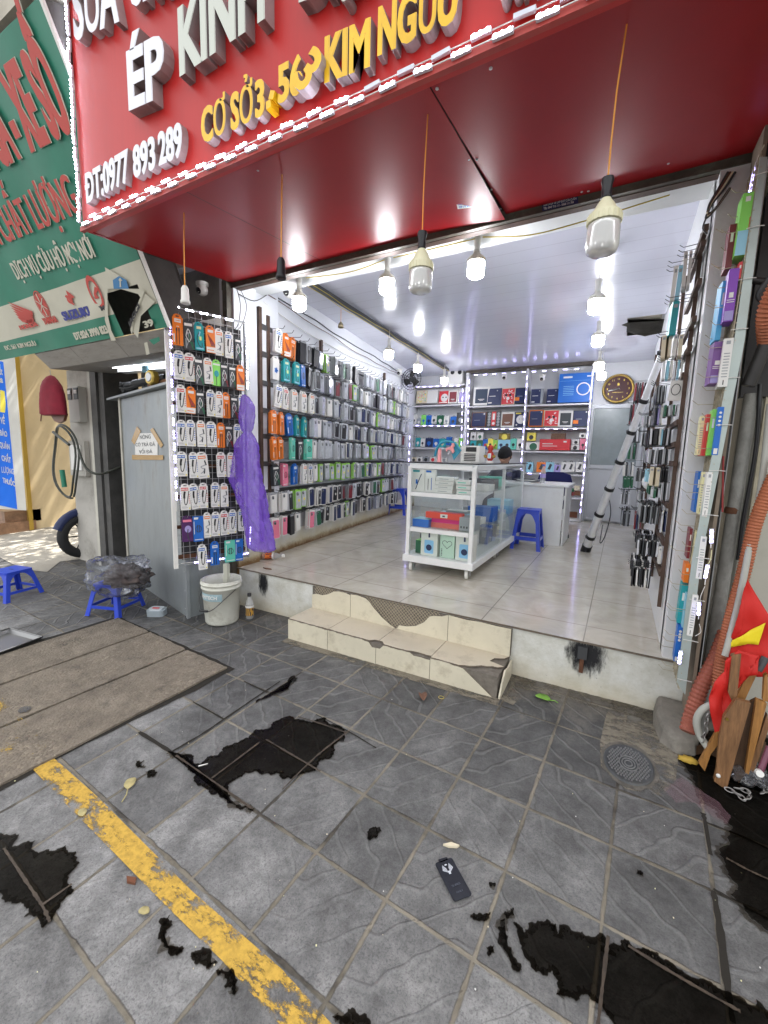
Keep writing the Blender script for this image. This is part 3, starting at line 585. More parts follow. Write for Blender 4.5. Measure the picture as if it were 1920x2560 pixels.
def signtext(s, bl, br, tl, mf, dep, off=.03, bold=.02):
    off = min(off, .034)
    a = PY(*bl, SY-dep); b = PY(*br, SY-dep); t = PY(*tl, SY-dep); h = t.z-a.z
    a.y = b.y = SY; sh = 0
    text(s, L3((a.x, SY, a.z)), L3((b.x, SY, b.z)), (0, 0, h), mf, l_s, depth=dep, off=off, parent=sign, per_letter=True, lift=.001, bold=bold)
signtext('SỬA', (187, 97), (296, 48), (160, -40), lw_f, .045)
signtext('CHỮA', (322, 18), (470, -60), (300, -110), lw_f, .045)
signtext('ÉP', (322, 272), (412, 232), (308, 131), lw_f, .055)
signtext('KÍNH', (449, 186), (660, 40), (437, 22), lg_f, .055)
signtext('ĐIỆN THOẠI', (742, 4), (1400, -230), (730, -110), lg_f, .055)
signtext('CƠ SỞ', (505, 357), (632, 300), (500, 272), ly_f, .04, .03, .04)
signtext('3', (638, 294), (660, 284), (636, 203), ly_f, .04, .03, .04)
signtext('56', (694, 258), (755, 228), (692, 165), ly_f, .04, .03, .04)
signtext('KIM', (811, 205), (922, 163), (808, 92), ly_f, .04, .03, .04)
signtext('NGƯU', (945, 136), (1140, 48), (942, 18), ly_f, .04, .03, .04)
signtext('SỬA CHỮA LẤY NGAY', (1250, -4), (1900, -260), (1248, -130), lw_f, .045, .03)
signtext('ĐT:0977', (215, 507), (322, 450), (210, 434), lw_f, .036, .03, .045)
signtext('893', (334, 444), (388, 418), (330, 366), lw_f, .036, .03, .045)
signtext('289', (397, 412), (455, 386), (392, 332), lw_f, .036, .03, .045)
for px, dz in [((672, 262), 0), ((680, 238), .01)]:     # loose pieces of the colon
    a = PY(*px, SY-.05); mb = MB(); R_ = Matrix.Rotation(.4 if dz else -.1, 3, 'Y'); mb.box(L3((a.x, SY-.028, a.z)), (.026, .05, .03), ly_f, R_); mb.build('letter', sign)
a = PY(776, 262, SY-.05); b = PY(738, 232, SY-.05)       # fallen digit hanging askew
text('3', L3((b.x-.0, SY, b.z+.03)), L3((b.x+.055, SY, b.z-.035)), (.11, 0, .085), ly_f, l_s, depth=.05, off=.03, parent=sign, name='letter', lift=.02)
mb = MB(); mb.tube([L3(p) for p in bez([(b.x+.07, SY-.03, b.z+.09), (b.x+.08, SY-.05, b.z+.05), (b.x+.06, SY-.04, b.z+.02)])], .002, black, 5); mb.build('wire', sign)
# LED strips ----------------------------------------------------------
def module(on=True, violet=False):
    mb = MB(); mb.box((0, 0, 0), (.066, .012, .014), led_base)
    if on:
        for k in (-.022, 0, .022): mb.lathe([(.0062, 0), (.0062, .003), (.003, .006)], (k, -.006, 0), led_violet if violet else led_on, 6, ax=(0, -1, 0))
    return mb.mesh('led_module')
MOD = module(); MODV = module(violet=True); MODO = module(False)
def led_strip(name, P, step, lab, parent_rot=0, face=(0, -1, 0), off_fn=None, mesh=None, wire=True, jit=.003, group='LED strips', maxn=100):
    P = [Vector(p) for p in P]; root = empty(name, P[0], label=lab, cat='LED strip', group=group)
    tot = 0; n = 0; fv = Vector(face)
    wm = MB(); W = [p-P[0] for p in P]
    if wire: wm.tube(W, .0022, white_pl, 5); wm.build('wire', root)
    for a, b in zip(P[:-1], P[1:]):
        L = (b-a).length; d = (b-a).normalized(); k = max(1, int(L/step))
        for i in range(k):
            if n >= maxn: break
            p = a+d*((i+.5)*step)+Vector([random.uniform(-jit, jit) for _ in range(3)])-P[0]
            up = d.cross(-fv).normalized() if False else None
            X_ = (d+Vector([random.uniform(-.06, .06) for _ in range(3)])).normalized(); Y_ = -(fv-X_*fv.dot(X_)).normalized(); Z_ = X_.cross(Y_)
            me = (MODO if off_fn and off_fn(n) else (mesh or MOD))
            o = bpy.data.objects.new('led_module', me); col.objects.link(o); o.parent = root; o.matrix_local = Matrix([[X_[r], Y_[r], Z_[r], p[r]] for r in range(3)]+[[0, 0, 0, 1]]); n += 1
    return root
led_strip('led_strip', [(SL+.02, SY-.026, SZ0+.004), (SR, SY-.026, SZ0+.004)], .135, 'lower row of lit LED modules along bottom edge of red sign')
led_strip('led_strip', [(SL+.08, SY-.012, SZ0+.042), (SR, SY-.012, SZ0+.042)], .135, 'upper staggered row of LED modules along red sign bottom', off_fn=lambda n: n > 12 and (n % 4) != 1 or n > 17)
led_strip('led_strip', [(SL+.004, SY-.016, SZ0+.03), (SL+.004, SY-.016, 4.1)], .07, 'vertical lit LED strip up the left edge of red sign', jit=.004)
# repair sticker on the canopy underside
a, b, c_, d_ = [PZ(*p, 2.838) for p in [(1140, 505), (1198, 498), (1199, 516), (1144, 523)]]
mb = MB(); mb.poly([a, b, c_, d_], p_white); st = mb.build('sticker', label='white sticker with blue phone number under the red canopy', cat='sticker')
text('SỬA CỬA CUỐN', d_+(a-d_)*.54+(c_-d_)*.06, c_+(b-c_)*.54-(c_-d_)*.06, (a-d_)*.34, p_blue, depth=.0006, parent=st)
text('0919.877.844', d_+(a-d_)*.1+(c_-d_)*.08, c_+(b-c_)*.1-(c_-d_)*.06, (a-d_)*.34, p_blue, depth=.0006, parent=st)
# ------------------------------------------------------------------ bulbs
def bulb_profile(r, h):    # glass body from the cap down to the rounded bottom, z negative
    return [(r*.8, 0), (r*.97, -h*.06), (r, -h*.2), (r, -h*.75), (r*.93, -h*.9), (r*.72, -h*.985), (r*.3, -h)]
# the cord of a scaled bulb is drawn longer so that it still reaches the canopy
def make_bulb(name, x, y, ztop, r, hg, lit, lab, grp, big=False, socket=white_pl, cord=None, cordm=None, z_on=None):
    root = empty(name, (x, y, ztop), label=lab, cat='light bulb', group=grp)
    mb = MB(); mb.lathe([(.024, 0), (.026, -.012), (.021, -.03), (.021, -.075), (.024, -.08), (.02, -.085)], (0, 0, 0), socket, 14); mb.build('socket', root)
    cp = MB(); hc = .1 if big else .065; z = -.08
    prof = [(.017, z), (.022, z-.012), (.03 if not big else .035, z-.03), (r*.8 if not big else r*.72, z-hc*.55), (r*1.02, z-hc*.75), (r*1.03, z-hc*1.1)]
    cp.lathe(prof, (0, 0, 0), ivory if big else bulb_cap, 24)
    for k in range(20):
        a = 2*math.pi*k/20; cp.box((math.cos(a)*r*1.025, math.sin(a)*r*1.025, z-hc*.95), (.006, .006, hc*.3), ivory if big else bulb_cap, Matrix.Rotation(a, 3, 'Z'))
    cp.build('bulb_cap', root)
    gb = MB(); gb.lathe([(a, b+z-hc*1.08) for a, b in bulb_profile(r, hg)], (0, 0, 0), bulb_on if lit else bulb_off, 24); gb.build('bulb_glass', root)
    if cord:
        cm_ = MB(); cm_.tube([Vector(p)-Vector((x, y, ztop)) for p in cord], .0035, cordm or orange_wire, 6); cm_.build('cord', root)
    return root
def ceilpt(px, py): return PZ(px, py, uz(1.62)-.005)
A = PZ(1544, 118, uz(1.6)); hb1 = make_bulb('hanging_bulb', -.118, 1.65, 2.39, .066, .135, False, 'largest unlit ivory bulb hanging on orange wire at right', 'unlit bulbs hanging under the canopy', True, black, [(-.118, 1.65, 2.39), (-.117, 1.64, 2.53), (-.112, 1.625, 2.72), (-.095, 1.6, 2.95)])
hb2 = make_bulb('hanging_bulb', -.775, 1.65, 2.37, .062, .115, False, 'unlit ivory bulb hanging on orange wire in front of door centre', 'unlit bulbs hanging under the canopy', True, black, [(-.775, 1.65, 2.37), (-.779, 1.655, 2.55), (-.774, 1.65, 2.7), (-.77, 1.655, 2.93)])
hb1.scale = (.76, .76, .72); hb2.scale = (.76, .76, .76)
mb = MB(); 
def socket_thing(x, y, z, m, lab, top, cm2=orange_wire):
    r = empty('lamp_socket', (x, y, z), label=lab, cat='lamp socket', group='empty lamp sockets under the canopy'); mb = MB()
    mb.lathe([(.012, .045), (.02, .03), (.022, -.03), (.026, -.036), (.026, -.05), (.02, -.052)], (0, 0, 0), m, 14); mb.build('socket_body', r)
    mb = MB(); mb.tube(bez([(0, 0, .04), (.004, 0, (top-z)*.5), (.0, .01, top-z)], 5), .0032, cm2, 6); mb.build('cord', r)
socket_thing(-1.525, 1.65, 2.37, black, 'black empty bulb socket on a wire left of centre', uz(1.65))
socket_thing(-2.25, 1.65, 2.36, white_pl, 'white empty bulb socket on a yellow wire at left', uz(1.65))
r_ = .05
for i, (px, lab) in enumerate([((748, 765), 'lit bulb at the front left of the shop ceiling'), ((967, 725), 'lit bulb under the front beam, second from left'), ((1189, 686), 'lit bulb under the front beam, right of the hanging bulb')]):
    p = PY(*px, 2.85); make_bulb('ceiling_bulb', p.x, 2.85, 2.9, .054, .095, True, lab, 'lit bulbs inside the shop')
for (px, y, lab) in [((1490, 780), 3.75, 'nearest lit bulb of the right ceiling row'), ((1494, 862), 5.1, 'second lit bulb of the right ceiling row'), ((1497, 925), 6.3, 'third lit bulb of the right ceiling row'), ((1503, 947), 7.2, 'farthest lit bulb of the right ceiling row'),
                     ((972, 895), 4.95, 'lit bulb hanging from the left cable tray, nearest'), ((1044, 928), 6.0, 'lit bulb hanging from left cable tray, middle'), ((1110, 958), 7.1, 'lit bulb hanging from left cable tray end, before shelves')]:
    p = PY(*px, y); zt = p.z+.235; make_bulb('ceiling_bulb', p.x, y, zt, .058, .098, True, lab, 'lit bulbs inside the shop', cord=[(p.x, y, zt), (p.x+.004, y, CZ)], cordm=white_pl)
# ceiling clutter
mb = MB(); T0, T1 = PZ(768, 703, 3.06), PZ(1120, 925, 3.06); 
d = (T1-T0); mb.box((T0+T1)/2, (.05, d.length, .04), dgrey, Vector((0, 1, 0)).rotation_difference(d.normalized()).to_matrix())
tr = mb.build('cable_tray', label='dark cable tray running along the left of the ceiling', cat='cable tray')
mb = MB(); yw = M('yellow_wire', (.55, .42, .05), .6)
for o_ in (.03, -.032): mb.tube(bez([T0+d*t+Vector((o_+random.uniform(-.01, .01), 0, -.015-random.uniform(0, .02))) for t in np.linspace(0, 1, 14)], 4), .003, yw, 5)
mb.build('wire', tr)
mb = MB(); 
for k, (off, sag) in enumerate([(.02, .0), (.05, .05), (.035, .1)]):
    pts = [Vector((lwx(y, off), y, 2.96-sag*math.sin(y*1.3+k)*.6-.07*k+random.uniform(-.012, .012))) for y in np.linspace(3.0, 8.0, 16)]
    mb.tube(bez(pts, 4), .006 if k == 0 else .004, [dgrey, M('brown_cable', (.12, .05, .03), .6), white_pl][k], 5)
mb.tube(bez([(-2.94, 2.66, 2.8), (-2.9, 2.8, 2.78), (-2.95, 3.0, 2.9)], 5), .004, dgrey, 5)
mb.tube(bez([(-2.9, 2.61, 2.82), (-2.86, 2.61, 2.68), (-2.9, 2.61, 2.52), (-2.98, 2.56, 2.45)], 6), .003, dgrey, 5)
mb.tube(bez([(-2.86, 2.62, 2.8), (-2.8, 2.62, 2.66), (-2.86, 2.6, 2.5), (-2.98, 2.55, 2.45)], 6), .0025, dgrey, 5)
mb.build('cable_bundle', label='tangled cables sagging along the top of the left wall', cat='cables')
mb = MB(); mb.tube(bez([(-2.35, 2.83, 2.885), (-1.9, 2.8, 2.84), (-1.62, 2.83, 2.885)], 8), .0035, yw, 5); mb.tube(bez([(-1.55, 2.83, 2.885), (-1.25, 2.8, 2.87), (-.95, 2.83, 2.885)], 8), .0035, yw, 5); mb.tube(bez([(-.9, 2.83, 2.885), (-.6, 2.8, 2.82), (-.3, 2.82, 2.84), (.1, 2.83, 2.88)], 8), .0035, yw, 5)
mb.build('bulb_wire', label='thin yellow wire strung between front ceiling bulbs', cat='wire')
def camera_dome(x, y, z, lab, s=1, down=True):
    r = empty('security_camera', (x, y, z), label=lab, cat='security camera', group='white security cameras'); mb = MB()
    mb.lathe([(.05*s, 0), (.05*s, -.02*s), (.035*s, -.03*s)], (0, 0, 0), white_pl, 18); mb.lathe([(.03*s, .04*s), (.043*s, .02*s), (.045*s, 0), (.04*s, -.025*s), (.02*s, -.04*s)], (0, 0, -.06*s), white_pl, 18); mb.build('housing', r)
    mb = MB(); mb.lathe([(.026*s, 0), (.026*s, .006*s), (.012*s, .008*s)], (0, -.036*s, -.072*s), black, 14, ax=(0, -.9, -.45)); mb.build('lens', r)
p = PY(510, 692, 2.5); camera_dome(p.x, 2.48, 2.86, 'small white dome security camera under the canopy left end', 1.0)
camera_dome(-2.72, 3.05, 2.98, 'white security camera in the front left ceiling corner', 1.2)
p = PY(1261, 945, 7.7); camera_dome(p.x, 7.7, p.z+.07, 'white security camera above the middle shelf section', 1.0)
p = PY(1355, 948, 7.7); camera_dome(p.x, 7.7, p.z+.07, 'white security camera above the right shelf section', 1.0)
p = PZ(1003, 908, 2.95); camera_dome(lwx(6.6, .12), 6.6, 2.95, 'white security camera high on the left wall near back', 1.0)
p = PZ(853, 795, 3.0); mb = MB(); mb.lathe([(.012, .03), (.03, .0), (.034, -.03), (.03, -.032), (.01, -.005)], (0, 0, 0), M('brass', (.4, .33, .2), .3, .9), 14); mb.tube([(0, 0, .03), (0, 0, .2)], .003, orange_wire, 5)
p = PY(852, 812, 4.1); mb.build('spot_lamp', loc=(p.x, 4.1, p.z), label='small dangling spotlight below the cable tray', cat='spotlight')
# ================================================================== GREEN BANNER
GB = M('banner_green', (.02, .19, .12), .45, var=.12, vs=3); GC = M('banner_cream', (.55, .53, .43), .5, var=.06, dirt=(.4, .38, .3), dirt_amt=.3); GR = M('banner_red', (.5, .06, .045), .5); GBl = M('banner_blue', (.03, .04, .25), .5); GD = M('banner_dark', (.03, .03, .035), .5)
b0 = Vector((-2.98, 2.03, 2.37)); b1 = Vector((-2.98, 1.345, 3.9)); L_ = Vector((-3.4, 0, 0))
BU = (b1-b0); BN = Vector((1, 0, 0)).cross(BU).normalized(); banner = empty('banner_sign', b0, label='torn green and cream motorbike repair banner left of red sign', cat='banner')
def ob(px, py, lift=0):    # pixel onto the banner plane, in the banner's own frame
    p = on(px, py, BN, BN.dot(b0)+lift); return p-b0
tear = [(262, 660), (268, 722), (268, 770), (278, 825), (289, 850), (318, 848), (332, 838), (326, 820), (344, 770), (358, 728), (350, 722), (300, 722), (262, 722)]
def bq(u0, u1, v0, v1, m, lift, mb):   # u along -x in metres, v fraction up
    P = [Vector((-u, 0, 0))+BU*v+BN*lift for u, v in ((u0, v0), (u1, v0), (u1, v1), (u0, v1))]; mb.poly(P[::-1], m)
# heights of the colour bands read off the right-hand edge
def vv(px, py): return ob(px, py).dot(BU)/BU.length_squared
v_a = vv(388, 760); v_b = vv(345, 650)
hole_v = (vv(318, 845), vv(305, 722)); hu0 = -ob(355, 735).x; hu1 = -ob(262, 735).x; hu0b = -ob(330, 838).x; hu1b = -ob(290, 850).x
mb = MB()
W_ = 3.0
def grid_band(u0, u1, v0, v1, m, mb, n=26):
    nv = 8
    V = []
    for j in range(nv+1):
        for i in range(n+1):
            u = u0+(u1-u0)*i/n; v = v0+(v1-v0)*j/nv
            wv = .006*math.sin(9*u+4*v)+.012*math.exp(-((u-.75)/.12)**2)*math.sin(30*v+6*u)
            V.append(Vector((-u, 0, 0))+BU*v+BN*wv)
    mb.add(V, [(j*(n+1)+i, (j+1)*(n+1)+i, (j+1)*(n+1)+i+1, j*(n+1)+i+1) for j in range(nv) for i in range(n)], m, True)
for (m, va, vb) in ((GB, 0, v_a), (GC, v_a, v_b), (GB, v_b, 1)):
    lo, hi = max(va, hole_v[0]*0), vb
    # the torn opening lies between v 0 and hole_v[1]: leave it out
    if va < hole_v[1]:
        top = min(vb, hole_v[1]); grid_band(0, hu0, va, top, m, mb, 6); grid_band(hu1, W_, va, top, m, mb)
        if vb > hole_v[1]: grid_band(0, W_, hole_v[1], vb, m, mb)
    else: grid_band(0, W_, va, vb, m, mb)
mb.build('banner_cloth', banner)
mb = MB(); mb.box(BU*.5+Vector((.012, .01, 0)), (.02, .02, BU.length), white_pl, Vector((0, 0, 1)).rotation_difference(BU.normalized()).to_matrix()); mb.build('edge_bar', banner)
mb = MB(); mb.prism([BU*0-BN*.25+Vector((.0, 0, 0)), BU-BN*.25, BU-BN*.25+L_, L_-BN*.25], -BN*.02, dk)
mb.prism([BN*-.02, BN*-.26, BU-BN*.26, BU-BN*.02], (-.01, 0, 0), dk); mb.build('frame_back', banner)
# torn flaps
def flap(P, m, l=.012): mb.poly([ob(*p, l) for p in P], m)
mb = MB(); flap([(262, 668), (300, 690), (300, 722), (262, 722), (268, 700)], GC); flap([(300, 722), (352, 722), (362, 728), (350, 760), (338, 790), (330, 838), (326, 825), (340, 780), (352, 745), (345, 735)], GC, .02)
flap([(357, 728), (388, 755), (352, 790), (345, 845), (326, 822), (340, 770)], GC, .016); flap([(262, 722), (268, 722), (270, 790), (278, 826), (290, 851), (278, 852), (262, 800)], GC, .013); flap([(372, 850), (398, 842), (400, 852), (384, 862)], GB, .02); flap([(360, 858), (368, 855), (374, 884), (366, 888)], GC, .02)
mb.build('torn_flap', banner)
def btext(s, bl, br, tl, mf, off=.02, lift=.009, outline=None, dia=None):
    a, b, t = ob(*bl), ob(*br), ob(*tl); up = BU.normalized()*((t-a).dot(BU.normalized()))
    sh = (t-a)-up; up = up+Vector((sh.x*0, 0, 0))
    if outline: text(s, a, b, up, outline, depth=.001, bold=.1, off=off+.004, parent=banner, lift=lift, name='lettering')
    text(s, a, b, up, mf, depth=.001, bold=.055 if outline else .08, off=min(off, .034), parent=banner, lift=lift+.0025 if outline else lift, name='lettering')
btext('XE GA - XE SỐ', (-40, 438), (185, 318), (-120, 260), GR, .034, .01, GC)
btext('TAY GA - XE', (-260, 560), (-60, 450), (-300, 420), GR, .034, .01, GC)
btext('UY TÍN CHẤT LƯỢNG', (-60, 640), (208, 530), (-90, 558), GR, .034, .01, GC)
btext('DỊCH VỤ CỨU HỘ MỌI NƠI', (47, 699), (242, 642), (26, 655), GC, .034)
btext('HONDA', (54, 824), (98, 814), (51, 813), GR, .04); btext('YAMAHA', (114, 811), (148, 804), (107, 795), GR, .03)
btext('SUZUKI', (164, 801), (229, 787), (156, 779), GBl, .05); btext('SYM', (241, 780), (266, 774), (238, 768), GD, .04)
btext('ĐC: 561 KIM NGƯU', (17, 875), (94, 863), (10, 864), GC, .04); btext('ĐT:024 3990 823', (192, 849), (274, 831), (186, 831), GC, .04)
btext('39', (368, 819), (390, 812), (364, 802), GC, .02, .02); btext('IAGGI', (334, 816), (358, 768), (323, 806), GD, .03, .03)
# maker emblems
mb = MB(); lf = .008
for k in range(6):      # wing
    a0 = (17+k*5, 754+k*7.5); mb.poly([ob(a0[0], a0[1], lf), ob(80, 778+k*5, lf), ob(83, 786+k*5, lf), ob(a0[0]+14, a0[1]+8+k, lf)][::-1], GR)
mb.poly([ob(66, 802, lf), ob(84, 796, lf), ob(84, 806, lf), ob(64, 808, lf)][::-1], GR); mb.build('emblem', banner)
def ring(c, ru, rv, w_, m, lf, n=28, a0=0, a1=6.2832):
    C = ob(*c); U = Vector((-1, 0, 0)); V = BU.normalized(); P = []
    for i in range(n+1):
        a = a0+(a1-a0)*i/n
        for r in (1, 1-w_): P.append(C+U*math.cos(a)*ru*r+V*math.sin(a)*rv*r+BN*lf)
    mb.add(P, [(2*i, 2*i+1, 2*i+3, 2*i+2) for i in range(n)], m)
mb = MB(); ring((107, 762), .085, .11, .1, GR, lf); ring((107, 762), .07, .092, 1, GR, lf)
for k in range(3):
    a = math.pi*k/3+.5; C = ob(107, 762); U = Vector((-1, 0, 0)); V = BU.normalized()
    for s_ in (1, -1): mb.poly([C+(U*math.cos(a)*.066+V*math.sin(a)*.086)*s_+BN*.0105+U*.007, C+BN*.0105+U*.006, C+BN*.0105-U*.006, C+(U*math.cos(a)*.066+V*math.sin(a)*.086)*s_+BN*.0105-U*.007], GC)
mb.build('emblem', banner)
mb = MB()
for P in ([(166, 725), (177, 735), (188, 757), (184, 760), (164, 742), (168, 733)], [(178, 738), (186, 748), (184, 764), (172, 752), (164, 745)]): pass
mb.poly([ob(x, y, lf) for x, y in [(164, 725), (185, 741), (183, 746), (179, 745), (183, 757), (162, 742), (164, 737), (169, 739)]], GR); mb.poly([ob(x, y, lf) for x, y in [(166, 745), (186, 760), (185, 763), (172, 757), (168, 752)]], GR); mb.build('emblem', banner)
mb = MB(); ring((240, 732), .075, .12, .3, GR, lf); mb.poly([ob(x, y, lf+.001) for x, y in [(236, 716), (246, 722), (240, 735), (248, 745), (238, 748), (234, 735)]], GR); mb.build('emblem', banner)
mb = MB(); mb.poly([ob(x, y, .016) for x, y in [(282, 700), (298, 690), (316, 700), (322, 722), (284, 722)]], M('banner_light_blue', (.05, .2, .42), .5)); mb.poly([ob(x, y, .018) for x, y in [(296, 700), (300, 694), (306, 702), (302, 702), (303, 718), (299, 718), (299, 703)]], GC); mb.build('emblem', banner)
# soffit of the neighbour's stall under the banner
sf = M('stall_panel', (.32, .3, .27), .6, .1, var=.12, vs=3, dirt=(.15, .13, .1), dirt_amt=.5, dirt_s=5, stretch=(1, 4, 4)); 
stall = empty('stall_canopy', (-3, 2.05, 2.35), label='grey metal canopy box under the green banner', cat='canopy')
def S3(*v): return (v[0]+3, v[1]-2.05, v[2]-2.35)
xs = [-3.02, -3.7, -4.4, -5.05]
for i in range(3):
    mb = MB(); x0, x1 = xs[i]-.003, xs[i+1]+.003
    mb.prism([S3(x0, 2.04, 2.365), S3(x1, 2.04, 2.365), S3(x1, 2.16, 2.25), S3(x0, 2.16, 2.25)], (0, .006, .006), sf)
    mb.prism([S3(x0, 2.165, 2.25), S3(x1, 2.165, 2.25), S3(x1, 2.78, 2.32), S3(x0, 2.78, 2.32)], (0, 0, .008), sf); mb.build('canopy_panel', stall)
mb = MB(); mb.prism([S3(-5.05, 2.04, 2.37), S3(-5.05, 2.165, 2.25), S3(-5.05, 2.8, 2.32), S3(-5.05, 2.8, 3.3), S3(-5.05, 2.2, 3.3)], (-.01, 0, 0), sf); mb.build('end_plate', stall); mb = MB(); mb.prism([S3(-3.0, 2.04, 2.37), S3(-3.0, 2.165, 2.25), S3(-3.0, 2.8, 2.32), S3(-3.0, 2.8, 2.7)], (-.01, 0, 0), sf); mb.build('end_plate', stall)
# beige hoarding above the banner
mb = MB(); mb.box((-4.9, 1.6, 4.9), (4, .5, 1.85), bw); mb.build('upper_fascia', label='beige fascia panel above the green banner', cat='fascia')
# ================================================================== RETAIL PACKS (shared meshes, unit size: width 1, height 1, depth 1)
def rr(x0, x1, z0, z1, y, r=.06, n=3):
    P = []
    for cx, cz, a0 in ((x1-r, z1-r, 0), (x0+r, z1-r, 90), (x0+r, z0+r, 180), (x1-r, z0+r, 270)):
        for k in range(n+1):
            a = math.radians(a0+90*k/n); P.append((cx+r*math.cos(a), y, cz+r*math.sin(a)))
    return P
def pack(body, deco, tab=True, w=.085, h=.19, d=.016):
    """a hanging retail pack: body with a hang tab on top; deco draws the print on the front face (y = -d/2)"""
    mb = MB(); y = -d/2; hb = h*.88 if tab else h
    mb.prism([(p[0], d/2, p[2]) for p in rr(-w/2, w/2, -h/2, -h/2+hb, 0, .004)], (0, -d, 0), body)
    if tab:
        zt = -h/2+hb-.002; P = [(-w*.42, 0, zt)]+[(w*.42*math.cos(a), 0, zt+h*.13*math.sin(a)**.7) for a in [math.pi*(1-k/8) for k in range(1, 8)]]+[(w*.42, 0, zt)]
        mb.prism([(p[0], .001, p[2]) for p in P], (0, -.0025, 0), body)
        mb.prism([(p[0], -.0016, p[2]) for p in rr(-w*.16, w*.16, zt+h*.035, zt+h*.07, 0, h*.015)], (0, -.0006, 0), p_dark)
    z0, z1 = -h/2, -h/2+hb; S = lambda u, v: (u*w, y-.0009, z0+v*(z1-z0))
    rect = lambda u0, u1, v0, v1, m, l=0: mb.poly([(u0*w, y-.0009-l, z0+v0*hb), (u1*w, y-.0009-l, z0+v0*hb), (u1*w, y-.0009-l, z0+v1*hb), (u0*w, y-.0009-l, z0+v1*hb)], m)
    def curve(pts, wd, m, l=.0006): mb.ribbon([(u*w, y-.0009-l, z0+v*hb) for u, v in [(q.x, q.y) for q in bez([(a, b, 0) for a, b in pts], 6)]], wd, m)
    def circ(u, v, r, m, l=.0004, r2=0, n=18):
        c = Vector((u*w, y-.0009-l, z0+v*hb)); 
        if r2: mb.ribbon([c+Vector((r*math.cos(6.2832*k/n), 0, r*math.sin(6.2832*k/n))) for k in range(n+1)], r2, m)
        else: mb.poly([c+Vector((r*math.cos(6.2832*k/n), 0, r*math.sin(6.2832*k/n))) for k in range(n)], m)
    deco(rect, curve, circ); return mb
def d_white(hd):
    def f(r, c, o):
        r(-.42, .3, .84, .96, hd); r(-.38, -.05, .88, .92, p_white, .0003); r(.02, .26, .88, .92, p_white, .0003)
        c([(-.05, .8), (-.12, .66), (-.14, .5)], .017, p_black); c([(-.14, .55), (-.12, .3), (0, .22), (.14, .32), (.24, .55), (.36, .82)], .0065, p_black)
        for k in range(5): r(.32, .44, .28+.09*k, .31+.09*k, hd, .0003)
        for k in range(6): r(-.46, -.41, .3+.1*k, .33+.1*k, p_grey, .0003)
        r(-.4, .2, .08, .1, p_grey); r(-.4, .1, .13, .145, p_grey); o(.36, .07, .006, p_yellow)
    return f
def d_white_o(r, c, o):
    r(-.36, .34, .84, .96, p_orange); r(-.3, .28, .88, .92, p_white, .0003)
    c([(.3, .62), (.12, .55), (-.2, .5), (-.05, .42), (.15, .4), (-.1, .26), (-.28, .22)], .006, p_grey); c([(.2, .76), (.3, .55)], .011, p_dark); c([(.12, .4), (.02, .2)], .011, p_dark)
    r(-.4, .2, .08, .1, p_grey); o(.36, .07, .006, p_yellow)
def d_cable2(m):
    def f(r, c, o):
        r(-.3, .3, .82, .95, p_white); r(-.22, .22, .87, .9, m, .0003)
        for u in (-.12, .12): c([(u, .62), (u, .5)], .011, p_dark); c([(u, .5), (u, .03)], .006, p_black)
        r(-.12, .12, .66, .69, p_white); r(-.42, -.3, .1, .4, p_white)
    return f
def d_fan(r, c, o):
    r(-.3, .3, .84, .95, p_white); 
    for k in range(5): c([(-.3+.05*k, .76-.03*k), (-.1+.1*k, .5-.02*k), (.05+.09*k, .34)], .007, p_red if k % 2 else p_brown); r(.0+.09*k, .06+.09*k, .28, .34, p_dark, .001)
    r(-.49, .49, .02, .24, p_white); r(-.4, .3, .1, .13, p_orange, .0004)
def d_teal6(r, c, o):
    r(-.25, .25, .84, .95, p_pal); o(.1, .48, .016, p_green); c([(-.05, .7), (-.25, .45), (-.1, .2), (.2, .12), (.25, .3)], .006, p_dark); c([(.1, .75), (-.05, .55)], .012, p_lblue); r(-.4, .4, .04, .1, p_lblue); r(.0, .2, .4, .55, p_pal, .0006)
def d_ear(m):
    def f(r, c, o):
        r(-.4, .4, .86, .96, p_white); c([(-.3, .5), (-.05, .75), (.25, .5), (0, .3), (-.3, .5)], .006, p_white); c([(-.1, .6), (.0, .4), (-.3, .1)], .007, p_grey); c([(.1, .6), (.05, .4), (.35, .1)], .01, m); c([(.3, .3), (.42, .02)], .014, m); o(-.1, .6, .008, p_grey); o(.1, .6, .008, p_grey); r(-.38, -.25, .05, .4, p_grey)
    return f
def d_ringc(m, m2):
    def f(r, c, o):
        r(-.4, 0, .88, .96, p_white); o(.02, .5, .024, m2, r2=.0045); c([(-.08, .66), (-.08, .36)], .006, m2, .001); c([(.1, .66), (.1, .36)], .006, m2, .001); r(-.44, -.38, .3, .8, p_white); r(-.4, .4, .06, .09, p_white)
    return f
def d_green(r, c, o): r(-.4, .4, .88, .95, p_white); o(0, .52, .024, p_teal); c([(0, .42), (0, .02)], .006, p_dark)
def d_flower(r, c, o):
    for k in range(5): c([(0, .45), (.3*math.cos(k*1.257), .45+.14*math.sin(k*1.257))], .016, p_blue)
    r(-.4, .3, .86, .96, p_white)
def d_purple(r, c, o): r(-.4, .4, .86, .96, p_pink); o(.05, .55, .026, p_lav); c([(.05, .55), (.0, .3), (.1, .05)], .008, p_dark)
def d_slim(r, c, o):
    for k in range(3): o(0, .9-.05*k, .004, p_white)
    r(-.2, .3, .3, .36, p_white); r(-.3, .4, .24, .26, p_white); r(-.3, .4, .2, .215, p_white)
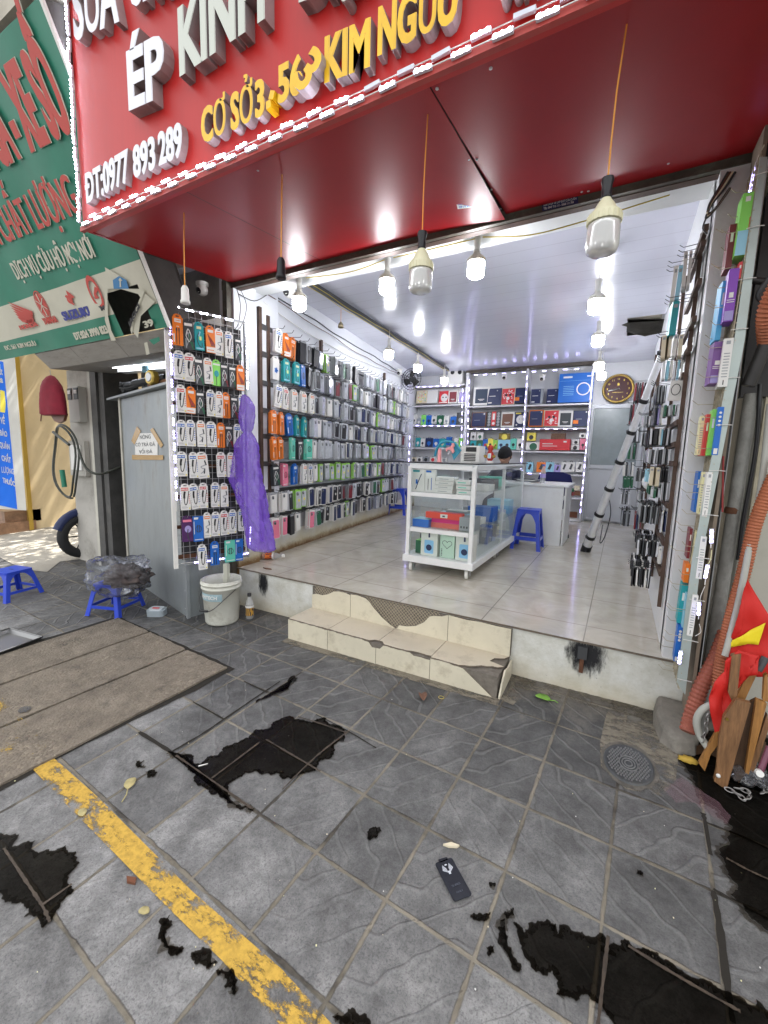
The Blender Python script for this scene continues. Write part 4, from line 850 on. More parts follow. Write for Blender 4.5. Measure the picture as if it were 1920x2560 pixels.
SPEC = {'white_b': (p_white, d_white(p_blue), 'cable_pack', 'white cable pack with blue header'), 'white_r': (p_white, d_white(p_red), 'cable_pack', 'white cable pack with red header'),
 'white_o': (p_white, d_white_o, 'cable_pack', 'white adapter pack with orange header'), 'orange_cable': (p_orange, d_cable2(p_orange), 'cable_pack', 'orange cable pack with two dark plugs'),
 'orange_fan': (p_orange, d_fan, 'cable_pack', 'orange and white pack with fanned cables'), 'teal': (p_teal, d_teal6, 'cable_pack', 'teal cable pack with pale header'),
 'dark_ear': (p_dark, d_ear(p_dgreen), 'earphone_pack', 'dark earphone pack with green corner'), 'dark_ear_r': (p_dark, d_ear(p_maroon), 'earphone_pack', 'dark earphone pack with red corner'),
 'green': (p_green, d_green, 'cable_pack', 'bright green charger pack'), 'purple': (M('print_deep_purple', (.06, .01, .09)), d_purple, 'earphone_pack', 'deep purple earphone pack with pink header'),
 'blue_ring': (p_blue, d_ringc(p_blue, p_dark), 'cable_pack', 'blue cable box with a round coil'), 'mint_ring': (p_mint, d_ringc(p_mint, p_dark), 'cable_pack', 'mint cable box with a round coil'),
 'blue_cable': (p_blue, d_cable2(p_blue), 'cable_pack', 'blue cable pack with two dark plugs'), 'flower': (p_white, d_flower, 'cable_pack', 'white pack with a blue flower'), 'pink': (p_pink, d_ringc(p_pink, p_maroon), 'cable_pack', 'pink and white cable box')}
PK = {k: pack(v[0], v[1], tab='ring' not in k and k not in ('pink',)).mesh(v[2]) for k, v in SPEC.items()}
# ================================================================== OUTDOOR GRID PANEL WITH PACKS (left of the opening)
A = Vector((-3.03, 2.07, 0)); B = Vector((-2.83, 2.62, 0)); dP = (B-A).normalized(); nP = Vector((dP.y, -dP.x, 0)); aP = math.atan2(dP.y, dP.x); WPn = (B-A).length
panel = empty('grid_stand', A+Vector((0, 0, .56)), aP, 'tall wire grid display panel hung with accessory packs, left of entrance', 'display panel')
mb = MB(); 
for k in range(13): x = WPn*k/12; mb.box((x, 0, .99), (.003, .003, 1.98), chrome)
for k in range(41): z = 1.98*k/40; mb.box((WPn/2, .004, z), (WPn, .003, .003), chrome)
mb.build('wire_grid', panel)
mb = MB(); mb.box((-.012, 0, .99), (.03, .025, 2.02), white_pl); mb.box((WPn+.004, .01, .99), (.012, .02, 2.0), grey_steel); mb.box((WPn/2, .01, 1.985), (WPn, .02, .012), grey_steel); mb.box((WPn/2, .01, 0), (WPn, .02, .012), grey_steel)
mb.build('panel_frame', panel)
mb = MB(); mb.box((WPn/2+.02, .06, .98), (WPn-.06, .01, 1.9), M('panel_backing', (.035, .034, .036), .6, var=.5, vs=8)); 
for k in range(8): mb.box((WPn/2, .045, .06+.245*k), (WPn-.02, .02, .03), rust)
mb.build('panel_back', panel)
def onP(px, py, off): return on(px, py, nP, nP.dot(A)+off)
ROWS = [[(97, 180, 140, 390, 'orange_cable'), (187, 262, 180, 425, 'dark_ear'), (272, 345, 205, 430, 'teal'), (360, 435, 235, 450, 'orange_fan'), (432, 500, 255, 470, 'white_o'), (510, 575, 280, 490, 'white_b'), (588, 640, 320, 505, 'dark_ear')],
[(108, 195, 430, 660, 'white_b'), (192, 280, 450, 675, 'white_r'), (270, 340, 470, 705, 'dark_ear'), (345, 415, 487, 695, 'white_o'), (410, 477, 502, 710, 'green'), (478, 535, 520, 720, 'dark_ear_r'), (540, 600, 540, 725, 'dark_ear'), (602, 665, 545, 745, 'orange_fan')],
[(127, 205, 700, 920, 'white_r'), (203, 280, 715, 930, 'orange_fan'), (285, 350, 740, 935, 'dark_ear'), (367, 435, 740, 950, 'white_b'), (435, 497, 752, 960, 'white_o'), (492, 552, 762, 965, 'orange_cable'), (555, 612, 780, 968, 'dark_ear_r'), (622, 665, 778, 965, 'white_b')],
[(132, 210, 978, 1185, 'white_b'), (207, 280, 978, 1188, 'white_b'), (290, 360, 982, 1192, 'white_o'), (367, 445, 990, 1195, 'white_b'), (447, 512, 1000, 1197, 'orange_cable'), (512, 575, 1005, 1197, 'dark_ear_r'), (580, 640, 1010, 1195, 'white_b')],
[(130, 215, 1228, 1425, 'white_b'), (230, 300, 1232, 1438, 'white_b'), (292, 380, 1230, 1440, 'white_o'), (447, 520, 1232, 1430, 'white_r'), (528, 590, 1235, 1430, 'white_o')],
[(160, 240, 1482, 1690, 'white_r'), (235, 310, 1480, 1682, 'white_b'), (307, 378, 1475, 1675, 'white_r'), (402, 470, 1470, 1668, 'white_b'), (477, 538, 1477, 1665, 'white_o'), (600, 645, 1470, 1645, 'white_b')],
[(172, 258, 1735, 1940, 'purple'), (260, 343, 1740, 1938, 'blue_ring'), (343, 402, 1708, 1908, 'white_o'), (405, 473, 1703, 1897, 'white_b'), (475, 542, 1693, 1888, 'white_r'), (542, 603, 1685, 1875, 'white_b'), (615, 675, 1680, 1855, 'white_b')],
[(300, 370, 1960, 2160, 'white_b'), (397, 467, 1937, 2125, 'blue_cable'), (512, 593, 1930, 2100, 'mint_ring'), (593, 655, 1920, 2090, 'blue_ring')]]
hk = MB(); hk.tube([(0, 0, 0), (0, -.06, -.004), (0, -.075, .012)], .002, chrome, 5); HOOK = hk.mesh('hook')
for ri, row in enumerate(ROWS):
    for ci, (x0, x1, y0, y1, k) in enumerate(row):
        cx = 400+(x0+x1)/2*.3164; s0 = 740+y0*.3164; s1 = 740+y1*.3164
        off = .05+random.uniform(-.006, .006)
        pt = onP(cx, s0, off); pb = onP(cx, s1, off); L_p = onP(400+x0*.3164, (s0+s1)/2, off); R_p = onP(400+x1*.3164, (s0+s1)/2, off)
        wd = min(.105, max(.05, (R_p-L_p).length*.97)); hg = pt.z-pb.z; c = (pt+pb)/2
        tilt = random.uniform(-.03, .03)+(.12 if (ri, ci) in ((4, 2), (5, 1)) else 0)
        inst(PK[k], SPEC[k][2], c, (random.uniform(-.04, .02), -tilt, aP+random.uniform(-.08, .08)), (wd/.085, 1, hg/.19), label=f'{SPEC[k][3]}, {ordn(ci+1)} in {ordn(ri+1)} row of outdoor panel', cat='accessory pack', group='packs hanging on the outdoor grid panel')
        lp = Matrix.Rotation(-aP, 3, 'Z')@(pt-Vector((panel.location))); h_ = bpy.data.objects.new('hook', HOOK); col.objects.link(h_); h_.parent = panel; h_.location = (lp.x, 0, lp.z-.012)
def PP(u, z, off=.02): return A+dP*u+nP*off+Vector((0, 0, z))
led_strip('led_strip', [PP(.0, 2.535), PP(WPn, 2.53)], .1, 'LED strip along the top of the outdoor grid panel', face=nP, mesh=MOD)
led_strip('led_strip', [PP(.005, 2.5), PP(.005, 1.0)], .095, 'LED strip down the left side of the outdoor grid panel', face=nP, mesh=MODV)
led_strip('led_strip', [PP(WPn+.01, 2.5), PP(WPn+.01, 1.95)], .085, 'short LED strip down the upper right side of outdoor panel', face=nP)
led_strip('led_strip', [PP(WPn+.01, .85), PP(WPn+.01, .6), PP(.4, .57), PP(.02, .58)], .1, 'LED strip round the lower right corner of outdoor panel', face=nP, mesh=MODV)
# purple plastic bag hung over the panel's right edge
pm = bpy.data.materials.new('purple_film'); pm.use_nodes = True; b_ = pm.node_tree.nodes['Principled BSDF']; b_.inputs['Base Color'].default_value = (.25, .11, .75, 1); b_.inputs['Roughness'].default_value = .22; b_.inputs['Alpha'].default_value = .55; b_.inputs['Subsurface Weight'].default_value = .0
_t = pm.node_tree; _n = _t.nodes.new('ShaderNodeTexNoise'); _n.inputs['Scale'].default_value = 26; _n.inputs['Detail'].default_value = 4; _n.inputs['Distortion'].default_value = 1.5; _c = _t.nodes.new('ShaderNodeTexCoord'); _b = _t.nodes.new('ShaderNodeBump'); _b.inputs['Strength'].default_value = 1; _b.inputs['Distance'].default_value = .03; _t.links.new(_c.outputs['Object'], _n.inputs['Vector']); _t.links.new(_n.outputs[0], _b.inputs['Height']); _t.links.new(_b.outputs[0], b_.inputs['Normal'])
sil = [(780, 655, 668), (800, 645, 700), (870, 640, 738), (940, 637, 742), (1000, 635, 737), (1050, 645, 725), (1075, 665, 715), (1110, 640, 735), (1180, 605, 762), (1300, 580, 778), (1440, 545, 800), (1560, 598, 825), (1700, 650, 850), (1850, 685, 880), (1960, 695, 902), (1990, 705, 905), (2018, 760, 860)]
mb = MB(); N = 72; V = []; rows_ = []
for i in range(len(sil)-1):
    a, b = sil[i], sil[i+1]; st = max(1, int((b[0]-a[0])/14))
    for t in range(st): rows_.append(tuple(a[j]+(b[j]-a[j])*t/st for j in range(3)))
rows_.append(sil[-1])
for i, (y, l, r) in enumerate(rows_):
    Lp = PY(400+l*.3164, 740+y*.3164, 2.5); Rp = PY(400+r*.3164, 740+y*.3164, 2.5); c = (Lp+Rp)/2; hw = (Rp-Lp).length/2
    for k in range(N):
        a = 2*math.pi*k/N; q_ = Vector((math.cos(a)*hw*14, math.sin(a)*2.2, c.z*7))
        cr = 1+.16*abs(noise.noise(q_))*2-.08+.1*noise.noise(q_*2.7)+.05*noise.noise(q_*6)+.06*math.sin(9*a+c.z*3)*min(1, (y-780)/400)
        V.append(c+Vector((math.cos(a)*hw*min(cr, 1.08), math.sin(a)*min(.06, hw*.6)*cr*1.1, .01*noise.noise(q_*3))))
mb.add(V, [(i*N+k, i*N+(k+1) % N, (i+1)*N+(k+1) % N, (i+1)*N+k) for i in range(len(rows_)-1) for k in range(N)], pm, True)
mb.build('plastic_bag', label='long crumpled purple plastic bag hanging from the display panel', cat='plastic bag')
# ================================================================== METAL CABINET AND STALL ON THE LEFT
cab = empty('metal_cabinet', (-3.1, 2.2, .06), label='grey sheet metal cabinet with taped paper notice', cat='cabinet')
def C3(x, y, z): return (x+3.1, y-2.2, z-.06)
cm2 = M('galvanised_sheet', (.3, .325, .335), .42, .35, var=.16, vs=3, dirt=(.17, .15, .11), dirt_amt=.8, dirt_s=3, stretch=(2, 2, .7), bump=.1, bs=6)
fa, fb, fc = Vector((-4.65, 2.6, 0)), Vector((-3.1, 2.2, 0)), Vector((-3.0, 2.6, 0))
def vq(a, b, z0, z1, th, m, par, name, n=None, org=None):
    mb = MB(); d = (b-a).normalized(); nn = Vector((-d.y, d.x, 0))*th; P = [Vector((a.x, a.y, z0)), Vector((b.x, b.y, z0)), Vector((b.x, b.y, z1)), Vector((a.x, a.y, z1))]; o = Vector(par.location) if par else Vector((0, 0, 0)); mb.prism([p-o for p in P], nn, m); return mb.build(name, par)
vq(fa, fb, .04, 1.99, .02, cm2, cab, 'front_sheet'); vq(fb, fc, .05, 1.99, .02, cm2, cab, 'side_sheet')
mb = MB(); mb.box(C3(-3.1, 2.2, 1.02), (.028, .028, 1.94), grey_steel, Matrix.Rotation(-.25, 3, 'Z')); mb.build('corner_angle', cab); mb = MB(); mb.box(C3(-4.655, 2.6, 1.02), (.03, .03, 1.96), M('pale_edge', (.42, .4, .34), .5, var=.2)); mb.build('corner_angle', cab)
for k in range(12): mb = MB(); mb.lathe([(.006, 0), (.004, -.004)], C3(-3.113, 2.186, .15+.16*k), chrome, 6, ax=(.25, .9, 0)); mb.build('rivet', cab)
dF = (fb-fa).normalized(); nF = Vector((dF.y, -dF.x, 0))
def onF(px, py, off=.004): return on(px, py, nF, nF.dot(fa)+off)
def FP(*pts, off=.004): return [onF(*p, off)-Vector(cab.location) for p in pts]
mb = MB(); mb.poly(FP((346, 1083), (388, 1083), (394, 1105), (394, 1140), (338, 1137), (337, 1105)), p_white); mb.build('paper_notice', cab)
tp = M('packing_tape', (.45, .27, .08), .25, var=.1, coat=.3); mb = MB(); mb.poly(FP((342, 1065), (352, 1078), (336, 1112), (328, 1102), off=.006), tp); mb.poly(FP((375, 1075), (382, 1069), (408, 1112), (402, 1120), off=.006), tp); mb.poly(FP((330, 1137), (408, 1138), (408, 1150), (330, 1149), off=.006), tp); mb.build('tape', cab)
for s, bl, br, tl in [('NÓNG', (350, 1098), (377, 1096), (349, 1088)), ('CÓ TRÀ ĐÁ', (339, 1116), (388, 1115), (338, 1107)), ('VỐI ĐÁ', (348, 1134), (381, 1133), (347, 1125))]:
    a, b, t = FP(bl, br, tl, off=.005); text(s, a, b, Vector((0, 0, (t-a).z)), p_dark, depth=.0008, off=.0, parent=cab)
mb = MB(); mb.prism([C3(-4.95, 2.62, 2.0), C3(-3.12, 2.14, 2.0), C3(-3.05, 2.5, 2.0), C3(-4.9, 3.0, 2.0)], (0, 0, .02), grey_steel); mb.build('top_shelf', cab)
mb = MB(); mb.box((-3.45, 2.72, 2.6), (.95, .05, 1.4), M('dull_sheet', (.34, .33, .32), .55, .2, var=.25, vs=2.5, dirt=(.1, .095, .09), dirt_amt=.6)); mb.build('sheet_wall', label='grey sheet metal wall between cabinet and shop opening', cat='wall')
# clutter on the cabinet
def place(px, py, Yv): return PY(px, py, Yv)
p = place(328, 955, 2.5); mb = MB(); um = M('umbrella_cloth', (.035, .037, .04), .6)
for k in range(9): a = random.uniform(-.5, .5); mb.tube(bez([(.0+.02*k, .0, 0), (-.1, .02*math.sin(k), .03*math.cos(k)), (-.2-.03*abs(math.sin(k*2)), .03*math.sin(k*3), -.06+.02*k*.6)], 5), [.012]*10+[.006], um, 6)
mb.tube([(0, 0, .02), (.5, .0, .05)], [.035, .03], um, 10); mb.build('umbrella', loc=(p.x+.02, 2.52, 2.1), label='folded black umbrella lying on the metal cabinet', cat='umbrella')
p = place(372, 955, 2.45); mb = MB(); mb.box((0, 0, 0), (.55, .12, .05), M('old_plank', (.16, .07, .03), .7, var=.3)); mb.build('wooden_plank', loc=(-3.55, 2.38, 2.047), rot=(0, 0, -.25), label='short brown plank lying on the metal cabinet', cat='plank')
p = place(402, 948, 2.35); mb = MB(); mb.lathe([(.06, 0), (.065, .01), (.065, .05), (.055, .06)], (0, 0, 0), M('gold_rim', (.5, .36, .08), .3, .5), 8, ax=(0, -1, 0), smooth=False); mb.lathe([(.042, .058), (.035, .066)], (0, 0, 0), chrome, 16, ax=(0, -1, 0)); mb.build('round_lamp', loc=(p.x, 2.3, p.z), label='small octagonal gold rimmed lamp above the cabinet', cat='lamp')
p = place(370, 938, 2.5); mb = MB(); mb.lathe([(.03, 0), (.034, .05), (.03, .06)], (0, 0, 0), p_lblue, 14); mb.build('plastic_cup', loc=(p.x, 2.48, 2.2), label='pale blue plastic cup upside down over the cabinet clutter', cat='cup')
a = PZ(282, 916, 2.3); b = PZ(420, 904, 2.3); root = empty('tube_lamp', a, label='lit white fluorescent tube under the grey stall canopy', cat='tube lamp')
mb = MB(); d = b-a; mb.tube([(0, 0, 0), d], .016, M('tube_glow', (1, 1, 1), .4, emit=9, ecol=(.86, .9, 1)), 10); mb.build('tube', root); mb = MB(); mb.tube([Vector((0, .02, .028)), d+Vector((0, .02, .028))], .02, white_pl, 6); mb.box(d/2+Vector((0, .09, -.02)), (d.length, .1, .06), white_gloss, Matrix.Rotation(math.atan2(d.y, d.x), 3, 'Z')); mb.build('fixture', root)
# post with meters
pil = M('dirty_white_wall', (.46, .44, .4), .8, var=.12, vs=3, dirt=(.22, .2, .17), dirt_amt=.7, dirt_s=3.5, bump=.3, bs=20)
mb = MB(); mb.box((-5.72, 2.87, 1.2), (.52, .3, 2.4), pil); mb.build('brick_post', label='dirty whitewashed post carrying the electricity meters', cat='post')
mb = MB(); mb.box((-5.43, 2.71, 1.2), (.07, .04, 2.42), M('pale_trim', (.55, .53, .46), .5, var=.1)); mb.build('door_trim', label='pale vertical trim strip on the whitewashed post edge', cat='trim')
dkm = M('stall_dark_metal', (.09, .088, .085), .6, .2, var=.3, vs=4, dirt=(.16, .15, .13), dirt_amt=.5); stl = M('stall_wall', (.17, .17, .165), .7, var=.25, vs=3)
mb = MB(); mb.box((-5.33, 2.73, 1.22), (.12, .1, 2.4), dkm); mb.box((-5.2, 2.9, 1.22), (.1, .4, 2.4), dkm); mb.build('door_jamb', label='dark metal door frame of the narrow stall', cat='door frame')
stallr = empty('stall_room', (-4.9, 3.1, .1), label='narrow dark stall recess between the post and cabinet', cat='stall')
mb = MB(); mb.box((0, .15, 1.15), (.8, .04, 2.4), stl); mb.box((.42, -.1, 1.15), (.03, .5, 2.4), stl); mb.box((.12, .1, 1.15), (.03, .03, 2.3), grey_steel); mb.build('back_panel', stallr)
mb = MB(); mb.box((0, -.15, -.02), (.75, .5, .03), concrete); mb.build('sill', stallr)
def RC(px, py, Yv=3.16): return PY(px, py, Yv)
for px, py, w_, h_, m, lab in [((259), 1119, .085, .15, p_cream, 'cream circuit breaker box on the stall wall'), (252, 1080, .06, .09, p_cream, 'small cream switch box above the breaker'), (246, 1118, .05, .13, p_white, 'white power socket beside the breaker box')]:
    p = RC(px, py, 3.22); mb = MB(); mb.box((0, 0, 0), (w_, .06, h_), m); mb.box((0, -.032, .0), (w_*.5, .006, h_*.35), p_dark); mb.build('switch_box', loc=p, bevel=.004, label=lab, cat='switch box')
p = RC(257, 1018, 3.1); mb = MB()
for k in range(14): a = random.uniform(0, 6.28); q = Vector((math.cos(a)*.06, random.uniform(-.03, .03), random.uniform(-.06, .02))); mb.lathe([(0.004, .03), (.012, .018), (.022, 0), (.018, -.014), (.004, -.02)], q, p_white, 8); mb.tube([q+Vector((0, 0, .02)), (0, 0, .16)], .003, p_cream, 4)
mb.build('garlic_bunch', loc=p, label='bunch of white garlic bulbs hanging in the stall', cat='garlic')
def blob(name, c, r, m, lab, cat, amp=.25, n=3, fr=6, **k):
    import bmesh
    bm = bmesh.new(); bmesh.ops.create_icosphere(bm, subdivisions=n, radius=1)
    for v in bm.verts:
        q = v.co.normalized(); s = 1+amp*noise.noise(q*fr*.5+Vector(c))+amp*.6*abs(noise.noise(q*fr+Vector(c))); v.co = Vector((q.x*r[0]*s, q.y*r[1]*s, q.z*r[2]*s))
    me = bpy.data.meshes.new(name); bm.to_mesh(me); bm.free(); me.materials.append(m)
    for p in me.polygons: p.use_smooth = True
    return inst(me, name, c, label=lab, cat=cat, **k)
gf = M('green_film', (.02, .3, .1), .25, alpha=.85, bump=.8, bs=25); p = RC(302, 1235, 3.05); blob('green_bag', p, (.09, .07, .2), gf, 'green plastic bag hanging in the narrow stall', 'plastic bag')
p = RC(298, 1300, 3.05); mb = MB()
for k in range(5): mb.tube([(math.cos(a)*(.13+.008*k), .012*k-.02, math.sin(a)*(.2+.01*k)) for a in np.linspace(0, 6.28, 22)], .011, black, 6)
mb.box((.02, .02, 0), (.12, .03, .25), M('orange_brown', (.35, .12, .03), .6)); mb.build('cable_coil', loc=p, label='coil of thick black cable hanging low in the stall', cat='cable coil')
p = RC(297, 1385, 2.95); mb = MB(); mb.box((0, 0, 0), (.3, .2, .2), dgrey); mb.box((0, -.102, .03), (.2, .01, .02), p_red); mb.box((0, -.102, -.02), (.2, .01, .02), p_red); mb.lathe([(.03, .1), (.05, .12), (.03, .15)], (-.05, 0, 0), black, 10); mb.build('charger_box', loc=p, label='black battery charger box on bricks inside the stall', cat='charger')
p = RC(285, 1425, 2.92); mb = MB(); mb.box((0, 0, 0), (.28, .2, .08), M('brick', (.35, .12, .07), .9, var=.3)); mb.build('brick', loc=p, label='orange brick under the black charger box', cat='brick')
mb = MB(); mb.tube(bez([RC(264, 1175, 2.95), RC(270, 1240, 2.95), RC(274, 1330, 2.95), RC(275, 1400, 2.9), RC(288, 1415, 2.85)], 6), .004, p_cream, 5); mb.build('pale_cord', label='thin pale cord dangling inside the narrow stall', cat='cord')
mb = MB(); mb.tube(bez([RC(284, 1000, 3.0), RC(283, 1040, 3.0), RC(293, 1100, 3.0), RC(292, 1130, 3.0)], 6), .006, black, 6); mb.tube(bez([RC(258, 1140, 3.0), RC(280, 1160, 3.0), RC(305, 1168, 3.0)], 6), .007, black, 6); mb.build('power_cable', label='black power cables hanging on the stall wall', cat='cable')
# meters
root = empty('electric_meter', (0, 0, 0), label='two grey electricity meters in one box on the post', cat='meter')
a = PY(173, 968, 2.66); b = PY(205, 1055, 2.66); root.location = (a+b)/2+Vector((0, 0, 0)); mb = MB(); mb.box((0, .03, 0), (abs(b.x-a.x), .1, abs(a.z-b.z)), M('meter_box', (.5, .49, .45), .5)); mb.build('housing', root, bevel=.006)
for s_ in (-1, 1): mb = MB(); mb.box((s_*.07, -.023, .12), (.09, .01, .13), dgrey); mb.box((s_*.07, -.03, .14), (.06, .004, .04), p_white); mb.build('meter_window', root)
mb = MB(); mb.box((-5.75, 2.69, 1.35), (.36, .05, .42), pil); mb.box((-5.75, 2.66, 1.36), (.24, .02, .3), p_white); mb.build('fuse_box', label='battered white fuse box on the post under the meters', cat='fuse box')
mb = MB(); c0 = PY(160, 1155, 2.55); 
for k in range(2): mb.tube([(c0.x+math.cos(a)*(.26+.03*k), 2.55+.02*k+.02*math.sin(3*a), c0.z+math.sin(a)*(.42+.02*k)) for a in np.linspace(-1.2, 5.3-k*.4, 34)], .012, M('hose_rubber', (.05, .055, .045), .4), 8)
mb.tube(bez([PY(195, 1120, 2.52), PY(215, 1170, 2.52), PY(250, 1185, 2.6), PY(300, 1168, 2.8)], 8), .014, M('hose_rubber', (0, 0, 0)), 8); mb.tube([PY(133, 1080, 2.5), PY(173, 1112, 2.5)], .016, M('hose_rubber', (0, 0, 0)), 8)
p = PY(155, 1175, 2.5); mb.tube([p, p+Vector((.03, 0, -.2))], .028, M('hose_green', (.02, .2, .12), .5), 8); mb.build('water_hose', label='looped dark water hose hanging on the post', cat='hose')
# red hood bag on a hanger
rc_ = M('crimson_cloth', (.22, .008, .025), .8, var=.15, vs=10); sil2 = [(938, 126, 128), (942, 116, 137), (952, 107, 146), (965, 102, 154), (985, 99, 161), (1010, 100, 165), (1035, 103, 168), (1038, 108, 168)]
mb = MB(); N = 20; V = []
for i, (y, l, r) in enumerate(sil2):
    Lp, Rp = PY(l, y, 2.4), PY(r, y, 2.4); c = (Lp+Rp)/2; hw = (Rp-Lp).length/2
    for k in range(N): a = 2*math.pi*k/N; V.append(c+Vector((math.cos(a)*hw*.82*(1+.06*math.sin(4*a+2)), math.sin(a)*hw*.3*(1+.12*math.sin(5*a+i)), 0)))
mb.add(V, [(i*N+k, i*N+(k+1) % N, (i+1)*N+(k+1) % N, (i+1)*N+k) for i in range(len(sil2)-1) for k in range(N)], rc_, True)
mb.poly(V[:N], rc_); mb.poly(V[-N:], rc_); hd = mb.build('hanging_jacket', label='dark red cloth cover hanging on a hook beside meters', cat='cloth cover')
mb = MB(); P = [PY(*q, 2.42) for q in [(122, 1034), (163, 1034), (158, 1052), (147, 1058), (135, 1052), (128, 1040)]]; mb.prism(P, (0, .03, 0), p_brown); mb.build('lining', hd); mb = MB(); mb.tube([PY(104, 1030, 2.4), PY(102, 1053, 2.4)], .007, p_brown, 6); mb.tube([PY(127, 938, 2.4), PY(125, 925, 2.4)], .004, chrome, 5); mb.build('hanger_rod', hd)
# neighbour's cream wall, light box and steps far left
cw = M('cream_wall', (.62, .5, .31), .85, var=.06, vs=1.5, dirt=(.45, .35, .22), dirt_amt=.35, dirt_s=2)
nb = empty('neighbour_house', (-8.8, 3.3, 0), label='cream walled neighbouring house at far left', cat='house')
mb = MB(); mb.prism([(0, -.02, -.6), (0, 7, -.6), (0, 7, 5.5), (0, -.02, 5.5)], (-6, 0, 0), cw); mb.build('wall', nb)
mb = MB(); mb.box((.02, -.02, 2.3), (.08, .06, 4.6), M('gold_trim', (.5, .33, .06), .35, .4)); mb.build('corner_trim', nb)
mt = M('brown_marble', (.26, .15, .09), .3, var=.4, vs=8, dirt=(.12, .06, .03), dirt_amt=.5)
mb = MB(); mb.box((-.7, -.3, .1), (1.5, .7, .24), mt); mb.box((-.75, -.1, .3), (1.5, .5, .2), mt); mb.build('marble_steps', nb)
# light box: flat blue panel in white frame; it faces the street side passage
lb0 = PX(0, 985, -8.55); q = lambda px, py: PX(px, py, -8.55)
lbx = empty('light_box', q(30, 1270), label='tall blue light box sign with white Vietnamese words', cat='sign'); o_ = Vector(lbx.location)
mb = MB(); P = [q(-60, 1268), q(66, 1276), q(36, 880), q(-90, 860)]; mb.prism([p-o_ for p in P], (-.12, 0, 0), white_gloss); mb.build('frame', lbx)
mb = MB(); P = [q(-60, 1250), q(43, 1273), q(8, 905), q(-90, 885)]; mb.poly([p-o_+Vector((.004, 0, 0)) for p in P], M('lightbox_blue', (.02, .13, .6), .3, emit=.15)); mb.build('face', lbx)
for s, bl, br, tl in [('VỀ', (1, 1058), (12, 1060), (0, 1042)), ('BẢO', (0, 1088), (18, 1092), (-1, 1074)), ('QUẢN', (-1, 1118), (24, 1124), (-2, 1104)), ('CHẤT', (4, 1151), (27, 1157), (3, 1137)), ('LƯỢNG', (4, 1181), (35, 1186), (3, 1166)), ('THUỐC', (7, 1206), (37, 1216), (6, 1193)), ('Quốc', (-12, 935), (6, 937), (-14, 915)), ('gia', (-8, 955), (7, 957), (-10, 938))]:
    a, b, t = [q(*x)-o_+Vector((.006, 0, 0)) for x in (bl, br, tl)]; text(s, a, b, Vector((0, 0, (t-a).z)), p_white, depth=.003, off=.03, parent=lbx)
mb = MB(); P = [q(0, 975), q(11, 978), q(14, 1010), q(12, 1032), q(0, 1030)]; mb.poly([p-o_+Vector((.006, 0, 0)) for p in P], M('lightbox_yellow', (.75, .65, .1), .4, emit=.1)); mb.build('lettering', lbx)
# motorbike, mostly behind the post
mo = empty('motorbike', (-6.0, 3.1, gz(-6.0, 3.0)), label='dark motorbike parked behind the whitewashed post', cat='motorbike')
rubber = M('tyre_rubber', (.015, .015, .016), .7, bump=.5, bs=50)
for yy, nm in ((-.3, 'front_wheel'), (.95, 'rear_wheel')):
    wh = MB(); wh.tube([(0, yy+math.cos(a)*.245,   .29+math.sin(a)*.235) for a in np.linspace(0, 2*math.pi, 33)], .06, rubber, 10, cap=False); wh.tube([(0, yy+math.cos(a)*.2, .29+math.sin(a)*.2) for a in np.linspace(0, 2*math.pi, 33)], .014, chrome, 6, cap=False)
    for k in range(6): a = k*math.pi/3; wh.tube([(0, yy, .29), (0, yy+math.cos(a)*.2, .29+math.sin(a)*.2)], .009, black, 5)
    wh.build(nm, mo)
mb = MB(); mb.tube([(0, yy_, zz_) for yy_, zz_ in [(-.3+math.cos(a)*.31, .29+math.sin(a)*.31) for a in np.linspace(.2, 2.8, 14)]], .055, p_navy, 8); mb.build('mudguard', mo)
mb = MB(); mb.tube(bez([(0, -.3, .3), (0, -.18, .62), (0, -.08, .95)], 5), .04, black, 8); mb.tube(bez([(-.3, -.02, 1.02), (0, -.08, .97), (.3, -.02, 1.02)], 5), .014, chrome, 6); mb.build('fork', mo)
mb = MB(); mb.tube(bez([(0, -.16, .88), (0, -.05, .6), (0, .15, .42), (0, .5, .5), (0, .95, .68), (0, 1.25, .78)], 6), [.09+.06*math.sin(i/30*3.1) for i in range(31)], p_navy, 12); mb.build('body', mo)
mb = MB(); mb.tube(bez([(0, .25, .7), (0, .6, .76), (0, 1.15, .86)], 6), .1, black, 10); mb.build('seat', mo)
mb = MB(); mb.lathe([(.09, 0), (.085, .03), (.05, .06)], (0, -.15, .88), M('headlight_glass', (.7, .72, .75), .1), 16, ax=(0, -1, .1)); mb.build('headlight', mo)
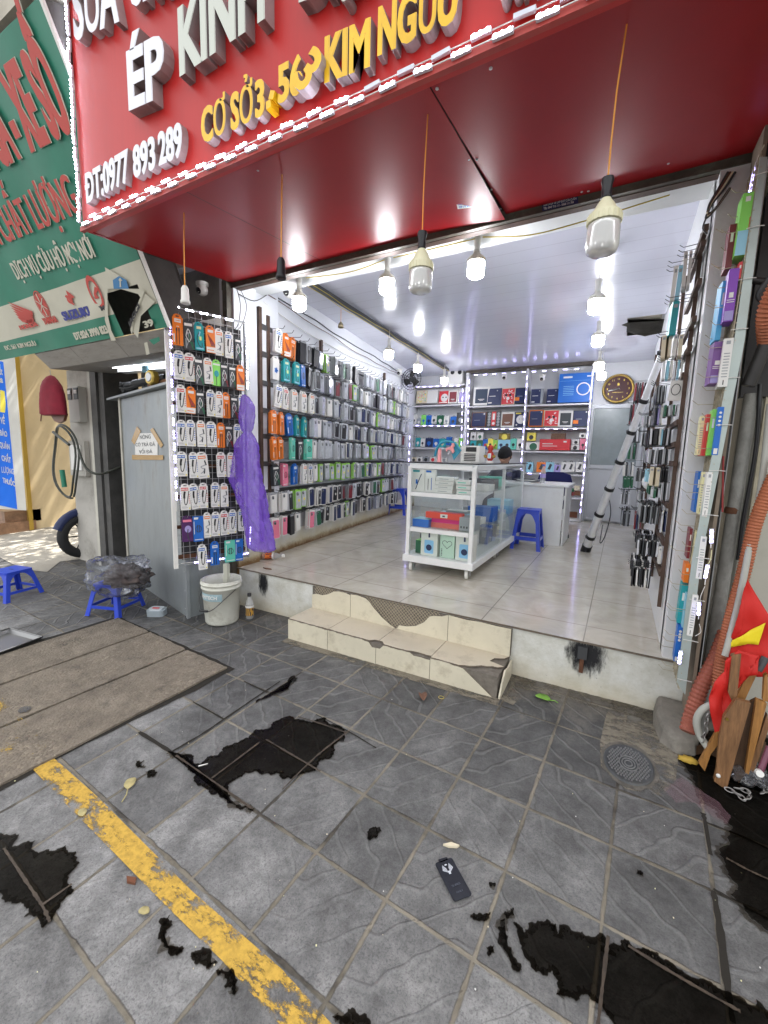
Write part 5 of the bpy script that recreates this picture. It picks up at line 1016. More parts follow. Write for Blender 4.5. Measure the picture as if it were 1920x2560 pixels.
# ================================================================== STOOLS, BUCKET, BOTTLES
def make_stool(name, loc, rz, h, wt, wb, lab, m=blue_pl):
    r = empty(name, loc, rz, lab, 'stool', 'blue plastic stools'); a, b = wt/2, wb/2
    mb = MB(); P = rr(-a, a, -a, a, 0, a*.18, 4); mb.prism([(p[0], p[2], h-.022) for p in P], (0, 0, .022), m); mb.box((0, 0, h+.0006), (a*.42, a*.12, .003), p_navy); mb.build('seat', r, bevel=.006)
    t = .12*wt+.012
    for sx, sy in ((1, 1), (1, -1), (-1, 1), (-1, -1)):
        mb = MB(); V = []
        for z, hw in ((0, b), (h-.02, a*.97)):
            c = hw; V += [(sx*c, sy*c, z), (sx*(c-t), sy*c, z), (sx*(c-t), sy*(c-.012), z), (sx*(c-.012), sy*(c-.012), z), (sx*(c-.012), sy*(c-t), z), (sx*c, sy*(c-t), z)]
        F_ = [(i, (i+1) % 6, 6+(i+1) % 6, 6+i) for i in range(6)]; F_ += [(0, 1, 2, 3, 4, 5), (6, 7, 8, 9, 10, 11)]
        mb.add(V, F_, m); mb.build('leg', r, bevel=.003)
    for ang in range(4):
        R = Matrix.Rotation(ang*math.pi/2, 3, 'Z'); mb = MB()
        def W(z): return b+(a*.97-b)*z/(h-.02)
        # apron with an arched lower edge
        z1 = h-.02; P = []; n = 10
        for k in range(n+1):
            s = -1+2*k/n; zz = h*.9-h*.34*abs(s)**3.2; w2 = (W(zz)-t*.7)*s; P.append((w2, W(zz)-.003, zz))
        P += [(W(z1)-.01, W(z1)-.003, z1), (-(W(z1)-.01), W(z1)-.003, z1)]
        mb.prism([R@Vector(p) for p in P], R@Vector((0, -.008, 0)), m); mb.build('apron', r)
        mb = MB(); z = h*.28; mb.box(R@Vector((0, W(z)-.008, z)), Vector((2*W(z)-t, .012, h*.09)) if ang % 2 == 0 else Vector((.012, 2*W(z)-t, h*.09)), m); mb.build('stretcher', r)
    return r
make_stool('plastic_stool', (-5.1, 1.72, gz(-5.1, 1.72)), .22, .27, .24, .35, 'low blue plastic stool alone at the left edge')
make_stool('plastic_stool', (-3.82, 2.0, gz(-3.82, 2.0)), .35, .27, .24, .33, 'low blue plastic stool with a clear bag on top')
make_stool('plastic_stool', (-.89, 5.13, F), .02, .465, .25, .34, 'tall blue plastic stool beside the white desk')
make_stool('plastic_stool', (-3.45, 6.75, F), .2, .465, .25, .34, 'tall blue plastic stool at the back left wall')
cf = bpy.data.materials.new('clear_film'); cf.use_nodes = True; _t = cf.node_tree; _t.nodes.clear(); _o = _t.nodes.new('ShaderNodeOutputMaterial'); _g = _t.nodes.new('ShaderNodeBsdfGlossy'); _g.inputs['Roughness'].default_value = .12; _g.inputs[0].default_value = (.9, .9, .92, 1); _tr = _t.nodes.new('ShaderNodeBsdfTransparent'); _tr.inputs[0].default_value = (.86, .87, .9, 1); _d = _t.nodes.new('ShaderNodeBsdfDiffuse'); _d.inputs[0].default_value = (.75, .76, .8, 1); _m1 = _t.nodes.new('ShaderNodeMixShader'); _m2 = _t.nodes.new('ShaderNodeMixShader'); _lw = _t.nodes.new('ShaderNodeLayerWeight'); _lw.inputs[0].default_value = .22
_n = _t.nodes.new('ShaderNodeTexNoise'); _n.inputs['Scale'].default_value = 16; _n.inputs['Detail'].default_value = 5; _n.inputs['Distortion'].default_value = 2; _c = _t.nodes.new('ShaderNodeTexCoord'); _b = _t.nodes.new('ShaderNodeBump'); _b.inputs['Strength'].default_value = .75; _b.inputs['Distance'].default_value = .015
_t.links.new(_c.outputs['Object'], _n.inputs['Vector']); _t.links.new(_n.outputs[0], _b.inputs['Height'])
for s_ in (_g, _d, _lw): _t.links.new(_b.outputs[0], s_.inputs['Normal'])
_m1.inputs[0].default_value = .06; _t.links.new(_tr.outputs[0], _m1.inputs[1]); _t.links.new(_d.outputs[0], _m1.inputs[2]); _t.links.new(_lw.outputs['Fresnel'], _m2.inputs[0]); _t.links.new(_m1.outputs[0], _m2.inputs[1]); _t.links.new(_g.outputs[0], _m2.inputs[2]); _t.links.new(_m2.outputs[0], _o.inputs[0])
blob('clear_bag', (-3.74, 1.99, .38), (.29, .22, .165), cf, 'clear plastic bag of dark cloths on low blue stool', 'plastic bag', .35, 5, 4)
blob('dark_cloths', (-3.66, 2.02, .385), (.19, .14, .09), M('grey_brown_cloth', (.085, .065, .06), .8, var=.5, vs=12, bump=.6, bs=20), 'folded dark cloths inside the clear plastic bag', 'cloths', .5, 4, 6)
blob('clear_bag', (-4.55, 2.42, .17), (.16, .1, .07), cf, 'small clear plastic bag lying at the stall doorway', 'plastic bag', .6, 4, 6)
# bucket
bx, by = -2.8, 2.3; bz = gz(bx, by); bk = empty('paint_bucket', (bx, by, bz), label='dirty white paint bucket with wire handle and offcut inside', cat='bucket')
bm_ = M('bucket_plastic', (.62, .62, .55), .5, var=.08, vs=6, dirt=(.3, .27, .2), dirt_amt=.7, dirt_s=9)
mb = MB(); mb.lathe([(.005, .004), (.125, .004), (.132, .02), (.15, .3), (.158, .302), (.158, .312), (.153, .315), (.155, .335), (.163, .337), (.163, .347), (.155, .35), (.16, .365), (.156, .368), (.148, .36), (.142, .3), (.125, .02), (.004, .02)], (0, 0, 0), bm_, 40, cap=False); mb.build('bucket_body', bk)
lbm = M('bucket_label_blue', (.3, .42, .46), .5, var=.3, vs=8); mb = MB()
def cyl(u, z, r): return (r*math.sin(u), -r*math.cos(u), z)
def rad(z): return .132+(z-.02)*.0643+.0012
for u0, u1, z0, z1, m in [(-1.35, .9, .215, .275, lbm), (-1.2, -.65, .08, .2, M('bucket_label_teal', (.34, .5, .52), .5, var=.3, vs=10))]:
    n = 16
    V = [cyl(u0+(u1-u0)*i/n, z, rad(z)) for z in (z0, z1) for i in range(n+1)]; mb.add(V, [(i, i+1, n+2+i, n+1+i) for i in range(n)], m)
mb.build('label', bk)
v, f, nz = _glyph('PAINTECH', .02, .5); x0 = min(p[0] for p in v); x1 = max(p[0] for p in v); mb = MB(); u = lambda x: -.62+(x-x0)/(x1-x0)*1.25
mb.add([cyl(u(p[0]), .232+p[1]*.038, rad(.25)+.001+(p[2]+.5)*.0008) for p in v], [q for q in f], p_white); mb.build('lettering', bk)
mb = MB(); mb.tube(bez([(-.165, 0, .3), (-.12, -.12, .22), (0, -.19, .145), (.09, -.17, .165), (.15, -.08, .25), (.165, 0, .3)], 6), .0028, dgrey, 6); mb.tube([(-.03, -.19, .143), (.055, -.185, .152)], .009, black, 8); mb.build('handle', bk)
mb = MB(); mb.box((0.0, .05, .27), (.045, .03, .42), M('pale_plastic_duct', (.5, .5, .42), .5), Matrix.Rotation(.03, 3, 'Y')); mb.build('duct_offcut', loc=(bx, by, bz), label='pale square duct offcut standing in the paint bucket', cat='duct offcut')
def bottle(loc, rot, lab, mliq, mlab, cap_m, s=1):
    r = empty('drink_bottle', loc, 0, lab, 'bottle', 'empty drink bottles'); r.rotation_euler = rot
    gl = M('bottle_pet', (.7, .72, .72), .08, alpha=.35)
    mb = MB(); mb.lathe([(.012*s, 0), (.028*s, .004), (.03*s, .012), (.03*s, .03), (.027*s, .07*s), (.03*s, .1*s), (.029*s, .12*s), (.012*s, .165*s), (.012*s, .18*s)], (0, 0, 0), gl, 20); mb.build('bottle_body', r)
    mb = MB(); mb.lathe([(.01*s, .003), (.026*s, .006), (.028*s, .02), (.028*s, .028)], (0, 0, 0), mliq, 16); mb.build('drink', r)
    mb = MB(); mb.lathe([(.0305*s, .035), (.0282*s, .06*s), (.0305*s, .1*s)], (0, 0, 0), mlab, 20, cap=False); mb.build('label', r)
    mb = MB(); mb.lathe([(.0315*s, .09*s), (.0315*s, .105*s)], (0, 0, 0), p_white, 20, cap=False); mb.build('label_band', r)
    mb = MB(); mb.lathe([(.0145*s, .172*s), (.0145*s, .192*s), (.012*s, .194*s)], (0, 0, 0), cap_m, 14); mb.build('cap', r)
def stripe_mat(name, a, b, sc_=30):
    q = NT(name); wv = q.n('ShaderNodeTexWave'); wv.inputs['Scale'].default_value = sc_; wv.inputs['Distortion'].default_value = 5; q.l(q.tc.outputs['Object'], wv.inputs['Vector']); q.l(q.ramp(wv.outputs[0], (.45, a), (.5, b)), q.b.inputs['Base Color']); q.b.inputs['Roughness'].default_value = .3; return q.m
bottle((-2.63, 2.44, gz(-2.63, 2.44)), (0, 0, 0), 'small cola bottle standing between bucket and curb', M('cola', (.04, .012, .005), .1), stripe_mat('bottle_label_dark', (.55, .3, .05), (.05, .04, .04)), black, 1.15)
pb = PZ(672, 1390, F+.03); bottle((pb.x-.05, pb.y-.04, F+.033), (math.radians(88), 0, math.radians(118)), 'orange energy drink bottle lying on the shop floor', M('orange_drink', (.8, .2, .02), .1), stripe_mat('bottle_label_orange', (.85, .2, .03), (.1, .03, .05)), white_pl, 1.15)
mb = MB(); P = rr(-.075, .075, -.05, .05, 0, .03, 4); mb.prism([(p[0], p[2], 0) for p in P], (0, 0, .055), M('foil_tin', (.4, .46, .5), .3, .3)); mb.prism([(p[0]*.75, p[2]*.75, .055) for p in P], (0, 0, .012), M('foil_tin2', (.55, .6, .64), .35)); mb.box((0.0, -.01, .07), (.06, .02, .004), p_red)
p = PG(385, 1540); mb.build('plastic_canister', loc=(p.x, p.y+.03, p.z), rot=(.08, 0, .5), bevel=.008, label='small pale blue oil canister lying before the cabinet', cat='canister')
mb = MB(); tm = M('tray_steel', (.28, .28, .28), .38, .9); a_, b_2 = .2, .14
V = [(-a_, -b_2, .035), (a_, -b_2, .035), (a_, b_2, .035), (-a_, b_2, .035), (-a_+.02, -b_2+.02, 0.006), (a_-.02, -b_2+.02, .006), (a_-.02, b_2-.02, .006), (-a_+.02, b_2-.02, .006)]
mb.add(V, [(0, 1, 5, 4), (1, 2, 6, 5), (2, 3, 7, 6), (3, 0, 4, 7), (4, 5, 6, 7)], tm)
for i in range(4): mb.tube([V[i], V[(i+1) % 4]], .004, tm, 6)
p = PG(12, 1610); mb.build('metal_tray', loc=(p.x, p.y, p.z), rot=(0, .0, .15), solid=.002, label='shallow stainless steel tray on the pavement at left', cat='tray')
# ================================================================== LEFT WALL RACK
wa = math.atan2(1, -LWK)      # direction of the wall running inwards
dW = Vector((-LWK, 1, 0)).normalized(); nW = Vector((1, LWK, 0)).normalized(); az = math.atan2(dW.y, dW.x)
RZ = [2.62, 2.38, 2.12, 1.87, 1.63, 1.37, 1.10, .86]
rack = empty('wall_rack', (lwx(3.0), 3.0, F), label='long dark rail rack along the left wall full of packs', cat='wall rack')
def K3(y, z, off): return Vector((lwx(y, off)-lwx(3.0), y-3.0, z-F))
for y, z0, z1 in ((2.93, .62, 2.78), (3.05, .62, 2.74), (4.05, 2.3, 2.78), (6.1, 2.3, 2.8)):
    mb = MB(); mb.box(K3(y, (z0+z1)/2, .035), (.03, .035, z1-z0), dark_wood); mb.build('upright', rack)
for z in RZ:
    mb = MB(); mb.prism([K3(2.95, z-.02, .02), K3(7.2, z-.02, .02), K3(7.2, z+.025, .02), K3(2.95, z+.025, .02)], nW*.025, dgrey)
    mb.prism([K3(3.0, z-.2, .008), K3(7.2, z-.2, .008), K3(7.2, z-.04, .008), K3(3.0, z-.04, .008)], nW*.012, M('rack_backing', (.36, .36, .38), .5)); mb.build('rail', rack)
hk2 = MB(); hk2.tube([(0, 0, 0), (0, -.15, -.01), (0, -.17, .015)], .0028, dgrey, 5); HK2 = hk2.mesh('hook'); nh = 0; xs_ = MB()
# phone case packs -------------------------------------------------
def case_mesh(name, bodym, casem, dot=None, w=.082, h=.175, d=.012, cardc=None, window=True):
    mb = MB(); y = -d/2; mb.prism([(p[0], d/2, p[2]) for p in rr(-w/2, w/2, -h/2, h/2, 0, .006)], (0, -d, 0), bodym)
    if window:
        mb.prism([(p[0], y-.0004, p[2]) for p in rr(-w*.41, w*.41, -h*.45, h*.4, 0, .01)], (0, -.004, 0), casem)
        mb.prism([(p[0], y-.0046, p[2]) for p in rr(-w*.33, -w*.02, h*.2, h*.36, 0, .006)], (0, -.0015, 0), p_dark if casem is not p_black else p_grey)
        for a, b in ((-.25, .32), (-.1, .32), (-.25, .24)): mb.lathe([(.0045, 0), (.004, .001)], (a*w, y-.0061, b*h), p_grey, 8, ax=(0, -1, 0))
    if dot: mb.lathe([(.013, 0), (.013, .0012)], (w*.05, y-.0048, -h*.05), dot, 12, ax=(0, -1, 0))
    if cardc: mb.poly([(-w/2, y-.0005, h*.42), (w/2, y-.0005, h*.42), (w/2, y-.0005, h/2), (-w/2, y-.0005, h/2)], cardc)
    return mb.mesh(name)
clearm = M('clear_case', (.5, .52, .56), .12, coat=.6, var=.15, vs=30)
CASES = {'clear': (case_mesh('phone_case', p_clear, clearm), 'clear phone case pack'), 'black': (case_mesh('phone_case', p_clear, p_black), 'black phone case in a clear sleeve'), 'greencard': (case_mesh('phone_case', p_lgreen, clearm, p_yellow), 'phone case on lime green card'),
 'navy': (case_mesh('phone_case', p_white, p_navy), 'navy phone case on white card'), 'maroon': (case_mesh('phone_case', p_grey, p_maroon), 'dark red phone case pack'), 'white': (case_mesh('phone_case', p_white, p_white, cardc=p_grey), 'white phone case pack'),
 'wallet': (case_mesh('phone_case', p_black, p_brown, window=False, cardc=p_grey), 'dark folding wallet case'), 'blackcard': (case_mesh('phone_case', p_white, p_black, p_white), 'black phone case on white card'), 'pinkc': (case_mesh('phone_case', p_white, p_pink), 'pink phone case pack'),
 'dgreen': (case_mesh('phone_case', p_clear, p_dgreen), 'dark green phone case pack'), 'silver': (case_mesh('phone_case', p_grey, clearm, cardc=p_white), 'silvery phone case pack'), 'iri': (case_mesh('phone_case', M('print_mist', (.26, .28, .36)), clearm), 'blue grey phone case pack')}
SEQ = ['white_b orange_fan orange_cable wallet black wallet iri greencard silver . dgreen black wallet wallet . silver navy silver dgreen silver clear . black maroon clear silver white clear silver white clear navy silver'.split(),
 'flower teal teal blue_ring wallet black iri silver iri maroon clear maroon greencard dgreen silver white clear black wallet clear silver white clear greencard greencard white clear iri clear white silver clear iri'.split(),
 'white_b white_r white_o white_o white_o black clear white silver navy clear black . silver navy black iri white greencard silver clear clear white white silver clear black clear silver white iri clear silver'.split(),
 'orange_cable orange_cable blue_cable teal teal clear white silver iri black black silver white black navy clear black silver navy silver clear iri silver navy clear white clear silver maroon clear silver iri'.split(),
 'orange_cable orange_cable mint_ring dark_ear mint_ring white clear clear silver clear silver navy clear silver clear silver greencard greencard clear silver iri clear silver clear iri silver navy clear silver clear'.split(),
 'dark_ear pink blue_cable white_o white_b white greencard silver greencard greencard greencard greencard greencard silver dgreen greencard navy iri white greencard maroon silver clear navy iri navy iri silver clear'.split(),
 'white white black greencard greencard navy blackcard navy navy blackcard blackcard maroon maroon clear black blackcard blackcard white dgreen black greencard greencard iri silver maroon silver iri clear silver'.split(),
 'pinkc pinkc wallet white . pinkc dgreen black blackcard navy navy blackcard greencard navy black . blackcard navy black iri black silver navy iri blackcard black black'.split()]
ncase = 0; far = MB()
for ri, (z, row) in enumerate(zip(RZ, SEQ)):
    y = 3.0 if ri not in (3, 4, 6, 7) else 2.93
    for ci, k in enumerate(row):
        cable = k in PK; w = .1 if cable else .092
        y += w*.62+.012; yy = y; y += w*.62+.012
        if yy > 7.15: break
        if nh < 98:
            h_ = bpy.data.objects.new('hook', HK2); col.objects.link(h_); h_.parent = rack; h_.location = K3(yy, z+.012, .04); h_.rotation_euler = (0, 0, az+math.pi/2-math.pi/2); nh += 1
        else: xs_.tube([K3(yy, z+.012, .04), K3(yy, z+.002, .19), K3(yy, z+.027, .21)], .0028, dgrey, 4)
        if k == '.': continue
        off = random.uniform(.1, .16); rz = az+random.uniform(-.28, .16); tilt = random.gauss(0, .06)
        reps = 3 if yy < 4.3 else 2
        for j in range(reps):
            o2 = off-.022*j
            if cable:
                if j > 1: break
                loc = Vector((lwx(yy, o2), yy+random.uniform(-.006, .006), z-.105+random.uniform(-.005, .005)))
                inst(PK[k], SPEC[k][2], loc, (0, tilt, rz), (1.0, 1.1, 1.14), label=f'{SPEC[k][3]}, {ordn(ci+1)} in {ordn(ri+1)} row of left wall', cat='accessory pack', group='packs hanging on the left wall rack') if j == 0 else inst(PK[k], SPEC[k][2], loc, (0, tilt+.02, rz+.03), (1, 1.1, 1.14), label=f'{SPEC[k][3]} behind {ordn(ci+1)} pack, {ordn(ri+1)} left wall row', cat='accessory pack', group='packs hanging on the left wall rack')
            else:
                me, lb = CASES[k]; loc = Vector((lwx(yy, o2), yy+random.uniform(-.008, .008), z-.1+random.uniform(-.01, .008)-.003*j)); s = random.uniform(.92, 1.06)
                if (yy < 5.5 and j == 0) or (yy < 4.1 and j == 1):
                    ncase += 1
                    inst(me, 'phone_case', loc, (0, tilt+.03*j, rz-.06*j), (s*1.05, 1.2, s*1.16), label=(f'{lb}, {ordn(ci+1)} on {ordn(ri+1)} row of left wall rack' if j == 0 else f'{lb} behind {ordn(ci+1)} front pack, {ordn(ri+1)} left wall row'), cat='phone case', group='phone cases hanging on the left wall rack')
                else:
                    R = Matrix.Rotation(rz, 3, 'Z')@Matrix.Rotation(tilt, 3, 'Y'); V = [loc+R@Vector((v.co.x*s*1.05, v.co.y*1.2, v.co.z*s*1.16)) for v in me.vertices]
                    for p in me.polygons: far.add([V[q] for q in p.vertices], [tuple(range(len(p.vertices)))], me.materials[p.material_index])
if xs_.v: xs_.build('hook', rack, kind='stuff')
far.build('phone_cases', label='dense far rows of phone case packs along the left wall', cat='phone cases', kind='stuff')
# ================================================================== BACK SHELVES
SHY = 7.84; shelf = empty('display_shelves', (-2, 8.0, F), label='white display shelves with LED edges across the back wall', cat='shelves')
def H3(x, y, z): return Vector((x+2, y-8.0, z-F))
sv = M('shelf_white', (.74, .74, .76), .4, var=.03)
XB = [-4.0, -2.66, -1.56, -.53]; lev = {0: [1.3, 1.66, 2.1, 2.49], 1: [1.24, 1.63, 2.04, 2.44], 2: [.47, .85, 1.245, 1.63, 2.03, 2.43]}
for i in range(4): mb = MB(); x = XB[i]; mb.box(H3(x+(.02 if i == 1 else 0), 7.97, 1.75 if i else 1.65), (.05 if i in (1,) else .03, .28, 2.6 if i else 2.4), sv); mb.build('upright', shelf)
for s_, zs in lev.items():
    for z in zs: mb = MB(); mb.box(H3((XB[s_]+XB[s_+1])/2, 7.97, z-.012), (XB[s_+1]-XB[s_]-.034, .276, .022), sv); mb.build('shelf', shelf)
mb = MB(); mb.box(H3(-1.6, 7.9, 3.07), (2.15, .12, .05), dark_steel); mb.box(H3(-3.35, 7.97, 2.85), (1.3, .26, .03), sv); mb.build('top_board', shelf)
yv = SHY-.02
def SS(x, z): return (x, yv, z)
for P, st_, lab in [([SS(-2.56, 3.0), SS(-.55, 2.98)], .17, 'LED strip along the top of the back shelves'), ([SS(-4.0, 2.86), SS(-2.72, 2.82)], .14, 'LED strip above the left back shelf section'), ([SS(-4.0, 2.1), SS(-2.72, 2.08)], .15, 'LED strip under the left section second shelf'),
                    ([SS(-2.6, 2.02), SS(-.56, 2.01)], .15, 'LED strip along the second shelf of right sections'), ([SS(-2.6, 2.96), SS(-2.56, 1.3)], .14, 'vertical LED strip between left and middle back shelves'), ([SS(-2.72, 2.8), SS(-2.69, 1.6)], .14, 'vertical LED strip at right edge of left shelf section'), ([SS(-1.56, 2.96), SS(-1.56, 1.0)], .13, 'vertical LED strip between middle and right back shelves'),
                    ([SS(-.53, 2.95), SS(-.53, .5)], .125, 'vertical LED strip at the right end of back shelves'), ([SS(-1.5, 1.235), SS(-.6, 1.235)], .2, 'LED strip along the low shelf above the blue chair'), ([SS(-3.98, 2.8), SS(-3.96, 1.5)], .1, 'vertical LED strip at left end of the back shelves')]:
    led_strip('led_strip', P, st_, lab, mesh=MODV)
led_strip('led_strip', [(lwx(7.3, .12), 7.3, 1.9), (lwx(7.3, .12), 7.3, .7)], .14, 'vertical LED strip at the far end of left wall rack', mesh=MODV)
# goods on the shelves, read from the photograph: (x0,x1,y_top,y_bot) in photo pixels, then look
SEC = ['left', 'middle', 'right']
def shelfbox(px0, px1, pyt, pyb, body, deco, name, lab, cat='box', dep=.05, Yv=7.9, lean=.12, lvl=None):
    a = PY(px0, pyb, Yv); b = PY(px1, pyb, Yv); t = PY((px0+px1)/2, pyt, Yv); w_ = b.x-a.x; h_ = t.z-a.z; x = (a.x+b.x)/2
    if lvl is not None: z0 = lvl
    else: z0 = a.z
    w_ *= 1.06; mb = MB(); d = dep; mb.box((0, 0, h_/2), (w_, d, h_), body); y = -d/2-.0015
    R = lambda u0, u1, v0, v1, m, l=0: mb.poly([(u0*w_, y-l, v0*h_), (u1*w_, y-l, v0*h_), (u1*w_, y-l, v1*h_), (u0*w_, y-l, v1*h_)], m)
    O = lambda u, v, r, m, l=.0006: mb.poly([(u*w_+r*w_*math.cos(6.2832*k/16), y-l, v*h_+r*w_*math.sin(6.2832*k/16)) for k in range(16)], m)
    if deco: deco(R, O, mb, w_, h_, y)
    mb.build(name, loc=(x, Yv, z0), rot=(-lean*random.uniform(.5, 1), 0, random.uniform(-.12, .12)), label=lab, cat=cat, group='goods on the back shelves')
def D_pad(c, dot=None):
    def f(R, O, mb, w, h, y): R(-.38, .38, .1, .88, c); R(-.2, .2, .3, .33, p_white, .0006); R(-.12, .12, .24, .26, p_white, .0006)
    return f
def D_dark(o=None):
    def f(R, O, mb, w, h, y):
        R(-.45, .45, .04, .95, p_navy); R(-.3, .1, .45, .48, p_grey, .0006); O(.36, .88, .05, p_white)
        if o: R(-.46, -.12, .18, .4, o, .0008)
    return f
def D_cow(R, O, mb, w, h, y):
    R(-.46, .46, .03, .97, p_red)
    for i in range(26): u, v = random.uniform(-.42, .36), random.uniform(.1, .88); R(u, u+.09, v, v+.045, p_white, .0006)
    O(-.15, .58, .09, p_black, .001); O(.15, .58, .09, p_black, .001); O(0, .38, .12, p_white, .001)
def D_floral(R, O, mb, w, h, y):
    for i in range(30): O(random.uniform(-.4, .4), random.uniform(.08, .92), .05, random.choice([p_pink, p_white, p_yellow, p_mint]))
def D_panda(R, O, mb, w, h, y): O(.1, .45, .4, p_white); O(-.05, .48, .07, p_black, .001); O(.28, .48, .07, p_black, .001); R(-.45, .45, .03, .1, p_white, .0006)
def D_wave(R, O, mb, w, h, y):
    R(-.46, .3, .03, .97, p_navy); R(-.36, .1, .52, .55, p_white, .0006); R(-.4, -.15, .1, .17, p_white, .0006); O(.2, .86, .05, p_grey)
def D_strip(R, O, mb, w, h, y):
    R(-.16, .16, .05, .97, p_red, .0006)
    for i in range(5):
        for s in (-.33, .33): O(s, .12+.18*i, .1, p_grey)
    O(0, .22, .1, p_white, .001); R(-.08, .08, .45, .85, p_white, .001)
def D_bear(R, O, mb, w, h, y): R(-.46, .46, .03, .97, p_navy); O(0, .5, .34, p_white); O(-.1, .53, .03, p_black, .001); O(.1, .53, .03, p_black, .001); R(-.4, 0, .86, .95, p_yellow, .0006); O(-.3, .15, .06, p_white); O(.3, .15, .06, p_white)
def D_prod(m=p_dark, hd=None):
    def f(R, O, mb, w, h, y):
        O(0, .42, .26, m); R(-.06, .06, .1, .4, m, .0008)
        if hd: R(-.5, .5, .82, 1, hd)
        mb.tube([(-w*.25, 0, h), (-w*.12, 0, h*1.1), (w*.12, 0, h*1.1), (w*.25, 0, h)], .004, p_dark, 5)
    return f
def D_bank(R, O, mb, w, h, y): mb.poly([(u*w, y-.0006, v*h) for u, v in [(-.25, .3), (.05, .22), (.3, .75), (0, .84)]], p_dark); mb.tube([(-w*.22, 0, h), (-w*.1, 0, h*1.12), (w*.1, 0, h*1.12), (w*.22, 0, h)], .005, p_dark, 5)
def zc(px, py, c=(1000, 920, .1929)): return c[0]+px*c[2], c[1]+py*c[2]
def SB(x0, x1, y0, y1, *a, src='A', **k):     # boxes noted in the two enlargements
    if src == 'A': f = lambda x, y: (1000+x*.19288, 920+y*.19288)
    else: f = lambda x, y: (960+x*.3255, 900+y*.3255)
    p, q = f(x0, y0), f(x1, y1); shelfbox(p[0], q[0], p[1], q[1], *a, **k)
T = [(65, 170, 290, 462, p_white, D_pad(M('print_plum', (.1, .02, .12))), 'tablet_case', 'white tablet case box with plum window, first on top left shelf'), (215, 340, 290, 462, p_cream, D_floral, 'tablet_case', 'pink floral tablet case box on the top left shelf'), (350, 485, 290, 462, p_white, None, 'tablet_case', 'plain white tablet case box on the top left shelf'),
 (505, 620, 300, 462, p_red, D_panda, 'tablet_case', 'red tablet case box with a white bear face'), (628, 740, 290, 462, p_white, D_pad(p_maroon), 'tablet_case', 'white tablet case box with maroon window, top left shelf'), (755, 865, 290, 462, p_white, D_pad(p_lav), 'tablet_case', 'white tablet case box with lavender window, top left shelf'),
 (955, 1145, 245, 485, p_white, D_pad(M('print_slate', (.03, .05, .09))), 'tablet_case', 'tall tablet case box with slate panel, top middle shelf'), (1130, 1300, 265, 485, p_navy, D_wave, 'tablet_case', 'dark blue tablet case box with a pale wavy edge'), (1310, 1480, 260, 480, p_cream, D_cow, 'tablet_case', 'red and white patterned tablet box, top middle shelf'), (1480, 1650, 255, 465, p_dark, D_dark(p_orange), 'tablet_case', 'dark tablet box with orange square, top middle shelf'),
 (925, 1110, 575, 768, p_brown, D_dark(), 'tablet_case', 'dark tablet box first on the second middle shelf'), (1125, 1295, 560, 765, p_dark, D_strip, 'tablet_case', 'black tablet box with a red middle stripe'), (1300, 1475, 570, 770, p_white, D_pad(p_brown), 'tablet_case', 'white tablet box with brown window, second middle shelf'), (1480, 1640, 570, 768, p_dark, D_bear, 'tablet_case', 'navy tablet box with a white round face')]
for t in T: SB(*t[:6], t[6], t[7], cat='tablet case', dep=.035)
T2 = [(1125, 1215, 222, 340, p_grey, D_wave, 'grey edged dark tablet box, first on top right shelf'), (1248, 1340, 222, 335, p_navy, D_wave, 'dark tablet box beside the big blue lamp box'), (1112, 1215, 385, 512, p_orange, D_dark(), 'dark tablet box with orange edge, second right shelf'), (1228, 1335, 385, 512, p_cream, D_cow, 'red patterned tablet box on the second right shelf'), (1338, 1440, 392, 515, p_white, D_pad(p_dark), 'white tablet box with charcoal window, second right shelf'), (1448, 1558, 385, 515, p_dark, D_dark(p_orange), 'dark tablet box with orange square, second right shelf')]
for t in T2: SB(*t[:6], 'tablet_case', t[6], cat='tablet case', dep=.035, src='B')
def D_led(R, O, mb, w, h, y):
    O(.22, .45, .2, p_white); O(.22, .45, .165, p_blue, .0012); R(-.38, -.12, .84, .9, p_white, .0006); R(.3, .42, .86, .9, p_white, .0006)
    for i in range(6): R(-.36, -.05, .25+.06*i, .262+.06*i, p_lblue, .0006)
    R(-.48, .48, .74, .745, p_lblue, .0006)
SB(1342, 1590, 105, 332, p_blue, D_led, 'ring_lamp_box', 'largest bright blue box with a white ring, top right shelf', src='B', dep=.1, lean=.04)
G = [(60, 95, 595, 738, p_yellow, p_dark, 'yellow and black'), (105, 150, 610, 740, p_white, p_red, 'white and pink'), (160, 212, 605, 740, p_white, p_dark, 'white'), (220, 272, 655, 740, p_grey, p_white, 'grey framed'), (278, 335, 610, 740, p_green, p_blue, 'lime green'), (342, 405, 615, 740, p_blue, p_navy, 'blue'), (412, 475, 625, 720, p_white, p_dark, 'white and red'), (482, 565, 615, 738, p_dgreen, p_white, 'green framed white'), (572, 635, 625, 740, p_white, p_grey, 'white cable'), (655, 725, 630, 742, p_blue, p_dark, 'deep blue'), (735, 840, 580, 745, p_dark, p_grey, 'dark patterned')]
for i, (x0, x1, y0, y1, b, m, lb) in enumerate(G): SB(x0, x1, y0, y1, b, D_prod(m), 'gadget_box', f'{lb} gadget box, {ordn(i+1)} on the second left shelf', cat='box')
G = [(100, 200, 880, 1015, p_grey, p_dark, 'silver framed'), (205, 265, 905, 1020, p_teal, p_white, 'teal'), (270, 322, 915, 1020, p_white, p_dark, 'white'), (335, 418, 908, 1025, p_navy, p_blue, 'navy'), (435, 505, 918, 1025, p_blue, p_white, 'bright blue'), (512, 590, 915, 1025, p_teal, p_cream, 'teal and cream'), (600, 665, 895, 1000, p_blue, p_dark, 'blue'), (705, 755, 905, 1020, p_white, p_green, 'white and green'), (765, 835, 910, 1020, p_green, p_black, 'lime')]
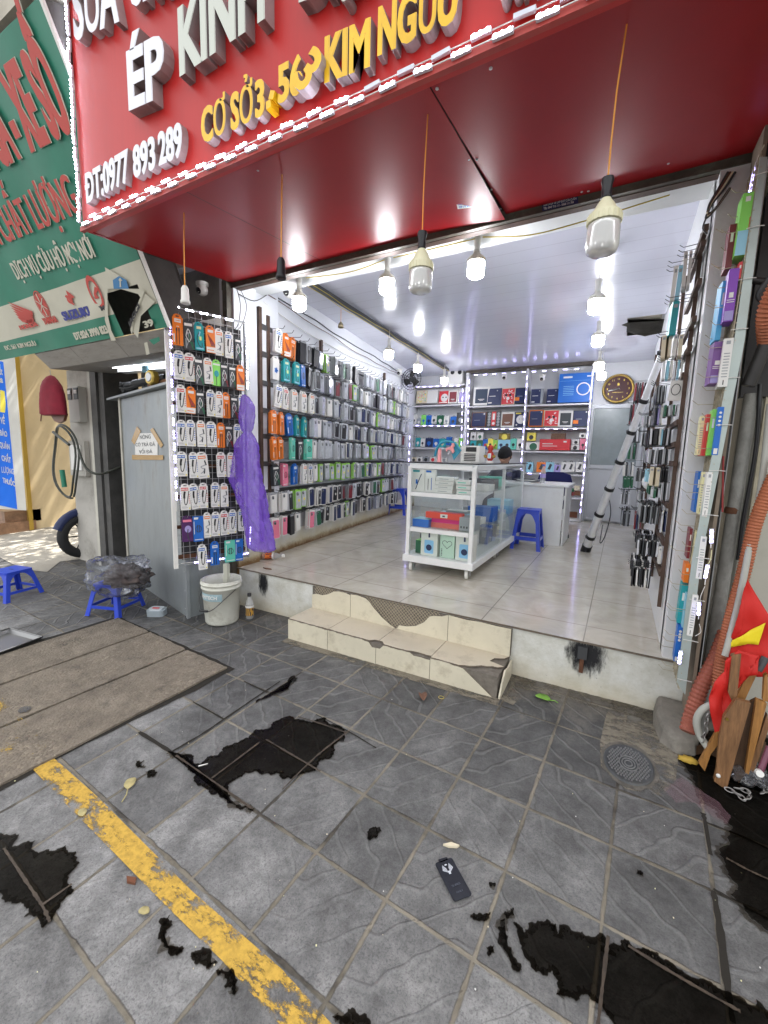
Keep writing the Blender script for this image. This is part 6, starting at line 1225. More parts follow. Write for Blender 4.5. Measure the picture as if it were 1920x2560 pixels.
for i, (x0, x1, y0, y1, b, m, lb) in enumerate(G): SB(x0, x1, y0, y1, b, D_prod(m), 'gadget_box', f'{lb} gadget box, {ordn(i+1)} on the third left shelf', cat='box')
G = [(150, 215, 1160, 1215, p_cream, p_dark, 'cream'), (222, 290, 1155, 1215, p_white, p_dark, 'white'), (300, 380, 1155, 1215, p_grey, p_dark, 'grey'), (390, 470, 1155, 1215, p_white, p_red, 'white and red'), (540, 610, 1165, 1215, p_white, p_grey, 'pale')]
for i, (x0, x1, y0, y1, b, m, lb) in enumerate(G): SB(x0, x1, y0, y1, b, D_prod(m), 'gadget_box', f'{lb} small box, {ordn(i+1)} on the lowest left shelf', cat='box')
G = [(920, 985, 835, 935, p_white, p_dark, 'white box with dark earphones, upper'), (1000, 1075, 835, 935, p_white, p_dgreen, 'white box with green earphones, upper'), (910, 985, 940, 1035, p_teal, p_dark, 'teal'), (992, 1068, 940, 1045, p_dgreen, p_teal, 'dark green'), (1075, 1135, 925, 1050, p_blue, p_red, 'blue and red'), (1140, 1200, 915, 1050, p_yellow, p_dark, 'yellow'), (1205, 1262, 935, 1050, p_lgreen, p_dark, 'yellow green'), (1270, 1345, 930, 1050, p_lblue, p_navy, 'light blue'), (1350, 1425, 930, 1050, p_lblue, p_dark, 'second light blue'), (1432, 1505, 915, 1055, p_mint, p_black, 'mint'), (1515, 1595, 915, 1060, p_white, p_black, 'white microphone')]
for i, (x0, x1, y0, y1, b, m, lb) in enumerate(G): SB(x0, x1, y0, y1, b, D_prod(m), 'gadget_box', f'{lb} gadget box on the third middle shelf'+(', behind' if i < 2 else ''), cat='box')
SB(1285, 1420, 850, 930, M('print_olive', (.2, .15, .03)), D_prod(p_yellow), 'gadget_box', 'olive and gold box stacked above light blue boxes', cat='box')
SB(1100, 1162, 560, 620, p_yellow, D_prod(p_dark), 'gadget_box', 'yellow box behind the speaker box on right shelf', src='B'); SB(1092, 1198, 632, 690, p_white, D_prod(p_dgreen), 'speaker_box', 'white speaker box on the third right shelf', src='B')
SB(1202, 1422, 610, 692, p_red, lambda R, O, mb, w, h, y: (R(-.4, -.05, .55, .62, p_white), R(-.4, .1, .35, .4, p_white), R(.3, .4, .7, .85, p_white)), 'red_box', 'wide red box on the third right shelf', src='B', dep=.12, lean=.02)
SB(1285, 1390, 563, 608, M('print_camo', (.12, .06, .03), .4, var=.5, vs=30), None, 'camo_box', 'brown patterned box on top of wide red box', src='B')
for x0, x1, y0, y1, b, lb in [(1500, 1545, 560, 600, p_white, 'small white box at top right end of third right shelf'), (1450, 1498, 612, 650, p_white, 'small white box stacked beside the wide red box'), (1438, 1498, 655, 690, p_white, 'small flat white box beside the wide red box'), (1502, 1545, 605, 690, p_pink, 'pink clear pouch at the end of third right shelf')]: SB(x0, x1, y0, y1, b, D_prod(p_black), 'gadget_box', lb, src='B')
for i, (x0, x1, b, lb) in enumerate([(1092, 1142, p_lblue, 'light blue'), (1172, 1238, p_orange, 'orange and white'), (1240, 1300, p_lblue, 'pale blue'), (1308, 1352, p_lav, 'lavender'), (1360, 1405, p_white, 'white and red'), (1408, 1458, p_white, 'white and green'), (1472, 1525, p_white, 'plain white')]):
    SB(x0, x1, 785 if i != 3 else 805, 860, b, D_bank, 'power_bank_box', f'{lb} power bank box, {ordn(i+1)} on shelf above blue chair', src='B', cat='power bank')
for i, (x0, x1, y0, y1, b) in enumerate([(1430, 1460, 985, 1010, p_dgreen), (1462, 1500, 965, 1000, p_cream), (1425, 1462, 1012, 1040, p_maroon), (1464, 1505, 1005, 1040, p_brown)]): SB(x0, x1, y0, y1, b, None, 'small_box', f"{['green', 'cream', 'maroon', 'brown'][i]} small box on low shelf right of the desk", src='B')
SB(1415, 1480, 1165, 1208, p_brown, None, 'brown_box', 'brown box on the second lowest shelf by door', src='B'); SB(1420, 1500, 1215, 1250, p_white, None, 'white_box', 'flat white box on the lowest shelf by door', src='B')
# speakers / control boxes above the left section, wall fan
for i, px in enumerate((1132, 1150)):
    p = PY(px, 945, 7.9); mb = MB(); mb.box((0, 0, 0), (.15, .16, .3), white_pl); mb.lathe([(.04, 0), (.04, .01), (.02, .012)], (.02, -.08, .09), black, 16, ax=(0, -1, 0)); mb.build('control_box', loc=p, bevel=.005, label=f"{['left', 'right'][i]} one of two pale speakers above the left shelves", cat='speaker', group='two speakers above the shelves')
p = PY(1012, 948, 7.3); fr = empty('wall_fan', (lwx(7.1, .2), 7.1, 2.86), label='dusty black wall fan in the back left corner', cat='fan')
mb = MB(); 
for k in range(3): mb.tube([(math.cos(a)*(.19-.05*k), -.04-.02*k, math.sin(a)*(.19-.05*k)) for a in np.linspace(0, 6.2832, 25)], .006, dgrey, 5)
for k in range(24): a = k*.2618; mb.tube([(math.cos(a)*.19, -.02, math.sin(a)*.19), (math.cos(a)*.1, -.07, math.sin(a)*.1), (0, -.085, 0)], .003, dgrey, 4)
mb.build('guard', fr); mb = MB(); mb.lathe([(.05, -.0), (.06, .06), (.03, .12)], (0, .0, 0), dgrey, 14, ax=(0, 1, 0)); mb.build('motor', fr)
for k in range(3): mb = MB(); R = Matrix.Rotation(k*2.094, 3, 'Y'); mb.prism([R@Vector(q_) for q_ in [(.02, -.03, .03), (.1, -.05, .12), (-.03, -.02, .16), (-.05, -.02, .05)]], (0, .004, 0), dk); mb.build('blade', fr)
# ================================================================== DOOR AND CLOCK
door = empty('aluminium_door', (-.12, 8.1, F), label='grey aluminium door with frosted glass upper pane', cat='door'); alu = M('aluminium_white', (.5, .52, .55), .4, .2, var=.03)
mb = MB()
for x in (-.39, .36): mb.box((x, -.01, .98), (.06, .05, 1.96), alu)
for z in (1.95, .95, .06): mb.box((0, -.012, z), (.72, .045, .06), alu)
mb.build('door_frame', door); mb = MB(); mb.box((0, .0, 1.45), (.7, .012, .95), M('frosted_glass', (.22, .26, .27), .22, spec=.7, var=.2, vs=2)); mb.build('glass_pane', door); mb = MB(); mb.box((0, .0, .5), (.7, .014, .86), alu); mb.build('lower_panel', door)
mb = MB(); mb.box((-.4, -.045, 1.02), (.02, .03, .14), dgrey); mb.build('handle', door)
ck = empty('wall_clock', (-.15, 8.05, 2.665), label='round gold rimmed clock with maroon face above the door', cat='clock'); gold = M('gold', (.42, .29, .07), .38, .9)
mb = MB(); mb.lathe([(.225, 0), (.235, .015), (.222, .035), (.2, .03), (.195, .02)], (0, 0, 0), gold, 40, ax=(0, -1, 0), cap=False)
for k in range(60): a = k*math.pi/30; mb.box((math.cos(a)*.212, -.034, math.sin(a)*.212), (.014, .006, .006), p_brown, Matrix.Rotation(-a, 3, 'Y'))
mb.build('rim', ck); mb = MB(); mb.lathe([(.2, .0), (.198, .016)], (0, 0, 0), M('clock_face', (.05, .006, .01), .5), 36, ax=(0, -1, 0)); mb.build('dial', ck)
for k in range(1, 13): a = math.radians(90-30*k); c = Vector((math.cos(a)*.155, -.018, math.sin(a)*.155)); w_ = .03 if k > 9 else .017; text(str(k), c+Vector((-w_/2, 0, -.015)), c+Vector((w_/2, 0, -.015)), (0, 0, .03), gold, depth=.001, parent=ck, name='numeral')
for ang, ln, wd in ((190, .14, .012), (192, .09, .016)):
    a = math.radians(ang+3); mb = MB(); mb.ribbon([(math.cos(a)*-.02, -.024, math.sin(a)*-.02), (math.cos(a)*ln, -.024, math.sin(a)*ln)], wd, p_white); mb.build('hand', ck, solid=.001)
mb = MB(); mb.poly([(-.015, -.019, .05), (.015, -.019, .05), (.015, -.019, .085), (0, -.019, .095), (-.015, -.019, .085)], gold); mb.poly([(-.08, -.019, -.06), (.08, -.019, -.06), (.08, -.019, -.055), (-.08, -.019, -.055)], gold); mb.build('crest', ck)
# ================================================================== GLASS COUNTER
ctr = empty('glass_counter', (-1.345, 3.4, F), .0, 'white framed glass display counter on castors in the shop', 'display counter'); cw_ = .63; cd = 2.0; wf = M('counter_white', (.76, .77, .76), .35, var=.03, dirt=(.5, .47, .4), dirt_amt=.25, dirt_s=8)
gls = bpy.data.materials.new('counter_glass'); gls.use_nodes = True; _t = gls.node_tree; _t.nodes.clear(); _o = _t.nodes.new('ShaderNodeOutputMaterial'); _g = _t.nodes.new('ShaderNodeBsdfGlossy'); _g.inputs['Roughness'].default_value = .02; _tr = _t.nodes.new('ShaderNodeBsdfTransparent'); _tr.inputs[0].default_value = (.97, .99, .985, 1); _m = _t.nodes.new('ShaderNodeMixShader'); _lw = _t.nodes.new('ShaderNodeFresnel'); _lw.inputs[0].default_value = 1.38; _ge = _t.nodes.new('ShaderNodeNewGeometry'); _mm = _t.nodes.new('ShaderNodeMath'); _mm.operation = 'SUBTRACT'; _mm.use_clamp = True; _t.links.new(_lw.outputs[0], _mm.inputs[0]); _t.links.new(_ge.outputs['Backfacing'], _mm.inputs[1]); _t.links.new(_mm.outputs[0], _m.inputs[0]); _t.links.new(_tr.outputs[0], _m.inputs[1]); _t.links.new(_g.outputs[0], _m.inputs[2]); _t.links.new(_m.outputs[0], _o.inputs[0])
zb, ztp = .09, .985; hx = cw_/2
mb = MB(); 
for x in (-hx+.02, hx-.02):
    for y in (.02, cd-.02): mb.box((x, y, (zb+ztp)/2), (.034, .034, ztp-zb-.06), wf)
mb.box((hx-.02, cd*.52, .53), (.03, .03, .84), wf)
for y in (.02, cd-.02): mb.box((0, y, ztp-.03), (cw_-.074, .032, .042), wf)
for x in (-hx+.02, hx-.02): mb.box((x, cd/2, ztp-.03), (.032, cd-.074, .042), wf)
mb.build('frame', ctr, bevel=.002)
mb = MB(); mb.box((0, cd/2, zb+.03), (cw_+.03, cd+.03, .06), wf); mb.build('base', ctr, bevel=.003)
for z in (.4, .72): mb = MB(); mb.box((0, .02, z-.012), (cw_-.08, .036, .036), wf); mb.box((0, cd/2+.02, z), (cw_-.05, cd-.08, .008), gls); mb.build('shelf', ctr)
mb = MB(); mb.box((0, cd/2, ztp+.004), (cw_+.06, cd+.06, .01), gls); mb.box((0, -.026, ztp+.004), (cw_+.062, .004, .011), black); mb.box((cw_/2+.029, cd/2, ztp+.004), (.004, cd+.062, .011), black); mb.build('counter_top', ctr)
for P_, nm in [(((0, .012, .56), (cw_-.08, .004, .8)), 0), (((hx-.012, cd*.27, .55), (.004, cd*.48, .82)), 1), (((hx-.006, cd*.74, .55), (.004, cd*.46, .82)), 2), (((-hx+.012, cd/2, .55), (.004, cd-.08, .82)), 3)]:
    mb = MB(); mb.box(*P_, gls); mb.build('glass_pane', ctr)
for sx in (-1, 1):
    for y in (.06, cd*.5, cd-.06):
        mb = MB(); x = sx*(hx-.05); mb.lathe([(.038, -.012), (.038, .012)], (x, y-.02, .038), white_pl, 16, ax=(1, .2, 0)); mb.box((x-.02, y, .055), (.004, .03, .06), chrome); mb.box((x+.025, y, .055), (.004, .03, .06), chrome); mb.box((x, y, .085), (.06, .06, .006), chrome); mb.build('castor', ctr)
def cbox(name, c, d, m, lab, deco=None, rz=0, lid=None, cat='box'):
    mb = MB(); mb.box((0, 0, d[2]/2), d, m)
    y = -d[1]/2-.001
    if lid: mb.box((0, 0, d[2]+.0012), (d[0]*.97, d[1]*.97, .002), lid)
    if deco: deco(mb, d, y)
    return mb.build(name, loc=(-1.345+c[0], 3.4+c[1], F+c[2]), rot=(0, 0, rz), label=lab, cat=cat, bevel=.002)
def q2(mb, d, y, u0, u1, v0, v1, m, l=0): mb.poly([(u0*d[0], y-l, v0*d[2]), (u1*d[0], y-l, v0*d[2]), (u1*d[0], y-l, v1*d[2]), (u0*d[0], y-l, v1*d[2])], m)
S1, S2, S0 = .725, .405, .152
def d_usb(mb, d, y): q2(mb, d, y, -.45, .1, .88, .97, p_teal); mb.ribbon([(-.2*d[0], y, .1*d[2]), (0, y, .45*d[2]), (.25*d[0], y, .8*d[2])], .008, p_navy); q2(mb, d, y, -.2, -.05, .35, .55, p_blue, .001)
cbox('cable_box', (-.24, .09, S1), (.12, .03, .2), p_white, 'tall white cable box with diagonal cable, in glass counter', d_usb); cbox('cable_box', (-.13, .1, S1), (.1, .03, .2), p_white, 'tall white cable box with straight plugs, in glass counter', lambda mb, d, y: (q2(mb, d, y, -.4, .1, .88, .97, p_blue), q2(mb, d, y, -.2, -.14, .1, .6, p_dark), q2(mb, d, y, .12, .18, .1, .65, p_blue)))
for i in range(4): cbox('white_box', (.0+.004*i, .14, S1+.036*i), (.17, .12, .034), p_white, f'flat white charger box, {ordn(i+1)} from bottom of the left counter stack', lambda mb, d, y: q2(mb, d, y, -.3, .2, .4, .55, p_grey), cat='charger box')
for i in range(3): cbox('white_box', (.19-.006*i, .13, S1+.042*i), (.13, .11, .038), p_white, f'flat white charger box, {ordn(i+1)} from bottom of the right counter stack', lambda mb, d, y: q2(mb, d, y, -.35, .2, .35, .55, p_mint), cat='charger box')
cbox('blue_box', (-.2, .15, S2), (.16, .16, .07), p_blue, 'blue box lying in the counter middle shelf, left', lid=p_lblue); cbox('coral_box', (.05, .16, S2), (.36, .07, .045), M('print_coral', (.7, .13, .1)), 'coral pink long box at the bottom of counter pile', lid=p_pink); cbox('magenta_box', (.02, .17, S2+.047), (.28, .07, .036), M('print_magenta', (.65, .02, .2)), 'magenta long box in the middle of counter pile', lid=p_pink)
cbox('red_box', (.0, .15, S2+.085), (.34, .08, .055), M('print_vermilion', (.75, .07, .04)), 'vermilion long box on top of the counter pile', lambda mb, d, y: (q2(mb, d, y, -.08, .12, .2, .8, p_white), q2(mb, d, y, -.02, .05, .35, .6, p_dark, .001)), lid=p_red)
cbox('blue_box', (.03, .34, S2+.09), (.3, .16, .03), p_blue, 'flat blue box behind the red boxes in counter', lid=p_lblue); cbox('grey_box', (.06, .34, S2+.122), (.2, .12, .025), p_grey, 'flat grey box on the flat blue box in counter', lid=p_white); cbox('grey_box', (.22, .2, S2), (.13, .2, .12), p_grey, 'dark printed box right of the red counter boxes', lambda mb, d, y: [q2(mb, d, y, -.4+.2*k, -.3+.2*k, .2, .35, p_dark) for k in range(4)])
def d_phone(mb, d, y): mb.poly([(p[0], y, p[2]) for p in rr(-.28*d[0], .28*d[0], .1*d[2], .62*d[2], 0, .012)], M('print_sky', (.25, .5, .75))); mb.poly([(.11*d[0]*math.cos(a)*1.6, y-.001, .33*d[2]+.11*d[0]*1.6*math.sin(a)) for a in np.linspace(0, 6, 18)], p_navy); q2(mb, d, y, -.05, .05, .72, .9, p_navy)
cbox('phone_stand_box', (-.1, .1, S0), (.16, .1, .235), M('print_pale', (.66, .67, .62)), 'pale box with a blue phone picture, bottom counter shelf centre', d_phone); cbox('phone_stand_box', (.23, .1, S0), (.16, .1, .235), M('print_pale', (.6, .6, .6)), 'pale box with dark blue phone, right end of bottom shelf', d_phone)
def d_heart(mb, d, y): mb.ribbon([(.3*d[0]*math.sin(t)**3*1.1, y-.001, d[2]*.62+.018*d[0]/.12*(13*math.cos(t)-5*math.cos(2*t)-2*math.cos(3*t)-math.cos(4*t))/8) for t in np.linspace(0, 6.2832, 30)], .004, p_dark); [q2(mb, d, y, -.4, -.33, .08+.07*k, .12+.07*k, p_dark) for k in range(5)]
cbox('heart_box', (.065, .12, S0), (.135, .1, .2), M('print_mint_pale', (.5, .66, .54)), 'pale mint box with a heart outline in the counter', d_heart); cbox('green_box', (-.22, .16, S0), (.07, .12, .12), p_dgreen, 'small green box at the left of bottom counter shelf', lid=p_green); cbox('green_box', (-.23, .3, S0), (.09, .12, .16), p_dark, 'dark box behind the small green box in counter')
for i in range(6): cbox('stock_box', (random.uniform(-.02, .16), .5+.24*i, S0), (.26, .2, random.uniform(.1, .2)), [p_dgreen, p_white, p_grey, p_blue, p_cream, p_white][i], f'{["dark green", "white", "grey", "blue", "cream", "pale white"][i]} stock box, {ordn(i+1)} deep on the bottom counter shelf', cat='box')
for i in range(5): cbox('stock_box', (random.uniform(0, .14), .62+.26*i, S2), (.26, .2, random.uniform(.05, .16)), [p_white, p_blue, p_grey, p_white, p_lblue][i], f'{["white", "blue", "grey", "plain white", "light blue"][i]} stock box, {ordn(i+1)} deep on the middle counter shelf', cat='box')
for i in range(5): cbox('stock_box', (random.uniform(0, .14), .42+.28*i, S1), (.26, .2, random.uniform(.04, .12)), [p_grey, p_white, p_dark, p_white, p_mint][i], f'{["grey", "white", "charcoal", "clean white", "mint"][i]} stock box, {ordn(i+1)} deep on the upper counter shelf', cat='box')
# on the counter top: advert stand, card rack, mascot, papers
CT = F+.995
p = PY(1083, 1152, 3.62); st = empty('phone_holder', (-1.66+.25, 3.62, CT), label='teal arched sunshade phone holder with pink clamp on counter', cat='phone holder')
def CY(px, py, Yv=3.62): return PY(px, py, Yv)-Vector(st.location)
pt_ = M('print_salmon', (.75, .3, .3)); tl = M('print_petrol', (.03, .25, .36))
f = lambda x, y: (1000+x*.19288, 920+y*.19288)
mb = MB(); mb.lathe([(.022, 0), (.018, .02), (.014, .12), (.012, .12)], (CY(*f(510, 1200)).x, 0, .0), pt_, 12); mb.build('stem', st)
mb = MB(); arc = [f(455, 1145), f(475, 1060), f(520, 985), f(590, 955), f(650, 955), f(720, 985), f(785, 1080)]; mb.tube([CY(*q_) for q_ in bez([(x, y, 0) for x, y in arc], 5) for q_ in [(q_.x, q_.y)]], .012, tl, 6); mb.prism([CY(*f(*q_)) for q_ in [(690, 965), (740, 990), (785, 1080), (695, 1195), (670, 1110), (665, 1050)]], (0, .01, 0), tl); mb.build('shade', st)
mb = MB(); mb.prism([CY(*f(*q_), 3.6) for q_ in [(668, 975), (695, 972), (705, 1010), (690, 1035), (705, 1080), (680, 1110), (660, 1075), (640, 1055), (615, 1065), (600, 1090), (590, 1060), (600, 1035), (640, 1025), (665, 1010)]], (0, .012, 0), pt_); mb.prism([CY(*f(*q_), 3.6) for q_ in [(600, 1085), (625, 1130), (650, 1090), (655, 1060), (640, 1075), (625, 1110)]], (0, .01, 0), M('silver_plastic', (.5, .5, .52), .3, .5)); mb.build('clamp', st)
a = PY(*f(800, 1215), 4.4); b = PY(*f(1045, 1215), 4.4); t_ = PY(*f(920, 1010), 4.4); w_ = b.x-a.x; h_ = t_.z-CT
ac = empty('card_printer', ((a.x+b.x)/2, 4.45, CT), label='pale desk cabinet with dark slots on the glass counter', cat='cabinet'); mb = MB(); mb.box((0, 0, h_/2), (w_, .2, h_), white_pl); mb.build('housing', ac, bevel=.004)
mb = MB(); mb.box((.01, -.102, h_*.78), (w_*.55, .006, h_*.28), black); 
for k in range(5): mb.box((.0, -.102, h_*(.1+.1*k)), (w_*.6, .006, h_*.055), dgrey)
mb.build('slots', ac)
p = PY(*f(1165, 1215), 4.3); mc = empty('lucky_cat', (p.x, 4.3, CT), label='small red and gold figurine on a round base on counter', cat='figurine')
mb = MB(); mb.lathe([(.035, 0), (.038, .01), (.03, .02)], (0, 0, 0), p_white, 16); mb.build('base', mc); mb = MB(); mb.lathe([(.02, .02), (.04, .05), (.036, .09), (.02, .12), (.028, .14), (.026, .165), (.01, .18)], (0, 0, 0), M('figurine_red', (.45, .03, .02), .4), 14); mb.build('body', mc)
mb = MB(); 
for s_ in (-1, 1): mb.lathe([(.012, 0), (.014, .02), (.006, .05)], (s_*.025, 0, .15), gold, 10, ax=(s_*.5, 0, 1)); mb.lathe([(.016, 0), (.016, .02), (.004, .03)], (s_*.035, -.015, .06), gold, 10, ax=(s_, -.5, .5))
mb.box((0, -.036, .07), (.035, .006, .05), p_white); mb.box((0, -.04, .07), (.018, .003, .03), p_lblue); mb.build('ornament', mc)
mb = MB(); mb.box((0, 0, .001), (.2, .14, .003), p_white, Matrix.Rotation(.3, 3, 'Z')); mb.build('paper_sheet', loc=(-1.3, 3.75, CT+.001), label='white paper sheet lying on the glass counter top', cat='paper')
# ================================================================== DESK, CHAIR, PERSON
dsk = empty('white_desk', (-.95, 5.45, F), label='white panel desk behind the blue stool', cat='desk')
mb = MB(); mb.box((-.05, .32, .735), (.98, .7, .03), wf); mb.build('desk_top', dsk, bevel=.003); mb = MB(); mb.box((-.03, .0, .36), (.82, .018, .72), wf); mb.build('front_panel', dsk)
for x in (-.45, .4): mb = MB(); mb.box((x, .32, .36), (.02, .6, .72), wf); mb.build('side_panel', dsk)
mb = MB(); 
for k in range(6): mb.box((random.uniform(-.05, .05), random.uniform(-.02, .02), .004+.008*k), (.22, .16, .007), [p_white, p_grey, p_dark][k % 3], Matrix.Rotation(random.uniform(-.3, .3), 3, 'Z'))
mb.build('paper_stack', loc=(-1.02, 5.6, F+.75), label='messy pile of papers and pouches on the white desk', cat='papers')
r = empty('water_bottle', (-.83, 5.52, F+.75), label='clear plastic water bottle standing on the white desk', cat='bottle'); mb = MB(); mb.lathe([(.03, 0), (.032, .01), (.032, .15), (.014, .2), (.014, .22)], (0, 0, 0), M('bottle_pet', (0, 0, 0)), 18); mb.build('bottle_body', r); mb = MB(); mb.lathe([(.033, .07), (.033, .12)], (0, 0, 0), p_lav, 18, cap=False); mb.build('label', r); mb = MB(); mb.lathe([(.016, .215), (.016, .235)], (0, 0, 0), p_blue, 12); mb.build('cap', r)
ch = empty('office_chair', (-.8, 6.35, F), label='dark blue upholstered office chair behind the white desk', cat='chair')
mb = MB(); P = [(-.22, 0, .55), (.22, 0, .55), (.24, 0, .72), (.2, 0, .84), (.1, 0, .875), (-.1, 0, .875), (-.2, 0, .84), (-.24, 0, .72)]; mb.prism(P, (0, .07, 0), navy); mb.build('backrest', ch, bevel=.02)
mb = MB(); mb.box((0, -.25, .45), (.46, .46, .08), navy); mb.build('seat', ch, bevel=.02); mb = MB(); mb.box((0, .05, .5), (.05, .02, .2), black); mb.tube([(0, -.25, .42), (0, -.25, .1)], .025, black, 8); mb.build('column', ch)
for k in range(5): a = k*1.2566; mb = MB(); mb.tube([(0, -.25, .1), (math.cos(a)*.26, -.25+math.sin(a)*.26, .06)], .016, black, 6); mb.lathe([(.025, -.012), (.025, .012)], (math.cos(a)*.26, -.25+math.sin(a)*.26, .027), black, 10, ax=(1, 0, 0)); mb.build('leg', ch)
# seated person, only the bowed head shows above the counter
skin = M('skin', (.42, .24, .16), .5); hairm = M('black_hair', (.004, .004, .005), .75, bump=.5, bs=60); shirt = M('dark_shirt', (.03, .035, .05), .8)
import bmesh
per = empty('person', (-1.38, 5.95, F), label='person with short black hair bowed over work behind counter', cat='person')
def skinned(name, J, E, mats, parent, lev=2):
    me = bpy.data.meshes.new(name); me.from_pydata([j[0] for j in J], E, []); o = bpy.data.objects.new(name, me); col.objects.link(o); o.parent = parent; me.materials.append(mats)
    o.modifiers.new('s', 'SKIN'); sv_ = me.skin_vertices[0].data if me.skin_vertices else None
    if sv_ is None:
        bm = bmesh.new(); bm.from_mesh(me); bm.verts.layers.skin.verify(); bm.to_mesh(me); bm.free(); sv_ = me.skin_vertices[0].data
    for s, j in zip(sv_, J): s.radius = (j[1], j[2] if len(j) > 2 else j[1])
    sv_[0].use_root = True; sb = o.modifiers.new('ss', 'SUBSURF'); sb.levels = lev; sb.render_levels = lev; return o
J = [((0, .05, .52), .15, .12), ((0, .03, .7), .14, .11), ((0, -.02, .8), .15, .1), ((0, -.06, .89), .09, .08), ((0, -.09, .97), .055), ((0, -.12, 1.08), .05),
     ((.17, -.03, .85), .055), ((.24, -.1, .74), .042), ((.14, -.32, .7), .033), ((.09, -.42, .69), .026), ((-.17, -.03, .85), .055), ((-.24, -.1, .74), .042), ((-.14, -.32, .7), .033), ((-.09, -.42, .69), .026),
     ((.1, -.02, .5), .09), ((.13, -.42, .47), .07), ((.13, -.45, .1), .045), ((.13, -.56, .03), .035), ((-.1, -.02, .5), .09), ((-.13, -.42, .47), .07), ((-.13, -.45, .1), .045), ((-.13, -.56, .03), .035)]
E_ = [(0, 1), (1, 2), (2, 3), (3, 4), (4, 5), (2, 6), (6, 7), (7, 8), (8, 9), (2, 10), (10, 11), (11, 12), (12, 13), (0, 14), (14, 15), (15, 16), (16, 17), (0, 18), (18, 19), (19, 20), (20, 21)]
skinned('body', J, E_, shirt, per)
hd_ = Vector((0, -.14, 1.085)); Rh = Matrix.Rotation(math.radians(38), 3, 'X')@Matrix.Rotation(math.radians(-12), 3, 'Z')
def headpt(th, ph): return 0
def head_mesh(s, m, cut=None, name='head'):
    bm = bmesh.new(); bmesh.ops.create_uvsphere(bm, u_segments=32, v_segments=24, radius=1)
    for v in bm.verts:
        x, y, z = v.co; X = x*.076*(1-.22*max(0, -z)); Y = y*.096; Z = z*.118
        if y < 0:
            Y *= .93; 
            if abs(x) < .22 and -.35 < z < .12: Y -= .024*(1-abs(x)/.22)*(1-abs(z+.15)/.3 if abs(z+.15) < .3 else 0)      # nose
            if .1 < abs(x) < .5 and .02 < z < .22: Y += .008                                                           # eye sockets
            if abs(x) < .3 and -.62 < z < -.5: Y -= .006
        v.co = Vector((X, Y, Z))*s
    if cut: bmesh.ops.delete(bm, geom=[v for v in bm.verts if cut(v.co/s)], context='VERTS')
    me = bpy.data.meshes.new(name); bm.to_mesh(me); bm.free(); me.materials.append(m)
    for p in me.polygons: p.use_smooth = True
    return me
def addhead(me, nm): o = bpy.data.objects.new(nm, me); col.objects.link(o); o.parent = per; o.matrix_local = Matrix.Translation(hd_)@Rh.to_4x4(); return o
addhead(head_mesh(1.1, skin), 'head')
hm = head_mesh(1.19, hairm, lambda c: (c.y < -.03 and c.z < .015) or (c.z < -.045 and c.y < .03) or c.z < -.07, 'hair'); ho = addhead(hm, 'hair'); 
md = ho.modifiers.new('d', 'SOLIDIFY'); md.thickness = .012
mb = MB(); 
for s_ in (-1, 1): mb.lathe([(.004, 0), (.02, .004), (.022, .012), (.012, .016)], (s_*.076, .005, -.01), skin, 10, ax=(s_, .3, 0))
o = mb.build('ear', per); o.matrix_local = Matrix.Translation(hd_)@Rh.to_4x4()
mb = MB()
for s_ in (-1, 1): mb.box((s_*.03, -.094, .012), (.026, .006, .004), p_black); mb.box((s_*.03, -.093, .03), (.032, .008, .006), hairm)
mb.box((0, -.09, -.06), (.04, .008, .007), M('lips', (.35, .12, .1), .5)); o = mb.build('face_features', per); o.matrix_local = Matrix.Translation(hd_)@Rh.to_4x4()
for s_ in (-1, 1):
    Jh = [((s_*.09, -.42, .69), .026), ((s_*.07, -.48, .7), .03, .014)]; Eh = [(0, 1)]
    for k in range(4): i0 = len(Jh); bx_ = s_*(.045+.016*k); Jh += [((bx_, -.51, .7), .009), ((bx_-s_*.01, -.545-.004*(k % 3), .69), .008), ((bx_-s_*.015, -.57, .675), .007)]; Eh += [(1, i0), (i0, i0+1), (i0+1, i0+2)]
    i0 = len(Jh); Jh += [((s_*.04, -.47, .695), .01), ((s_*.015, -.5, .69), .008)]; Eh += [(1, i0), (i0, i0+1)]
    skinned('hand', Jh, Eh, skin, per, 1)
# ================================================================== RIGHT WALL RACKS
mb = MB(); mb.box((.37, 2.7, 1.82), (.17, .16, 2.76), white_paint); mb.build('right_pillar', kind='structure')
nr = empty('side_rack', (.27, 3.2, F), label='rusty brown rail rack on the right wall nearest the entrance', cat='wall rack')
mb = MB(); mb.box((-.0, -.3, 1.22), (.02, .02, 2.05), dark_wood); mb.build('upright', nr); mb = MB(); mb.box((-.0, .45, 1.25), (.02, .03, 2.1), dark_wood); mb.build('upright', nr)
frk = empty('side_rack', (.27, 5.8, F), label='far rail rack on the right wall beside the door', cat='wall rack')
for y in (-.35, .5): mb = MB(); mb.box((-.005, y, 1.3), (.03, .035, 2.1), dark_wood); mb.build('upright', frk)
Zb = lambda x, y: (1380+x*.3255, 900+y*.3255)
Zu = lambda x, y: (1640+x*.2938, 350+y*.2938)
deep = MB(); YN = 3.12
